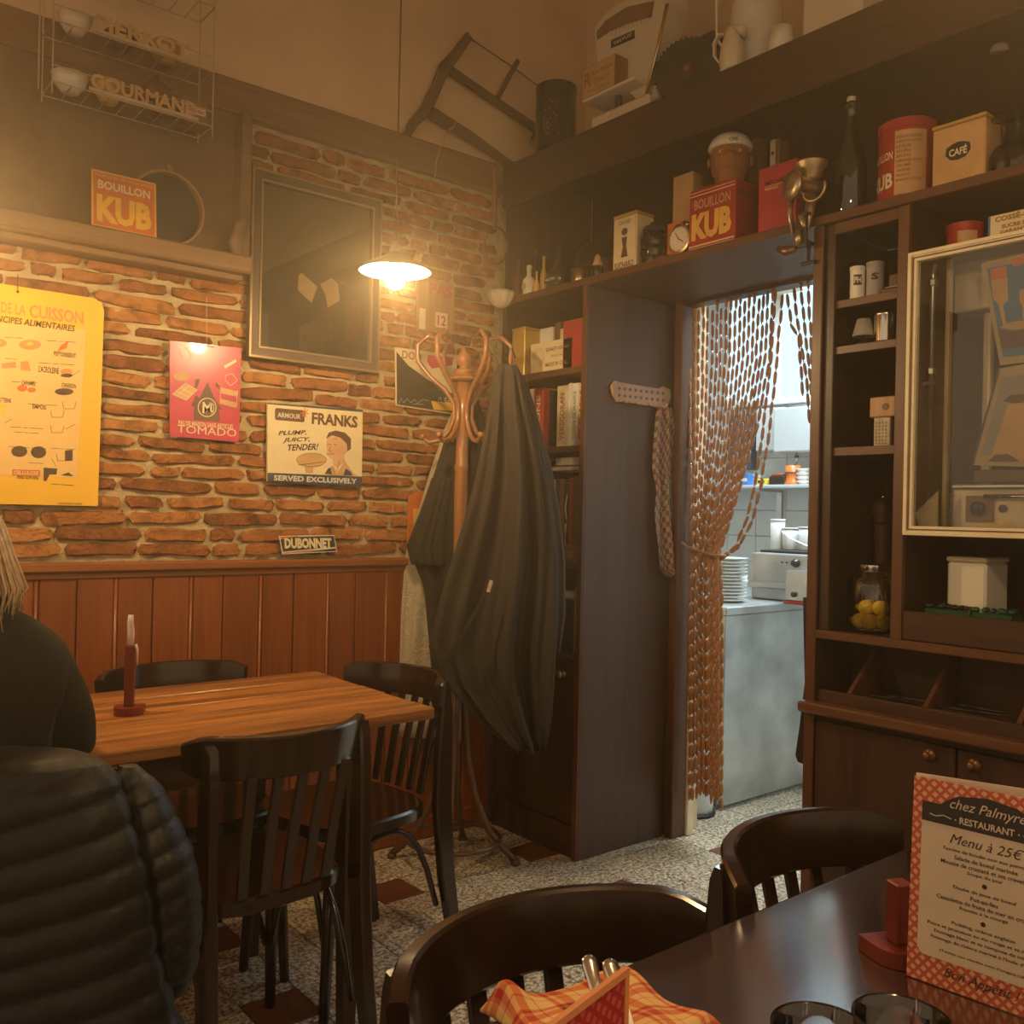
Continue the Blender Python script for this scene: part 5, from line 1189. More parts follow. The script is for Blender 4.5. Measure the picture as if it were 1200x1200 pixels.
t = thing('spice_tin', (XI, yz(1024, 340, XI)[0], 1.8675), 'grey round tin lettered S beside the pale tin on the top dresser shelf', 'tin')
label_cyl(1012, 1034, XI+.012, 1.8675, 309, 'book_grey', t, 'S', 'ink')
t = thing('mandoline_slicer', (XI, yz(1044, 340, XI)[0], 1.8675), 'small wooden slicer with a shiny blade at the right of the top dresser shelf', 'slicer')
y1, y0 = yz(1034.5, 340, XI)[0], 1.266
MB().box((XI-.01, y0, 1.8675), (XI+.06, y1, 1.882), .002).build('base', 'edge_wood', t); MB().box((XI+.03, y0, 1.8825), (XI+.06, y1, 1.93), .002).build('back', 'edge_wood', t)
MB().box((XI-.012, y0+.002, 1.8825), (XI+.02, y1-.012, 1.886)).build('blade', 'chrome', t)
t = thing('table_lamp', (XI, yz(1012, 395, XI)[0], 1.7385), 'tiny lamp with a pale pleated shade beside the steel pot', 'lamp')
c = Vector((XI, yz(1012, 395, XI)[0], 1.7385))
MB().lathe(c, [(.020, 0), (.021, .004), (.008, .008), (.005, .026)], 16).build('base', 'dark_metal', t, smooth=True)
MB().lathe(c+Vector((0, 0, .024)), [(.030, 0), (.018, .048), (.0165, .048), (.0285, .001)], 20, cap=False).build('shade', 'book_grey', t, smooth=True)
yl, yr = yz(1023, 400, XI)[0], yz(1052, 400, XI)[0]; r = (yl-yr)/2*.80; c = Vector((XI+.005, (yl+yr)/2+.004, 1.7385)); h = yz(1030, 366, XI-.03)[1]-1.7385
t = thing('steel_pot', c, 'small shiny steel pot with a handle on the second dresser shelf', 'pot')
MB().lathe(c, [(r*.96, 0), (r, .004), (r, h-.004), (r+.003, h), (r-.001, h), (r-.002, .006)], 28).build('body', 'chrome', t, smooth=True)
MB().tube([c+Vector((-r*.6, -r*.85, h*.9)), c+Vector((-r*1.0, -r*1.3, h*1.05)), c+Vector((-r*1.1, -r*1.4, h*.6)), c+Vector((-r*.7, -r*.9, h*.4))], .003, 7).build('handle', 'black_gloss', t, smooth=True)
# box grater with a wooden block
t, A, B, w, h = tin_box('box_grater', 'small box grater on the third dresser shelf', 'grater', XI, 1024, 1043, 490, 1.4555, .05, 'stone', .002)
m = MB()
for i in range(4):
    for j in range(7): m.disc(A, w*(.18+.2*i), h*(.1+.12*j), .0018, .003, .0008, n=6)
m.build('hole_drawing', 'ink', t)
zt = 1.4555+h
t, A, B, w, h = tin_box('wooden_block', 'little brown wooden block lying across the top of the grater', 'block', XI-.004, 1019, 1050, 466, zt+.001, .05, 'light_wood', .003)
MB().lathe(A.p(w*.62, h*.5), [(.010, 0), (.010, .002), (.004, .002)], 12, (-1, 0, 0)).build('stamp', 'brown_print', t)
# pepper mill
X = XI+.175; y = yz(1034, 640, X)[0]; zt = yz(1042, 572, X)[1]; h = zt-.9445
t = thing('pepper_mill', (X, y, .9445), 'tall turned wooden pepper mill behind the jar of lemons', 'mill')
MB().lathe((X, y, .9445), [(.030, 0), (.031, .01), (.026, h*.25), (.020, h*.55), (.024, h*.66), (.021, h*.68), (.026, h*.70), (.021, h*.72), (.026, h*.74)], 22).build('body', 'edge_wood', t, smooth=True)
MB().lathe((X, y, .9445+h*.745), [(.022, 0), (.027, .01), (.024, .016), (.029, .03), (.030, .05), (.022, .066), (.008, .072)], 22).build('head', 'edge_wood', t, smooth=True)
MB().lathe((X, y, .9445+h*.745+.0725), [(.008, 0), (.010, .006), (.004, .014)], 12).build('finial', 'chrome', t, smooth=True)
# jar of preserved lemons
X = XI+.035; yl, yr = yz(990, 700, X)[0], 1.270; r = min((yl-yr)/2, .072); c = Vector((X+.03, yl-r, .9445)); h = yz(1010, 662, X-.02)[1]-.9445
t = thing('glass_jar', c, 'clear glass storage jar with a steel lid holding yellow lemons', 'jar')
MB().lathe(c, [(r*.9, 0), (r, .006), (r, h*.68), (r*.9, h*.80), (r*.70, h*.86), (r*.70, h*.90)], 30).build('glass', 'glass', t, smooth=True)
MB().lathe(c+Vector((0, 0, h*.905)), [(r*.74, 0), (r*.76, .003), (r*.76, .018), (r*.70, .022), (.002, .023)], 28).build('lid', 'chrome', t, auto=40)
for i, (dx, dy, dz) in enumerate(((-.035, .028, .028), (-.045, -.012, .028), (-.012, -.042, .028), (.0, .035, .028), (.034, .0, .028), (-.025, .012, .066), (-.008, -.028, .066), (.02, .025, .064))):
    b = c+Vector((dx*.85, dy*.85, dz)); o = MB().ball(b, .024, 14, 10, (1.1, .9, .9)).lathe(b+Vector((.0, .024, 0)), [(.010, 0), (.006, .006), (.001, .010)], 8, (0, 1, .2)).build('lemon', 'lemon', None, smooth=True)
    tag(o, 'yellow lemon preserved inside the clear glass jar', 'lemon', 'lemons in the jar')
# tins above the glazed case
XT = XW+.10
t = thing('sugar_tin', (XT, yz(1122, 275, XT)[0], 1.962), 'round red and cream tin on top of the white-framed case', 'tin')
yl, yr = yz(1101, 275, XT)[0], yz(1147, 275, XT)[0]; r = (yl-yr)/2*.85; c = Vector((XT+.03, (yl+yr)/2, 1.9625)); h = yz(1110, 265, XT)[1]-1.9625
MB().lathe(c, [(r, 0), (r, h-.02), (r+.002, h-.02), (r+.002, h), (.002, h+.001)], 32).build('body', 'red_print', t, auto=30)
vd = math.atan2(-c.y, -c.x); n = 10
MB().add([Vector((c.x+(r+.0012)*math.cos(vd-.35+1.1*k/n), c.y+(r+.0012)*math.sin(vd-.35+1.1*k/n), c.z+z)) for z in (.01, h-.024) for k in range(n+1)], [(k, k+1, n+2+k, n+1+k) for k in range(n)]).build('label_panel', 'tan_print', t)
t, A, B, w, h = tin_box('sugar_box', 'cream sugar carton lettered SUCRE DE on top of the white-framed case', 'box', XT-.02, 1158, 1240, 254, 1.9625, .09, 'cream_print', .002)
m = MB()
for s, a, b in (('COSSÉ-DUVAL', (1166, 261), (1234, 237)), ('SUCRE DE POMME', (1174, 268), (1236, 250)), ('GARANTI PUR', (1172, 275), (1222, 262))):
    p = on(A, *a); q = on(A, *b); m.text(s, A, p[0], p[1], q[0]-p[0], .016 if s[0] == 'C' else .010, .001, bold=.03)
m.build('lettering', 'poster_brown', t)
MB().rect(A, .0005, 0, .006, h, .0006).build('edge_stripe', 'blue_print', t)

# ------------------------------------------------------------------ glazed white-framed case in the dresser
gz0, gz1, gy1, gy0 = 1.2175, 1.953, 1.2315, .62
gc = thing('glazed_case', (XW+.2, .93, gz0), 'white-framed glazed case in the dresser showing a steel machine inside', 'display case')
P = fx(XW-.004, gy1, gz0); w = gy1-gy0; h = gz1-gz0
for nm, a, b, c_, d in (('bottom', 0, 0, w, .024), ('top', 0, h-.024, w, h), ('left', 0, .0242, .022, h-.0242), ('right', w-.022, .0242, w, h-.0242)):
    MB().rect(P, a, b, c_, d, -.022, 0).build('frame_bar', 'cream_paint', gc)
m = MB(); frame_bars(m, P, .012, .014, w-.012, h-.014, .003, .0, .0025); m.build('frame_groove', 'brown_print', gc)
m = MB(); frame_bars(m, P, .001, .001, w-.001, h-.001, .009, .0003, .005); m.build('frame_bead', 'cream_paint', gc)
MB().rect(P, .0225, .0245, w-.0225, h-.0245, -.014, -.011).build('glass_pane', 'pane_glass', gc)
MB().box((DB-.012, gy0, gz0), (DB-.001, gy1, gz1)).build('back_board', 'dark_wood', gc)
MB().box((XW+.020, gy0, gz0-.004), (DB-.012, gy1, gz0+.008)).build('floor_board', 'dark_wood_y', gc)
MB().box((XW+.020, gy0, gz1-.008), (DB-.012, gy1, gz1+.004)).build('top_board', 'dark_wood_y', gc)
# steel machine inside
mc = thing('steel_machine', (XW+.2, .9, gz0), 'stainless steel machine with a dark knob behind the glass of the white-framed case', 'machine')
Xm = XW+.10
def m2(px, py, X): q = at('X', px, py, X); return q.y, q.z
a = m2(1102, 620, Xm); b = m2(1112, 300, Xm); z0m = gz0+.0085
MB().box((Xm, b[0]-.004, z0m), (Xm+.022, a[0], b[1]), .003).build('upright', 'machine_steel', mc)
yl = m2(1112, 600, Xm)[0]; zt = m2(1112, 573, Xm)[1]
MB().box((Xm+.004, .64, z0m), (Xm+.2, yl-.006, zt), .004).build('front_panel', 'machine_steel', mc)
MB().box((Xm-.002, .64, zt+.0005), (Xm+.2, yl-.006, zt+.012), .003).build('lip', 'chrome', mc)
PM = fx(Xm+.004, 0, 0)
q0 = on(PM, 1133, 611); q1 = on(PM, 1165, 581)
k = MB().rect(PM, q0[0], q0[1], q1[0], q1[1], 0, .008).build('control_plate', 'crate_brown', mc)
MB().lathe(PM.p((q0[0]+q1[0])/2, (q0[1]+q1[1])/2, .0085), [(.018, 0), (.018, .014), (.014, .018), (.002, .019)], 18, (-1, 0, 0)).build('knob', 'black_gloss', k, smooth=True)
q = on(PM, 1176, 596); MB().lathe(PM.p(*q, .0), [(.010, 0), (.010, .006), (.007, .007)], 14, (-1, 0, 0)).build('button', 'dark_metal', mc)
for p in ((1116, 579), (1116, 613)): MB().lathe(PM.p(*on(PM, *p), 0), [(.004, 0), (.004, .002), (.001, .003)], 10, (-1, 0, 0)).build('screw', 'dark_metal', mc)
q = on(PM, 1157, 582); MB().tube([PM.p(q[0], q[1], .018), PM.p(q[0]+.16, q[1], .018)], .006, 10).build('handle', 'chrome', mc, smooth=True)
MB().tube([PM.p(q[0]+.01, q[1], .0), PM.p(q[0]+.01, q[1], .018)], .004, 8).build('handle_post', 'chrome', mc)
a = m2(1118, 321, Xm+.06); b = m2(1152, 362, Xm+.06)
MB().box((Xm+.06, .64, b[1]), (Xm+.2, a[0], a[1]+.05), .004).build('hood', 'machine_steel', mc)
a = m2(1152, 380, Xm+.08); MB().box((Xm+.08, a[0]-.022, zt+.013), (Xm+.10, a[0], a[1]+.03), .003).build('inner_post', 'machine_steel', mc)
# gas pipe
pc = at('X', 1091, 440, Xm+.02)
t = thing('grey_pipe', (pc.x, pc.y, gz0), 'bent grey metal pipe with a tap behind the left of the case glass', 'pipe')
z1p = m2(1091, 310, Xm+.02)[1]; z0p = m2(1087, 440, Xm+.02)[1]
MB().tube([(pc.x, pc.y, z0m), (pc.x, pc.y, z1p-.02), (pc.x, pc.y-.006, z1p), (pc.x, pc.y-.03, z1p+.012), (pc.x, pc.y-.16, z1p+.016)], .007, 10).build('tube', 'steel', t, smooth=True)
for z in (z0p, z1p-.06): MB().lathe((pc.x, pc.y, z), [(.012, 0), (.013, .003), (.013, .016), (.012, .019)], 8).build('coupling', 'steel', t)
MB().box((pc.x-.02, pc.y-.02, z0p-.03), (pc.x-.008, pc.y+.018, z0p-.018), .003).build('tap_lever', 'steel', t)
# folded paper triangle at the case bottom
a = m2(1075, 601, XW+.04); b = m2(1098, 575, XW+.04); c_ = m2(1098, 618, XW+.04)
tag(MB().add([(XW+.03, a[0], a[1]), (XW+.045, b[0], b[1]), (XW+.045, c_[0], z0m), (XW+.03, a[0]-.012, z0m), (XW+.035, a[0], a[1]), (XW+.05, b[0], b[1]), (XW+.05, c_[0], z0m), (XW+.035, a[0]-.012, z0m)], [(0, 1, 2, 3), (7, 6, 5, 4), (0, 4, 5, 1), (1, 5, 6, 2), (2, 6, 7, 3), (3, 7, 4, 0)]).build('folded_card', 'stone', None), 'folded beige card standing in the lower left corner of the case', 'card')
# tilted cone picture and jar picture inside
def tilted_picture(name, label, L, X, frame_mat, back_mat, w_):
    P = fx(X, 0, 0); t = thing(name, P.p(*on(P, *L[3]), -.01), label, 'picture')
    q = pts(P, L); cx = sum(a for a, b in q)/4; cy = sum(b for a, b in q)/4
    MB().poly(P, ccw(q), -.012, 0).build('frame', frame_mat, t)
    inn = [(cx+(a-cx)*w_, cy+(b-cy)*w_) for a, b in q]; MB().poly(P, ccw(inn), .0008).build('picture_field', back_mat, t)
    return t, P
t, P = tilted_picture('advert_card', 'leaning advertising card with ice cream cones on blue inside the case', [(1150, 308), (1232, 290), (1240, 420), (1172, 428)], XW+.05, 'tan_frame', 'blue_print', .86)
m = MB(); flat(m, P, [(1162, 328), (1181, 326), (1182, 352), (1176, 358), (1180, 380), (1183, 384), (1176, 384), (1171, 358), (1164, 350)], .002); flat(m, P, [(1195, 340), (1206, 338), (1207, 352), (1202, 360), (1204, 374), (1199, 374), (1199, 360), (1195, 352)], .002); m.build('cone_drawing', 'tan_print', t)
m = MB(); flat(m, P, [(1161, 316), (1180, 312), (1181, 326), (1162, 329)], .0025); flat(m, P, [(1184, 304), (1214, 297), (1214, 306), (1188, 312)], .0025); m.build('cream_drawing', 'orange_print', t)
m = MB(); flat(m, P, [(1171, 384), (1186, 377), (1215, 374), (1215, 382), (1190, 387)], .0018); m.build('wafer_drawing', 'tan_print', t)
m = MB(); flat(m, P, [(1170, 387), (1190, 388), (1216, 383), (1218, 404), (1174, 409)], .0018); m.build('tray_drawing', 'picture_shadow', t)
t, P = tilted_picture('framed_print', 'leaning framed print of a glass jar in the lower right of the case', [(1170, 432), (1240, 420), (1240, 548), (1138, 545)], XW+.04, 'tan_frame', 'book_grey', .80)
m = MB(); flat(m, P, [(1182, 474), (1222, 468), (1224, 536), (1160, 540)], .002); m.build('jar_drawing', 'tan_print', t)
m = MB(); flat(m, P, [(1176, 470), (1184, 463), (1222, 460), (1222, 468), (1190, 473)], .0022); flat(m, P, [(1158, 541), (1166, 533), (1182, 532), (1196, 541)], .0025); m.build('shadow_drawing', 'picture_shadow', t)
m = MB(); flat(m, P, [(1138, 545), (1170, 433), (1172, 434), (1141, 545.5)], .002); m.build('edge_stripe', 'navy_print', t)
tag(MB().box((XW+.05, .64, zt+.013), (XW+.09, m2(1140, 560, XW+.05)[0], m2(1140, 549, XW+.05)[1]-.004), .003).build('ledge_block', 'picture_shadow', None), 'brown block under the leaning framed print in the case', 'block')

# ------------------------------------------------------------------ white caddy and green trays under the case
X = XW+.10; a = m2(1109, 700, X); b = m2(1155, 700, X); zt = m2(1109, 658, X)[1]
t = thing('enamel_caddy', (X+.06, (a[0]+b[0])/2, .9445), 'cream enamel caddy with a lid under the glazed case', 'caddy')
MB().box((X, b[0], .9445), (X+.13, a[0], zt), .006).build('body', 'enamel_white', t)
MB().box((X-.004, b[0]-.003, zt+.0005), (X+.134, a[0]+.003, zt+.014), .005).build('lid', 'enamel_cream', t)
for i, (p0, p1, lab) in enumerate(((1084, 1138, 'left'), (1139, 1186, 'right'))):
    X = XW+.030; a = m2(p0, 718, X)[0]; b = m2(p1, 718, X)[0]; z0 = 1.0205
    z0 = .9445; zt = m2(1084, 712, X)[1]
    t = thing('green_tray', (X+.04, (a+b)/2, z0), '%s of the two dark green plastic trays of seedlings below the caddy' % lab, 'tray', 'green trays')
    MB().box((X-.005, b, z0), (X+.06, a, zt), .004).build('tray', 'green_plastic', t)
    for k in range(9):
        q = Vector((X+random.uniform(.004, .05), b+(a-b)*(k+.5)/9, zt+.006)); MB().ball(q, random.uniform(.007, .011), 8, 5, (1, 1.2, .7)).build('pod', 'black_gloss' if i == 0 else 'green_plastic', t, smooth=True)

# ------------------------------------------------------------------ bookcase contents
def book(px0, px1, X, shelf, pt, mat, lab, ttl=None, tcol='ink', dp=.14, lean=0.):
    y1 = yz(px0, pt, X)[0]; y0 = yz(px1, pt, X)[0]; zt = yz((px0+px1)/2, pt, X)[1]; zb = shelf+.001
    t = thing('book', (X+dp/2, (y0+y1)/2, zb), lab, 'book', 'books in the corner bookcase')
    MB().box((X, y0+.0008, zb), (X+dp, y1-.0008, zt), .002).build('cover', mat, t)
    MB().box((X+.004, y0+.003, zt-.0002), (X+dp-.002, y1-.003, zt+.0008)).build('pages', 'paper', t)
    if ttl:
        A = Pl((X, (y0+y1)/2, zb), (0, 0, 1), (0, 1, 0)) ; A = Pl((X, y1, zb), (0, 0, 1), (0, 1, 0))
        A.n = Vector((-1, 0, 0)); h = zt-zb; w = y1-y0
        MB().text(ttl, A, h*.12, -w*.72, h*.76, w*.44, .0008, bold=.02).build('lettering', tcol, t)
    return t
Xb = XW+.06
s1, s2, s3, s4 = SHZ
# shelf 1: tins and red book
t, A, B, w, h = tin_box('yellow_tin', 'tall yellow tin box on the top bookcase shelf above the coats', 'tin', XW+.03, 600, 615, 389, s1+.001, .12, 'tin_gold', .004)
MB().text('THE', B, .02, h*.5, .06, h*.07, .001).build('lettering', 'poster_brown', t)
MB().box((XW+.028, A.o.y-w-.002, s1+.001+h+.0005), (XW+.152, A.o.y+.002, s1+.001+h+.012), .003).build('lid', 'tin_gold', t)
t, A, B, w, h = tin_box('wooden_case', 'pale printed wooden case lettered MADE IN on the top bookcase shelf', 'box', XW+.022, 622, 671, 404, s1+.001, .055, 'cream_print', .002)
m = MB(); m.text('QUALITY CIGARS', A, w*.38, h*.66, w*.54, h*.13, .001, bold=.02); m.text('SPECIAL', A, w*.5, h*.46, w*.3, h*.08, .001); m.text('MADE IN CUBA', A, w*.38, h*.18, w*.54, h*.13, .001, bold=.02)
for r_ in (.30, .22): c = [(w*.2+h*r_*math.cos(2*math.pi*k/20), h*.52+h*r_*math.sin(2*math.pi*k/20)) for k in range(21)]; m.line(A, c, .0012, .001)
m.build('lettering', 'poster_brown', t)
t, A, B, w, h = tin_box('white_carton', 'white carton behind the pale wooden case on the top bookcase shelf', 'box', XW+.11, 627, 648, 387, s1+.001, .06, 'book_white', .002)
book(650, 657, Xb+.04, s1, 378, 'book_brown', 'thin brown book left of the red book on the top bookcase shelf')
book(656, 661, Xb+.03, s1, 385, 'book_cream', 'thin cream book against the red book on the top bookcase shelf')
t = book(660, 687, XW+.022, s1, 374, 'book_red', 'thick red book at the right of the top bookcase shelf')
# shelf 2
book(618, 626, Xb, s2, 456, 'book_cream', 'pale book showing beside the coat shoulder', 'ILES', 'ink')
book(626, 637, Xb-.01, s2, 455, 'book_red', 'red book with white spine lettering beside the coat shoulder', 'SIMONE', 'cream_print')
book(638, 644, Xb+.02, s2, 457, 'book_black', 'thin black book right of the red lettered book')
book(653, 666, Xb-.015, s2, 452, 'book_cream', 'tan book with large brown spine letters', 'VERSCORAN', 'poster_brown')
book(666, 670, Xb-.015, s2, 449, 'book_white', 'thin white book between the tan and the green lettered books')
book(670, 678, Xb-.015, s2, 449, 'book_white', 'white book with green spine lettering', 'CUISINE DE FRANCE', 'book_green')
book(678, 684, Xb-.018, s2, 449, 'book_cream', 'cream book at the right end of the second bookcase shelf', 'PAIN', 'red_print')
# shelf 3
book(644, 651, Xb-.01, s3, 562, 'book_grey', 'grey book leaning by the coat on the third bookcase shelf', 'LEKONO', 'ink')
book(651, 656, Xb-.01, s3, 562, 'book_black', 'black book next to the grey book on the third bookcase shelf')
book(656, 661, Xb-.01, s3, 562, 'book_brown', 'brown book in the middle of the third bookcase shelf')
book(661, 667, Xb-.01, s3, 566, 'book_black', 'black book with a small label on the third bookcase shelf', 'MA', 'cream_print')
book(667, 672, Xb-.012, s3, 560, 'book_red', 'dark red book on the third bookcase shelf')
book(672, 680, Xb-.012, s3, 558, 'book_brown', 'reddish brown book at the right end of the third bookcase shelf')
# lying on top of them
y1, y0 = yz(645, 555, Xb)[0], yz(684, 550, Xb)[0]; zb = yz(652, 556, Xb)[1]+.012
t = thing('book', (Xb+.06, (y0+y1)/2, zb), 'grey book lying flat on the upright books of the third shelf', 'book', 'books in the corner bookcase'); MB().box((Xb-.01, y0, zb), (Xb+.12, y1, zb+.018), .002).build('cover', 'book_grey', t); MB().box((Xb-.008, y0+.003, zb+.003), (Xb-.011, y1-.003, zb+.015)).build('pages', 'paper', t)
t = thing('book', (Xb+.06, (y0+y1)/2, zb+.02), 'dark book lying on the flat grey book of the third shelf', 'book', 'books in the corner bookcase'); MB().box((Xb, y0, zb+.0185), (Xb+.12, y1-.03, zb+.055), .002).build('cover', 'book_black', t); MB().box((Xb-.0012, y0+.003, zb+.0225), (Xb+.002, y1-.033, zb+.051)).build('pages', 'paper', t)
# box of cards and file on shelf 4
t = thing('card_box', (XW+.06, YC+.10, s4), 'stack of loose papers and cards lying on the lowest bookcase shelf', 'papers')
for k in range(6): MB().obox((XW+.085, YC+.14-.006*k, s4+.20+.004*k), (1, .1*k, 0), (0, 1, 0), (.05, .07, .0014)).build('sheet', 'book_white' if k % 2 else 'paper', t)
MB().box((XW+.03, YC+.085, s4+.001), (XW+.15, YC+.25, s4+.195), .003).build('card_file', 'book_black', t)
book(672, 681, Xb-.02, s4, 690, 'book_cream', 'worn cream book at the right end of the lowest bookcase shelf')
t, A, B, w, h = tin_box('printed_carton', 'low printed carton under the coat edge on the third bookcase shelf', 'box', XW+.012, 652, 681, 638, s3+.001, .03, 'crate_brown', .002)
m = MB(); m.text('REGIE', A, w*.2, h*.3, w*.5, h*.35, .001); m.build('lettering', 'tan_print', t)

# ------------------------------------------------------------------ crochet hook rail and tea towel on the bookcase end
P = Pl((0, YC-.001, 0), (1, 0, 0), (0, 0, 1))
t = thing('hook_rail', P.p(*on(P, 750, 466), 0), 'pinkish openwork hook rail screwed to the bookcase end panel', 'hook rail')
L = [(715, 452), (719, 447), (727, 449), (770, 456), (775, 453), (783, 457), (784, 466), (779, 479), (765, 477), (730, 471), (722, 471), (717, 463)]
MB().poly(P, ccw(pts(P, L)), 0, .012).build('plate', 'crochet', t)
m = MB()
for i in range(9):
    for j in range(2):
        x = 723+i*6.4; y = 455.5+i*.75+j*8
        m.poly(P, ccw(ell(P, x, y, 1.7, 1.9, 8)), .0124)
m.build('openwork_drawing', 'picture_shadow', t)
for k in range(4):
    q = P.p(*on(P, 728+k*15, 470+k*1.9), .012); MB().tube([q, q+Vector((0, -.018, -.008)), q+Vector((0, -.024, .006))], .0045, 8).build('peg', 'crochet', t, smooth=True)
# towel: draped cloth with folds, hung from the last peg
rows = [(478, 767, 783), (486, 765, 786), (505, 763, 788), (530, 761, 790), (550, 760, 791), (562, 762, 790), (575, 764, 791), (600, 761, 793), (620, 762, 795), (640, 764, 796), (655, 765, 796), (668, 767, 796), (676, 776, 796), (684, 790, 796)]
V = []; nu = 25; UV = []
for i, (py, l, r_) in enumerate(rows):
    f = i/(len(rows)-1)
    for k in range(nu):
        u = k/(nu-1); x = l+(r_-l)*u; a, b = on(P, x, py)
        fold = .014+.012*math.sin(u*13+f*2.2)+.006*math.sin(u*23-f*5)
        V.append(P.p(a, b, .010+max(.002, fold*(.5+.6*f)))); UV.append((u*16*(r_-l)/30, (py-470)/6.2+u*3))
F = [(i*nu+k, i*nu+k+1, (i+1)*nu+k+1, (i+1)*nu+k) for i in range(len(rows)-1) for k in range(nu-1)]
nv = len(V); V2 = V+[v+Vector((0, .003, 0)) for v in V]
F2 = [f[::-1] for f in F]+[tuple(nv+i for i in f) for f in F]
bd = [k for k in range(nu)]+[i*nu+nu-1 for i in range(1, len(rows))]+[(len(rows)-1)*nu+k for k in range(nu-2, -1, -1)]+[i*nu for i in range(len(rows)-2, 0, -1)]
F2 += [(bd[i], bd[(i+1) % len(bd)], nv+bd[(i+1) % len(bd)], nv+bd[i]) for i in range(len(bd))]
o = MB().add(V2, F2).build('tea_towel', 'towel_check', None, smooth=True)
def set_uv(o, uvs):
    me = o.data; l = me.uv_layers.new(name='UVMap')
    for lp in me.loops: l.data[lp.index].uv = uvs[lp.vertex_index]
set_uv(o, UV+UV)
tag(o, 'greyish red checked tea towel hanging from the hook rail', 'towel')

# ------------------------------------------------------------------ carpet beater and sconce in the brick corner
P = wall_plane(.05)
t = thing('carpet_beater', P.p(*on(P, 583, 300), 0), 'long-handled cane carpet beater hanging in the brick corner', 'beater')
MB().tube([P.p(*on(P, 580, 198), 0), P.p(*on(P, 580, 268), 0)], .010, 8).build('handle', 'stand_wood', t, smooth=True)
MB().tube([P.p(*q, 0) for q in ell(P, 581, 288, 13, 22, 26)+ell(P, 581, 288, 13, 22, 26)[:1]], .004, 6, cap=False).build('loop', 'stand_wood', t, smooth=True)
q = at('Y', 588, 352, YB-.10)
t = thing('ribbed_sconce', q, 'pale ribbed glass bowl sconce on the wall beside the bookcase top', 'sconce')
m = MB(); rg = []
for r_, z in ((.012, -.03), (.03, -.022), (.048, .0), (.054, .022), (.052, .034)): rg.append([q+Vector((r_*(1+.05*math.cos(10*a))*math.cos(a), r_*(1+.05*math.cos(10*a))*math.sin(a), z)) for a in [2*math.pi*k/40 for k in range(40)]])
m.loft(rg).build('bowl', 'enamel_cream', t, smooth=True); MB().tube([q+Vector((0, .0, .034)), q+Vector((0, .05, .045)), q+Vector((0, .075, .03))], .006, 8).build('arm', 'old_brass', t, smooth=True)
# ------------------------------------------------------------------ kitchen beyond the doorway
KY = 2.49
kc = thing('steel_counter', (3.6, 2.8, 0), 'brushed steel kitchen counter seen through the doorway', 'counter')
MB().box((3.232, KY, .02), (4.35, KY+.03, .835), .003).build('front_panel', 'brushed_steel', kc)
MB().box((3.222, KY-.012, .836), (4.35, 3.55, .872), .004).build('worktop', 'brushed_steel', kc)
MB().box((3.232, KY+.031, .02), (3.25, 3.5, .835)).build('side_panel', 'brushed_steel', kc)
KZ = .8725
# plates
y, X = 2.66, 3.46
for k in range(13):
    o = MB().lathe((X+random.uniform(-.002, .002), y+random.uniform(-.002, .002), KZ+k*.0155), [(.045, 0), (.06, .003), (.088, .012), (.090, .0145), (.086, .0145), (.058, .006), (.002, .005)], 26).build('plate', 'plate_white', None, smooth=True)
    tag(o, 'white china plate, %s in the tall stack on the kitchen counter' % nth(12-k, 13), 'plate', 'stacked plates on the steel counter')
# griddle
def kx(px, py, X): return at('X', px, py, X)
gr = thing('griddle', (3.95, 3.0, KZ), 'stainless steel griddle with a black dial on the kitchen counter', 'griddle')
Xg = 3.72; a = kx(880, 690, Xg); b = kx(990, 690, Xg)
zt = kx(900, 648, Xg)[2]
MB().box((Xg, b.y, KZ+.001), (Xg+.42, a.y, zt), .006).build('body', 'brushed_steel', gr)
MB().box((Xg-.03, b.y, KZ+.055), (Xg-.0005, a.y, KZ+.085), .006).build('grease_tray', 'steel', gr)
A = fx(Xg, a.y, KZ); q = on(A, 933, 660)
MB().lathe(A.p(*q, 0), [(.020, 0), (.020, .006), (.015, .010), (.014, .024), (.002, .026)], 18, (-1, 0, 0)).build('dial', 'black_gloss', gr, smooth=True)
for dx in (-.05, -.075): MB().lathe(A.p(q[0]+dx, q[1], 0), [(.005, 0), (.004, .004)], 10, (-1, 0, 0)).build('indicator', 'dark_metal', gr)
MB().box((Xg+.05, b.y+.01, zt+.0005), (Xg+.40, a.y-.01, zt+.012), .004).build('hot_plate', 'black_paint', gr)
ts = thing('toaster_grill', (3.62, 2.6, KZ), 'small steel contact grill with a red base at the right of the counter', 'grill')
a = kx(925, 690, 3.66); zt2 = kx(930, 668, 3.66)[2]
MB().box((3.625, a.y-.25, KZ+.014), (3.675, a.y, zt2), .005).build('body', 'steel', ts); MB().box((3.62, a.y-.25, KZ), (3.68, a.y+.004, KZ+.0135), .003).build('base', 'kub_red', ts)
MB().lathe((3.625, a.y-.05, KZ+.045), [(.012, 0), (.012, .012), (.002, .013)], 14, (-1, 0, 0)).build('knob', 'black_gloss', ts, smooth=True)
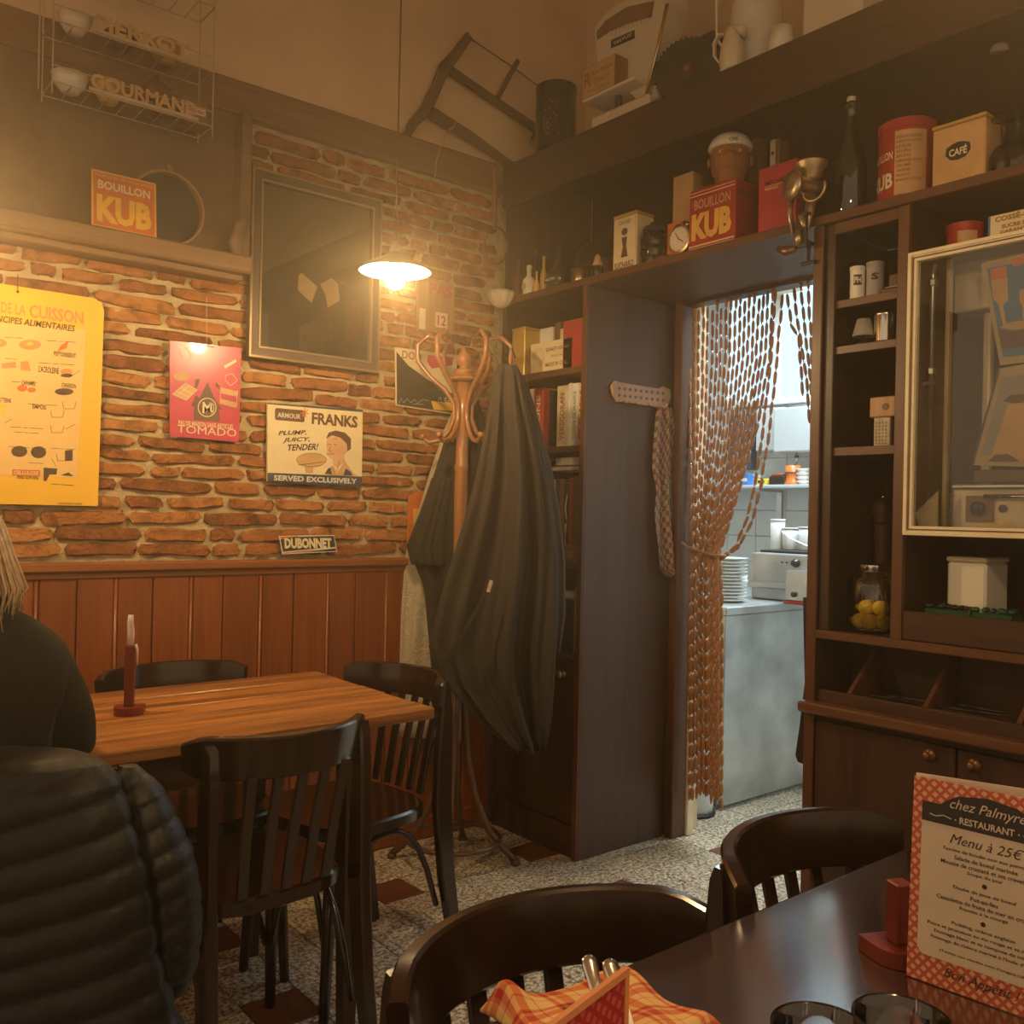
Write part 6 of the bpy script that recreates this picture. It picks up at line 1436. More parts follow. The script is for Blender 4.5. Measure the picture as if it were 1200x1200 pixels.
# white tubs standing on the griddle back
for i, (p0, p1, pt, lab) in enumerate(((903, 919, 608, 'tall white plastic tub on the griddle'), (917, 935, 618, 'low white plastic tub in the middle on the griddle'), (936, 954, 617, 'low white plastic tub at the right on the griddle'))):
    X = 3.95; a = kx(p0, 640, X); b = kx(p1, 640, X); r_ = (a.y-b.y)/2*.95; zz = zt+.0125; h = kx(p0, pt, X)[2]-zz
    t = thing('plastic_tub', (X, (a.y+b.y)/2, zz), lab, 'tub', 'white tubs on the griddle')
    MB().lathe((X, (a.y+b.y)/2, zz), [(r_*.8, 0), (r_*.84, .004), (r_*.95, h*.92)], 20).build('body', 'white_paint', t, smooth=True); MB().lathe((X, (a.y+b.y)/2, zz+h*.921), [(r_, 0), (r_, h*.06), (r_*.94, h*.079)], 20).build('lid', 'white_paint', t, smooth=True)
    if i == 1: MB().tube([(X-r_, (a.y+b.y)/2+.02, zz+h*.8), (X-r_*1.3, (a.y+b.y)/2-.04, zz+h*.5), (X-r_*1.3, (a.y+b.y)/2-.14, zz+.02)], .003, 6).build('cable', 'steel', t)
for i, (px, X, r_, h) in enumerate(((862, 3.80, .075, .10), (872, 3.74, .06, .08))):
    vessel('steel_bowl', '%s white bowl behind the stack of plates' % ('larger' if i == 0 else 'smaller'), 'bowl', X-.16*i*0, kx(px, 690, X).y+.02+.03*i, KZ, [(r_*.5, 0), (r_*.8, h*.4), (r_, h), (r_*.97, h), (r_*.75, h*.42)], 'plate_white')
# wall shelf
XS = XK-.26
a = kx(858, 568, XS); zs = kx(905, 568, XS)[2]
ws = thing('wall_shelf', (XS+.12, 2.8, zs), 'pale kitchen wall shelf on a steel bracket', 'shelf')
MB().box((XS, 2.0, zs-.018), (XK-.004, a.y+.3, zs), .003).build('board', 'wall_box_white', ws)
yb = kx(898, 590, XK-.02).y; yb2 = kx(896, 590, XS+.1).y
for yy in (yb2,):
    MB().box((XS+.03, yy-.014, zs-.034), (XK-.018, yy+.014, zs-.0185)).box((XK-.028, yy-.018, zs-.22), (XK-.0045, yy+.018, zs-.0345), .002).build('bracket', 'steel', ws)
def onshelf(px, dx): return kx(px, 560, XS+dx).y
c = Vector((XS+.07, onshelf(929, .07), zs+.0005))
t = thing('orange_pot', c, 'orange plastic pot with a flared foot on the kitchen wall shelf', 'pot')
MB().lathe(c, [(.050, 0), (.052, .008), (.040, .022), (.038, .06), (.040, .062), (.040, .068), (.038, .07), (.041, .105), (.036, .105)], 24).build('body', 'pot_orange', t, smooth=True)
MB().lathe(c+Vector((0, 0, .062)), [(.0405, 0), (.0425, .002), (.0425, .007), (.0405, .009)], 24, cap=False).build('band', 'brown_print', t, smooth=True)
t, A, B, w, h = tin_box('blue_box', 'blue plastic box at the left of the kitchen wall shelf', 'box', XS+.03, 866, 877, 555, zs+.0005, .06, 'plastic_blue', .003)
MB().rect(A, w*.1, h*.3, w*.9, h*.6, .001).build('label_patch', 'white_paint', t)
t, A, B, w, h = tin_box('yellow_box', 'flat yellow box in the middle of the kitchen wall shelf', 'box', XS+.03, 886, 900, 561, zs+.0005, .06, 'plastic_yellow', .004)
MB().rect(A, w*.15, h*.3, w*.7, h*.7, .001).build('label_patch', 'ink', t)
t, A, B, w, h = tin_box('black_case', 'black case between the yellow box and the orange pot on the kitchen shelf', 'case', XS+.02, 900.5, 919, 558, zs+.0005, .09, 'black_gloss', .006)
MB().box((XS+.03, A.o.y-w*.8, zs+h+.001), (XS+.1, A.o.y-w*.1, zs+h+.012), .003).build('lid', 'red_print', t)
for i, px in enumerate((944, 958)):
    for k in range(4):
        o = MB().lathe((XS+.09+.0*i, onshelf(px, .09), zs+.0005+k*.022), [(.035, 0), (.04, .004), (.055, .020), (.053, .021), (.038, .008)], 22).build('glass_bowl', 'plate_white', None, smooth=True)
        tag(o, 'white bowl, %s of the %s stack at the right of the kitchen shelf' % (nth(3-k, 4), 'left' if i == 0 else 'right'), 'bowl', 'stacked bowls %d' % (i+1))
for k in range(3):
    o = MB().lathe((XS+.13, onshelf(885, .13)+.02, zs+.0005+k*.02), [(.04, 0), (.05, .004), (.075, .018), (.073, .019), (.045, .007)], 22).build('serving_dish', 'plate_white', None, smooth=True)
    tag(o, 'white dish, %s in the stack behind the blue box on the kitchen shelf' % nth(2-k, 3), 'dish', 'stacked dishes on the kitchen shelf')
# boiler cabinet on the wall
XB = XK-.20
a = kx(906, 510, XB); b = kx(965, 510, XB); zt = kx(930, 477, XB)[2]; zb = kx(930, 529, XB)[2]
t = thing('wall_heater', (XB+.1, (a.y+b.y)/2, zb), 'white boxy water heater on the kitchen wall above the shelf', 'heater')
MB().box((XB, b.y, zb), (XK-.0045, a.y, zt), .006).build('casing', 'wall_box_white', t)
MB().tube([(XB+.08, a.y-.10, zb-.001), (XB+.08, a.y-.10, zb-.05), (XB+.1, a.y-.08, zb-.07)], .006, 8).build('pipe', 'steel', t, smooth=True)
MB().lathe((XB+.08, a.y-.10, zb-.03), [(.012, 0), (.012, .014)], 10).build('valve', 'dark_metal', t)
a2 = kx(886, 500, XK-.1); t = tag(MB().box((XK-.10, a.y+.012, zb+.02), (XK-.0045, a2.y, zt+.02), .004).build('pipe_casing', 'wall_box_white', None), 'narrow white pipe casing left of the water heater', 'casing')
c0 = kx(864, 500, XK-.06); c1 = kx(886, 500, XK-.06)
tag(MB().box((XK-.07, c1.y+.03, zs+.10), (XK-.0045, c0.y+.06, zt), .004).build('dark_cupboard', 'navy_print', None), 'dark blue grey cupboard left of the pipe casing in the kitchen', 'cupboard')
# bright kitchen window with frosted panes
wn_ = struct(bpy.data.objects.new('window_1', None)); COL.objects.link(wn_)
a = kx(850, 430, XK-.02); b = kx(985, 430, XK-.02); z0w = kx(905, 468, XK-.02)[2]; z1w = 2.73
wn_.location = (XK-.02, (a.y+b.y)/2, z0w)
MB().box((XK-.05, b.y, z0w-.035), (XK-.0045, a.y, z0w), .004).build('window_sill', 'white_paint', wn_)
ym = kx(911, 420, XK-.02).y
for y0, y1 in ((b.y, b.y+.03), (ym-.022, ym+.022), (a.y-.03, a.y)):
    MB().box((XK-.03, y0, z0w+.0005), (XK-.0045, y1, z1w), .003).build('window_frame', 'white_paint', wn_)
for y0, y1 in ((b.y+.0305, ym-.0225), (ym+.0225, a.y-.0305)):
    MB().box((XK-.014, y0, z0w+.0005), (XK-.006, y1, z1w)).build('pane', 'window_sky', wn_)
# white bin and hose by the counter foot
t = thing('white_bin', (3.13, 2.57, 0), 'white plastic bin on the floor behind the bottom of the bead curtain', 'bin')
MB().lathe((3.12, 2.56, 0.001), [(.07, 0), (.085, .01), (.09, .04), (.085, .28), (.08, .29)], 24).build('body', 'white_paint', t, smooth=True)
MB().tube([(3.12+.094*math.cos(R(a)), 2.56+.094*math.sin(R(a)), .008) for a in range(150, 330, 15)], .007, 7).build('foot_ring', 'black_paint', t, smooth=True)
# dark apron hanging behind the dresser edge
X = 2.80; L = [(941, 700), (943, 800), (937, 850), (932, 885), (935, 893), (946, 897), (966, 897), (966, 700)]
V = [at('X', *q, X) for q in L]; V2 = [v+Vector((.02, .0, 0)) for v in V]; n = len(L)
tag(MB().add(V+V2, [tuple(range(n)), tuple(range(2*n-1, n-1, -1))]+[(i, n+i, n+(i+1) % n, (i+1) % n) for i in range(n)]).build('dark_apron', 'coat_dark', None), 'dark apron hanging in the doorway behind the dresser edge', 'apron')

# ------------------------------------------------------------------ bead curtain
bc = thing('bead_curtain', (XD+.01, 2.15, .12), 'wooden bead curtain tied back at the left of the doorway', 'curtain')
bc['kind'] = 'stuff'
BX = XD-.015; P = fx(BX, 0, 0)
def string(path, X):
    """path: photo points from top to bottom; beads strung along it"""
    w = [at('X', x, y, X) for x, y in path]
    # resample
    out = []; L = .0; step = .0545; cur = Vector(w[0]); k = 0; acc = random.uniform(0, .054)
    seg = [(w[i], w[i+1]) for i in range(len(w)-1)]
    d = acc
    for a, b in seg:
        ln = (b-a).length
        while d < ln:
            out.append((a+(b-a)*(d/ln), (b-a).normalized())); d += step
        d -= ln
    return out
beads = MB(); links = MB()
def add_string(path, X, r=.0064):
    for p, d in string(path, X):
        j = Vector((random.uniform(-.002, .002), random.uniform(-.0015, .0015), 0))
        beads.lathe(p+j-d*.0235, [(r*.45, 0), (r*.85, .006), (r, .015), (r, .032), (r*.85, .041), (r*.45, .047)], 7, d)
        links.lathe(p+j+d*.0240, [(.0028, 0), (.0036, .0022), (.0028, .0045)], 5, d)
ns = 19
for k in range(ns):
    u = k/(ns-1)
    xt = 808+98*u; yt = 361-22*u
    X = BX+random.uniform(-.010, .012)
    xt2 = 810+34*u                                   # gathered at the tie
    mid = (xt*.60+xt2*.40+(6*u), 500)
    xb = 808+38*u
    add_string([(xt, yt), ((xt*.93+xt2*.07), 420), mid, (xt*.22+xt2*.78+4*u, 590), (xt2, 645), (xb, 700), (xb, 930+12*u+random.uniform(-6, 6))], X)
for dx in (0, 7.5):                                   # two loose strings swinging over
    add_string([(909+dx*1.15, 339), (905+dx, 400), (899+dx, 460), (892+dx, 520), (884+dx, 570), (874+dx, 610), (862+dx*.6, 640), (846+dx*.3, 653)], BX-.006)
for x0, x1, y1 in ((922, 936, 395), (930, 945, 440), (938, 952, 470), (947, 954, 480)):                   # strings gathered to the right jamb
    add_string([(x0, 336-(x0-922)*.35), (x0+(x1-x0)*.35, 380), (x1, y1), (x1+4, y1+60)], BX-.004)
o = beads.build('bead', 'bead_wood', bc, smooth=True); o['kind'] = 'stuff'
o = links.build('link', 'chrome', bc, smooth=True); o['kind'] = 'stuff'
q = [at('X', x, y, BX-.03) for x, y in ((799, 636), (806, 641), (820, 646), (835, 650), (850, 652))]
MB().tube(q, .006, 7).build('tie_cord', 'light_wood', bc, smooth=True)
MB().tube([at('X', 806, 357, BX+.02), at('X', 958, 322, BX+.02)], .006, 7).build('curtain_rod', 'dark_metal', bc)
# ------------------------------------------------------------------ coats on the stand
FH = Vector((_f.x, _f.y, 0)).normalized(); RH = Vector((_r.x, _r.y, 0)).normalized()
def cloth_loft(rows, t, b, folds, seed, n=64, grow=1., quilt=None, sub=4, tilt=0.):
    """garment body: outline rows (photo y, left, right) at distance t, half depth b, vertical folds; quilt = (first y, band height, bulge)"""
    rnd = random.Random(seed); ph = [(h, rnd.uniform(0, 6.28), rnd.uniform(.6, 1)) for h in (3, 5, 7, 10, 14)]
    R2 = []
    for i in range(len(rows)-1):
        for k in range(sub): f = k/sub; R2.append(tuple(rows[i][j]*(1-f)+rows[i+1][j]*f for j in range(3)))
    R2.append(rows[-1]); rings = []; m = len(R2)
    for i, (py, l, r) in enumerate(R2):
        f = i/(m-1); c = dep((l+r)/2, py, t); a = (r-l)/2/FPX*t; bb = min(b, a*1.15)*(.55+.45*min(1, f*4)); rg = []
        q = 0
        for k in range(n):
            th = 2*math.pi*k/n
            if quilt: q = quilt[2]*abs(math.sin(math.pi*(py-quilt[0]+tilt*math.cos(th))/quilt[1]))**.6
            w = sum(s*(1-2*abs(math.sin((h*th+p+f*2.2*((h % 3)-1))/2))**1.1) for h, p, s in ph)/4
            d = folds*w*(.25+.75*f*grow)
            rg.append(c+RH*(a*math.cos(th)*(1+d*.25)+q*math.cos(th)*.6)+FH*((bb+q)*math.sin(th)*(1+d*2.2)+d*b*.5))
        rings.append(rg)
    return MB().loft(rings)
t = thing('fleece_coat', dep(505, 860, 3.50), 'cream fleece coat hanging behind the dark coats on the stand', 'coat')
cloth_loft([(470, 536, 548), (505, 520, 548), (550, 505, 548), (600, 490, 548), (650, 475, 545), (720, 468, 540), (780, 466, 535), (862, 466, 515)], 3.50, .045, .5, 3).build('body', 'fleece', t, smooth=True)
t = thing('dark_coat', dep(540, 790, 3.43), 'dark brown coat with a hanging sleeve left of the coat stand pole', 'coat')
cloth_loft([(466, 536, 560), (500, 526, 570), (540, 514, 578), (580, 502, 584), (615, 488, 588), (640, 478, 590), (665, 487, 590), (690, 497, 590), (740, 501, 590), (800, 506, 590)], 3.44, .055, .6, 5).build('body', 'coat_dark', t, smooth=True)
cloth_loft([(560, 506, 530), (600, 492, 525), (640, 476, 520), (662, 482, 522)], 3.40, .035, .5, 8).build('sleeve', 'coat_dark', t, smooth=True)
t = thing('long_coat', dep(590, 870, 3.12), 'long dark olive coat hung in front on the coat stand', 'coat')
cloth_loft([(428, 584, 606), (440, 578, 613), (480, 572, 621), (520, 565, 632), (560, 557, 641), (600, 547, 648), (640, 535, 652), (680, 523, 653), (720, 511, 653), (760, 503, 651), (800, 520, 649), (840, 556, 646), (876, 600, 640)], 3.13, .085, 1.0, 11, n=84, sub=6).build('body', 'coat_olive', t, smooth=True)
def fr(px, py, tt): return dep(px, py, tt)
MB().strip([fr(574, 684, 3.005), fr(560, 712, 3.00), fr(540, 748, 3.0), fr(518, 782, 3.01)], .014, .006, RH).build('zip_flap', 'coat_dark', t, auto=40)
MB().bar(fr(572, 694, 2.998), fr(576, 680, 2.998), .012, .005, up=-FH, bev=.001).build('zip_tab', 'stone', t)
cloth_loft([(440, 604, 616), (480, 606, 628), (540, 612, 645), (600, 618, 656), (660, 622, 662), (720, 622, 662), (765, 626, 656)], 3.16, .05, .5, 21).build('sleeve', 'coat_olive', t, smooth=True)
P0 = [fr(596, 428, 3.15), fr(592, 414, 3.15), fr(600, 408, 3.15), fr(604, 420, 3.15)]; MB().tube(P0, .003, 6).build('hanging_loop', 'coat_dark', t, smooth=True)

# ------------------------------------------------------------------ puffer jacket over the chair at the left
t = thing('puffer_jacket', (.30, 1.62, .25), 'black quilted puffer jacket draped over the chair back at the lower left', 'jacket')
def quilted(rows, tt, b, seed, y0=886, band=37, amp=.010, tilt=34): return cloth_loft(rows, tt, b, .10, seed, n=72, quilt=(y0, band, amp), sub=12, tilt=tilt)
quilted([(884, -70, 90), (892, -95, 118), (915, -105, 135), (960, -108, 150), (1010, -108, 166), (1060, -108, 176), (1120, -106, 184), (1180, -104, 200), (1240, -100, 226), (1290, -96, 232)], 1.43, .085, 31).build('body', 'puffer', t, smooth=True)
quilted([(897, 142, 158), (908, 136, 172), (930, 138, 190), (965, 146, 206), (1000, 152, 222), (1040, 158, 231), (1090, 164, 234), (1135, 172, 228), (1162, 184, 216)], 1.50, .055, 33, 892, 26, .006, 12).build('sleeve', 'puffer', t, smooth=True)

# ------------------------------------------------------------------ seated person at the left edge
def skin_mesh(name, V, E, Rd, mat, parent, sub=2):
    me = bpy.data.meshes.new(name); me.from_pydata([tuple(v) for v in V], E, []); o = bpy.data.objects.new(name, me); COL.objects.link(o)
    o.modifiers.new('s', 'SKIN'); sv = me.skin_vertices[0].data if me.skin_vertices else None
    if sv is None:
        bm = bmesh.new(); bm.from_mesh(me); bm.verts.layers.skin.verify(); bm.to_mesh(me); bm.free(); sv = me.skin_vertices[0].data
    for i, r in enumerate(Rd): sv[i].radius = (r, r) if not isinstance(r, tuple) else r; sv[i].use_root = (i == 0)
    s = o.modifiers.new('u', 'SUBSURF'); s.levels = sub; s.render_levels = sub
    dg = bpy.context.evaluated_depsgraph_get(); m2_ = bpy.data.meshes.new_from_object(o.evaluated_get(dg))
    bpy.data.objects.remove(o)
    iv = wm(parent).inverted(); m2_.transform(iv); m2_.materials.clear(); m2_.materials.append(MT[mat])
    m2_.polygons.foreach_set('use_smooth', [True]*len(m2_.polygons)); m2_.name = name
    o = bpy.data.objects.new(name, m2_); COL.objects.link(o); o.parent = parent; return o
pp = Vector((.285, 1.865, 0))
pe = thing('person', pp, 'person with light hair in a dark sweater seated at the left edge, seen from behind', 'person')
V = [(0, 0, .53), (0, -.01, .68), (0, -.005, .84), (0, .01, .95), (0, .03, 1.04), (0, .045, 1.10), (0, .055, 1.16), (0, .05, 1.23), (0, .05, 1.265)]
E = [(i, i+1) for i in range(8)]; Rd = [.135, .12, .13, .09, .055, .052, .072, .078, .05]
for s in (-1, 1):
    b = len(V); V += [(s*.120, 0, .945), (s*.185, .05, .80), (s*.20, .13, .75), (s*.18, .28, .797), (s*.15, .36, .802), (s*.13, .40, .802)]; Rd += [.055, .042, .042, .030, .026, .026]
    E += [(3, b)]+[(b+i, b+i+1) for i in range(5)]
    for k in range(5):
        c = len(V); ox = (k-2)*.017*1.0
        if k == 4: V += [(s*(.15)-s*.028, .375, .800), (s*.15-s*.045, .40, .798)]; L = [.011, .009]
        else: V += [(s*.13+ox, .44, .803), (s*.125+ox, .475-.006*abs(k-1.5), .795)]; L = [.010, .0085]
        Rd += L; E += [(b+5 if k < 4 else b+4, c), (c, c+1)]
    b = len(V); V += [(s*.095, .10, .53), (s*.11, .42, .535), (s*.115, .42, .30), (s*.115, .40, .085), (s*.12, .50, .045)]; Rd += [.085, .062, .05, .038, .032]
    E += [(0, b)]+[(b+i, b+i+1) for i in range(4)]
skin_mesh('body', [pp+Vector(v) for v in V], E, Rd, 'skin', pe)
V = [(0, 0, .52), (0, -.012, .68), (0, -.008, .84), (0, .005, .975), (0, .022, 1.085)]; Rd = [(.155, .155), (.15, .15), (.165, .165), (.13, .13), (.085, .085)]; E = [(0, 1), (1, 2), (2, 3), (3, 4)]
for s in (-1, 1):
    b = len(V); V += [(s*.125, 0, .945), (s*.165, .03, .87), (s*.19, .06, .795), (s*.20, .13, .755), (s*.18, .27, .805)]; Rd += [.075, .074, .068, .062, .046]; E += [(3, b)]+[(b+i, b+i+1) for i in range(4)]
skin_mesh('sweater', [pp+Vector(v) for v in V], E, Rd, 'sweater', pe)
V = [(0, 0, .52)]; Rd = [.15]; E = []
for s in (-1, 1):
    b = len(V); V += [(s*.095, .10, .535), (s*.11, .42, .54), (s*.115, .425, .30), (s*.115, .40, .11)]; Rd += [.095, .074, .062, .05]; E += [(0, b)]+[(b+i, b+i+1) for i in range(3)]
skin_mesh('trousers', [pp+Vector(v) for v in V], E, Rd, 'trousers', pe)
MB().lathe(pp+Vector((0, .022, 1.06)), [(.105, -.03), (.095, .0), (.082, .03), (.074, .045), (.066, .04), (.066, .0)], 28).build('collar', 'sweater', pe, smooth=True)
m = MB(); hc = pp+Vector((-.026, .035, 1.178))
rings = []
for z, a, b in ((-.115, .100, .060), (-.09, .120, .078), (-.05, .118, .092), (0, .100, .096), (.04, .086, .088), (.075, .06, .068), (.095, .03, .035), (.10, .008, .008)):
    rings.append([hc+Vector((a*math.cos(th)*(1+.04*math.sin(9*th+z*40)), -.015+b*math.sin(th)*(1+.05*math.sin(11*th))*(1 if math.sin(th) < .35 else .72), z+.008*math.sin(6*th))) for th in [2*math.pi*k/40 for k in range(40)]])
m.loft(rings)
for k in range(160):
    th = random.uniform(-3.6, .5); a = random.uniform(.9, 1.08)
    q = [hc+Vector((.112*a*math.cos(th)*s, -.015+.098*a*math.sin(th)*s, z)) for s, z in ((.45, .080), (.78, .04), (.95, -.02), (1.06+random.uniform(-.05, .1), -.08), (1.02+random.uniform(-.12, .16), -.12-random.uniform(0, .035)))]
    m.tube(q, [.0028, .003, .003, .0022, .0006], 4)
o = m.build('hair', 'hair', pe, smooth=True); o['kind'] = 'stuff'
for s in (-1, 1):
    MB().ball(pp+Vector((s*.030, .125, 1.195)), .010, 10, 7).build('eye', 'plate_white', pe, smooth=True)
    MB().ball(pp+Vector((s*.078, .05, 1.185)), .020, 10, 7, (.4, .7, 1.2)).build('ear', 'skin', pe, smooth=True)
MB().tube([pp+Vector((0, .125, 1.202)), pp+Vector((0, .145, 1.175)), pp+Vector((0, .130, 1.165))], [.007, .012, .008], 8).build('nose', 'skin', pe, smooth=True)
MB().tube([pp+Vector((-.022, .120, 1.138)), pp+Vector((0, .129, 1.137)), pp+Vector((.022, .120, 1.138))], [.003, .006, .003], 8).build('mouth', 'poster_orange', pe, smooth=True)

# ------------------------------------------------------------------ candle holders
def holder(base, label, candle, ph=.140):
    t = thing('candle_holder', base, label, 'candle holder', 'red wooden candle holders')
    b = Vector(base)
    m = MB(); out = [(.033*math.cos(R(a)), .033*math.sin(R(a))) for a in range(0, 181, 15)]+[(-.033, -.026), (.033, -.026)]
    rz = R(-25); out = [(x*math.cos(rz)-y*math.sin(rz), x*math.sin(rz)+y*math.cos(rz)) for x, y in out]
    out = [(-x, -y) for x, y in out]
    m.poly(Pl(b, (1, 0, 0), (0, 1, 0)), out, 0, .017); m.build('base', 'red_wood', t)
    MB().obox(b+Vector((0, 0, .0172+ph/2)), (math.cos(rz), math.sin(rz), 0), (-math.sin(rz), math.cos(rz), 0), (.0105, .0105, ph/2), .0015).build('post', 'red_wood', t)
    if candle:
        top = b+Vector((0, 0, .0172+ph))
        MB().tube([top+Vector((0, 0, .0003)), top+Vector((.001, 0, .03)), top+Vector((-.001, .001, .055)), top+Vector((.0, 0, .07))], [.008, .0085, .007, .006], 10).build('candle', 'wax', t, smooth=True)
        MB().tube([top+Vector((.009, -.009, .003)), top+Vector((.0125, -.0115, -.01)), top+Vector((.0125, -.0115, -.045))], [.0035, .003, .0015], 7).build('wax_drip', 'wax', t, smooth=True)
        MB().tube([top+Vector((0, 0, .07)), top+Vector((-.003, 0, .077)), top+Vector((-.006, 0, .078))], .001, 5).build('wick', 'ink', t)
    return t
q = at('Z', 151, 836, TZ+.0005); holder((q.x, q.y, TZ+.0005), 'red wooden candle holder with a burnt candle stub on the rustic table', True)
holder((.990, .518, TZ+.0005), 'red wooden candle holder behind the printed menu on the dark table', False, .066)

# ------------------------------------------------------------------ printed menu (folded card)
mn = Pl((.957, .492, TZ+.0008), (.10, -1, 0), (.05, 0, 1)); MW, MH = .148, .21
t = thing('menu_card', mn.p(MW/2, 0), 'printed restaurant menu card standing open at the right of the dark table', 'menu')
def card(P, x0, y0, x1, y1, d0, d1, mat, parent, name):
    o = MB().rect(P, x0, y0, x1, y1, d0, d1).build(name, mat, parent)
    iv = wm(parent); set_uv(o, [((iv @ v.co-P.o).dot(P.r), (iv @ v.co-P.o).dot(P.u)) for v in o.data.vertices]); return o
card(mn, 0, 0, MW, MH, -.0012, 0, 'menu_gingham', t, 'front_leaf')
m3 = Pl(mn.p(.004, .0, -.0016), (.35, -1, 0), (.05, 0, 1)); card(m3, 0, 0, MW, MH+.003, -.0012, 0, 'paper', t, 'rear_leaf')
cx = MW/2
fld = [(.010, .034), (.015, .028), (MW-.015, .028), (MW-.010, .034), (MW-.010, .172), (.010, .172)]
MB().poly(mn, fld, .0005).build('text_panel', 'menu_beige', t)
hd = [(.010, .166), (MW-.010, .166), (MW-.010, .186), (cx+.045, .186), (cx+.040, .191), (cx+.028, .198), (cx, .202), (cx-.028, .198), (cx-.040, .191), (cx-.045, .186), (.010, .186)]
MB().poly(mn, hd, .0010).build('title_panel', 'ink', t)
m = MB(); m.text('chez Palmyre', mn, cx, .1815, .072, .013, .0016, shear=.35, al='c'); m.text('RESTAURANT', mn, cx, .1705, .052, .007, .0016, bold=.02, al='c')
for s in (-1, 1): m.line(mn, [(cx+s*.034, .1735), (cx+s*.042, .1755), (cx+s*.050, .173), (cx+s*.056, .1745)], .0010, .0016); m.disc(mn, cx+s*.030, .1735, .0008, .0008, .0016, n=8)
m.build('lettering', 'menu_beige', t)
m = MB(); m.text('Menu à 25€', mn, cx, .1490, .070, .0105, .0012, shear=.35, al='c')
for s, y, w in (('Terrine de boudin noir aux pommes', .1400, .084), ('Salade de boeuf marinée', .1335, .060), ('Mousse de crustacé et ses crevettes', .1270, .086), ('Soupe du jour', .1205, .034),
                ('Daube de joue de boeuf', .1030, .060), ('Pot-au-feu', .0965, .026), ('Cassolette de fruits de mer en croûte', .0900, .092), ('Risotto à la courge', .0835, .046),
                ('Pudding, crème anglaise', .0665, .060), ('Poire et pruneaux au vin rouge et sa mousse', .0600, .108), ('Fromage blanc et sa compote de mûres', .0535, .094), ('Fromage de chèvre mariné à l\'huile d\'olive', .0470, .100), ('(Toutes nos viandes sont d\'origine UE)', .0360, .082)):
    m.text(s, mn, cx, y, w, .0044 if y > .04 else .0034, .0012, bold=.012, al='c')
for y in (.1140, .0765): m.disc(mn, cx, y, .0024, .0024, .0012, n=14)
m.text('Bon Appétit !', mn, cx, .010, .072, .0125, .0012, shear=.4, al='c'); m.build('lettering', 'ink', t)
# second menu, seen from its back, close to the viewer
a = at('Z', 735, 1131, .982); b = at('Z', 648, 1196, .982); dr_ = (b-a).normalized()
nP = Pl((a+dr_*.148).xy.to_3d()+Vector((0, 0, TZ+.0008)), -dr_, (0, 0, 1))
t = thing('menu_card', nP.p(.074, 0), 'red checked menu card standing closest to the viewer, only its upper corner showing', 'menu')
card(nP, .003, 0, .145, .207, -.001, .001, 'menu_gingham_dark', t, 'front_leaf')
m = MB(); frame_bars(m, nP, 0, 0, .148, .2105, .0045, -.0018, .0018); m.build('holder_edge', 'poster_orange', t)
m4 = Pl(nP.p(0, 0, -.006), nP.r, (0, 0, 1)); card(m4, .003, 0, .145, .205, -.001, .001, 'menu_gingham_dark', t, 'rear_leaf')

# ------------------------------------------------------------------ checked napkin with cutlery
FL = at('Z', 563, 1172, TZ+.012); FR = at('Z', 738, 1136, TZ+.012); NR = at('Z', 852, 1202, TZ+.006); NL = FL+(NR-FR)*1.0
nu, nv = 40, 30; V = []; UV = []
for j in range(nv+1):
    for i in range(nu+1):
        u, v = i/nu, j/nv; p = FL.lerp(FR, u).lerp(NL.lerp(NR, u), v)
        e = min(1, 14*min(u, 1-u, v, 1-v))
        z = TZ+.0125*e*(1+.35*math.sin(u*9+v*3)*(1-v)+.25*math.sin(v*7+u*14))+.012*math.exp(-((u-.10)/.10)**2-((v-.12)/.14)**2)+.009*math.exp(-((u-.72)/.12)**2-((v-.05)/.1)**2)+.0015
        p = Vector((p.x+.003*math.sin(9*v), p.y+.003*math.sin(8*u), z)); V.append(p); UV.append((u*3.6, v*3.2))
F = [(j*(nu+1)+i, (j+1)*(nu+1)+i, (j+1)*(nu+1)+i+1, j*(nu+1)+i+1) for j in range(nv) for i in range(nu)]
n0 = len(V); V2 = V+[Vector((p.x, p.y, TZ+.0006)) for p in V]; F2 = F+[tuple(n0+q for q in f[::-1]) for f in F]
bd = list(range(nu+1))+[j*(nu+1)+nu for j in range(1, nv+1)]+[nv*(nu+1)+i for i in range(nu-1, -1, -1)]+[j*(nu+1) for j in range(nv-1, 0, -1)]
F2 += [(bd[i], bd[(i+1) % len(bd)], n0+bd[(i+1) % len(bd)], n0+bd[i]) for i in range(len(bd))]
o = MB().add(V2, F2).build('checked_napkin', 'napkin_plaid', None, smooth=True); set_uv(o, UV+UV); tag(o, 'red and cream checked cloth napkin folded on the dark table', 'napkin')
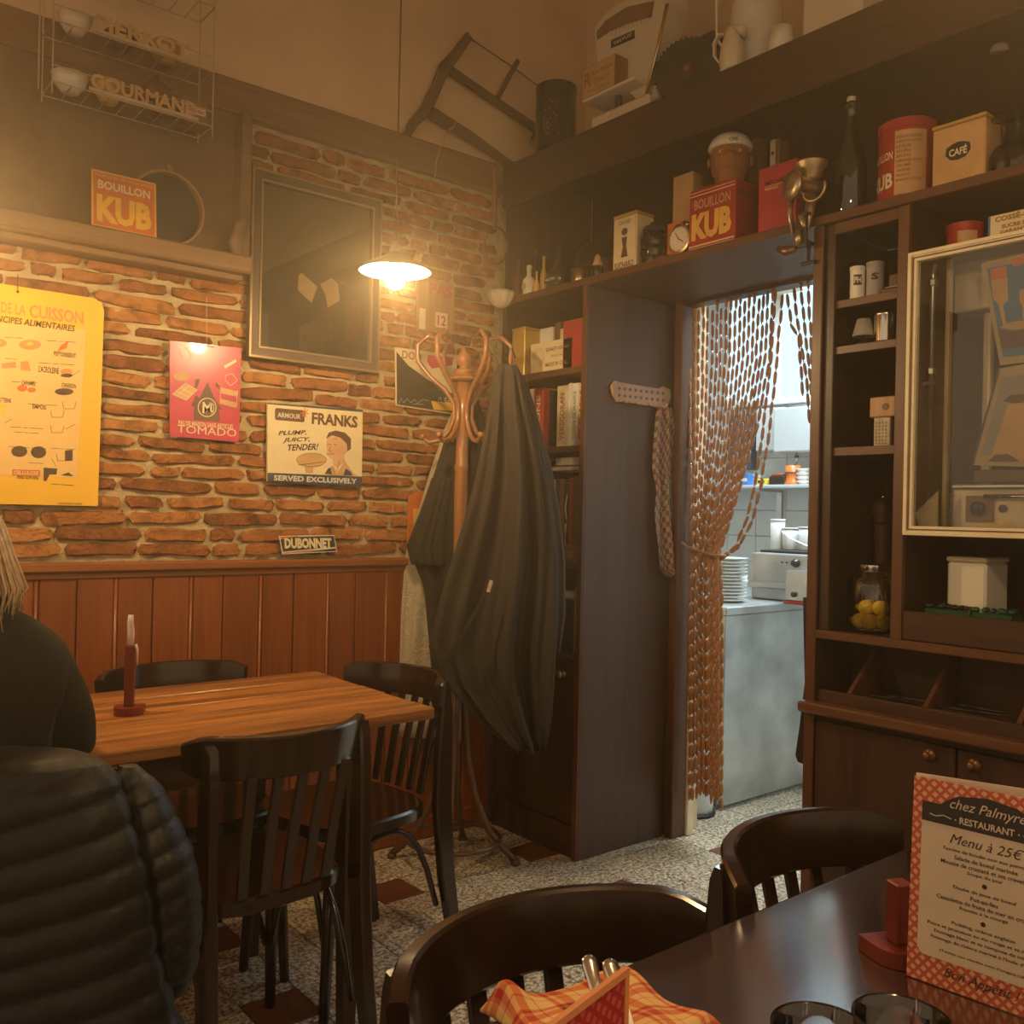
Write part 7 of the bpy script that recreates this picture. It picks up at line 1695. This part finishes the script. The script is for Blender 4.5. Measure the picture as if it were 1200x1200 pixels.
def cutlery(name, a, b, wd, lab):
    a = Vector(a); b = Vector(b); t = thing(name, b, lab, name)
    d = (b-a); m = MB(); sd_ = d.cross(Vector((0, 0, 1))).normalized(); rings = []
    prof = ((0, .25), (.03, .62), (.10, .95), (.22, 1.0), (.5, .78), (1.0, .50))
    for f, w in prof:
        c = a+d*f; rings.append([c+sd_*(wd*w*math.cos(th))+Vector((0, 0, wd*w*.55*math.sin(th))) for th in [2*math.pi*k/14 for k in range(14)]])
    m.loft(rings).build('handle', 'chrome', t, smooth=True)
    e = b+d*.55; MB().obox((b+e)/2, d, sd_, (d.length*.275, wd*.62, .0012), .0005).build('blade', 'chrome', t)
a = at('Z', 689, 1120, TZ+.062); b = at('Z', 702, 1178, TZ+.034); cutlery('table_knife', a, b, .0082, 'steel knife with a rounded handle lying on the checked napkin')
a = at('Z', 713, 1125, TZ+.056); b = at('Z', 729, 1176, TZ+.031); cutlery('table_fork', a, b, .0088, 'steel fork right of the knife on the checked napkin')

# ------------------------------------------------------------------ tumblers
for px, py, lab in ((1057, 1192, 'clear glass tumbler in front of the menu, the right one'), (962, 1203, 'clear glass tumbler left of the other tumbler at the bottom edge')):
    q = at('Z', px, py, TZ+.092); c = Vector((q.x, q.y, TZ+.0005))
    tag(MB().lathe(c, [(.024, 0), (.026, .002), (.030, .02), (.0355, .060), (.0375, .0915), (.0368, .092), (.0350, .0905), (.0330, .060), (.0275, .021), (.022, .010), (.001, .009)], 36, cap=True).build('tumbler', 'glass', None, smooth=True), lab, 'glass', 'glass tumblers')
# ------------------------------------------------------------------ thin haze added in the upper dining room to imitate lens glare
m = bpy.data.materials.new('glare_haze'); m.use_nodes = True; nt = m.node_tree; nt.nodes.clear()
v = nt.nodes.new('ShaderNodeVolumeScatter'); v.inputs['Density'].default_value = .050; v.inputs['Anisotropy'].default_value = .72; v.inputs['Color'].default_value = (1, .80, .54, 1)
o = nt.nodes.new('ShaderNodeOutputMaterial'); nt.links.new(v.outputs[0], o.inputs['Volume'])
MT['glare_haze'] = m
hz = MB().box((-1.55, -1.2, .98), (XD-.002, YB+.02, 3.59)).build('haze', 'glare_haze'); hz['kind'] = 'stuff'; hz['label'] = 'faint warm haze added in the upper dining room to imitate lens glare'; hz['category'] = 'haze'
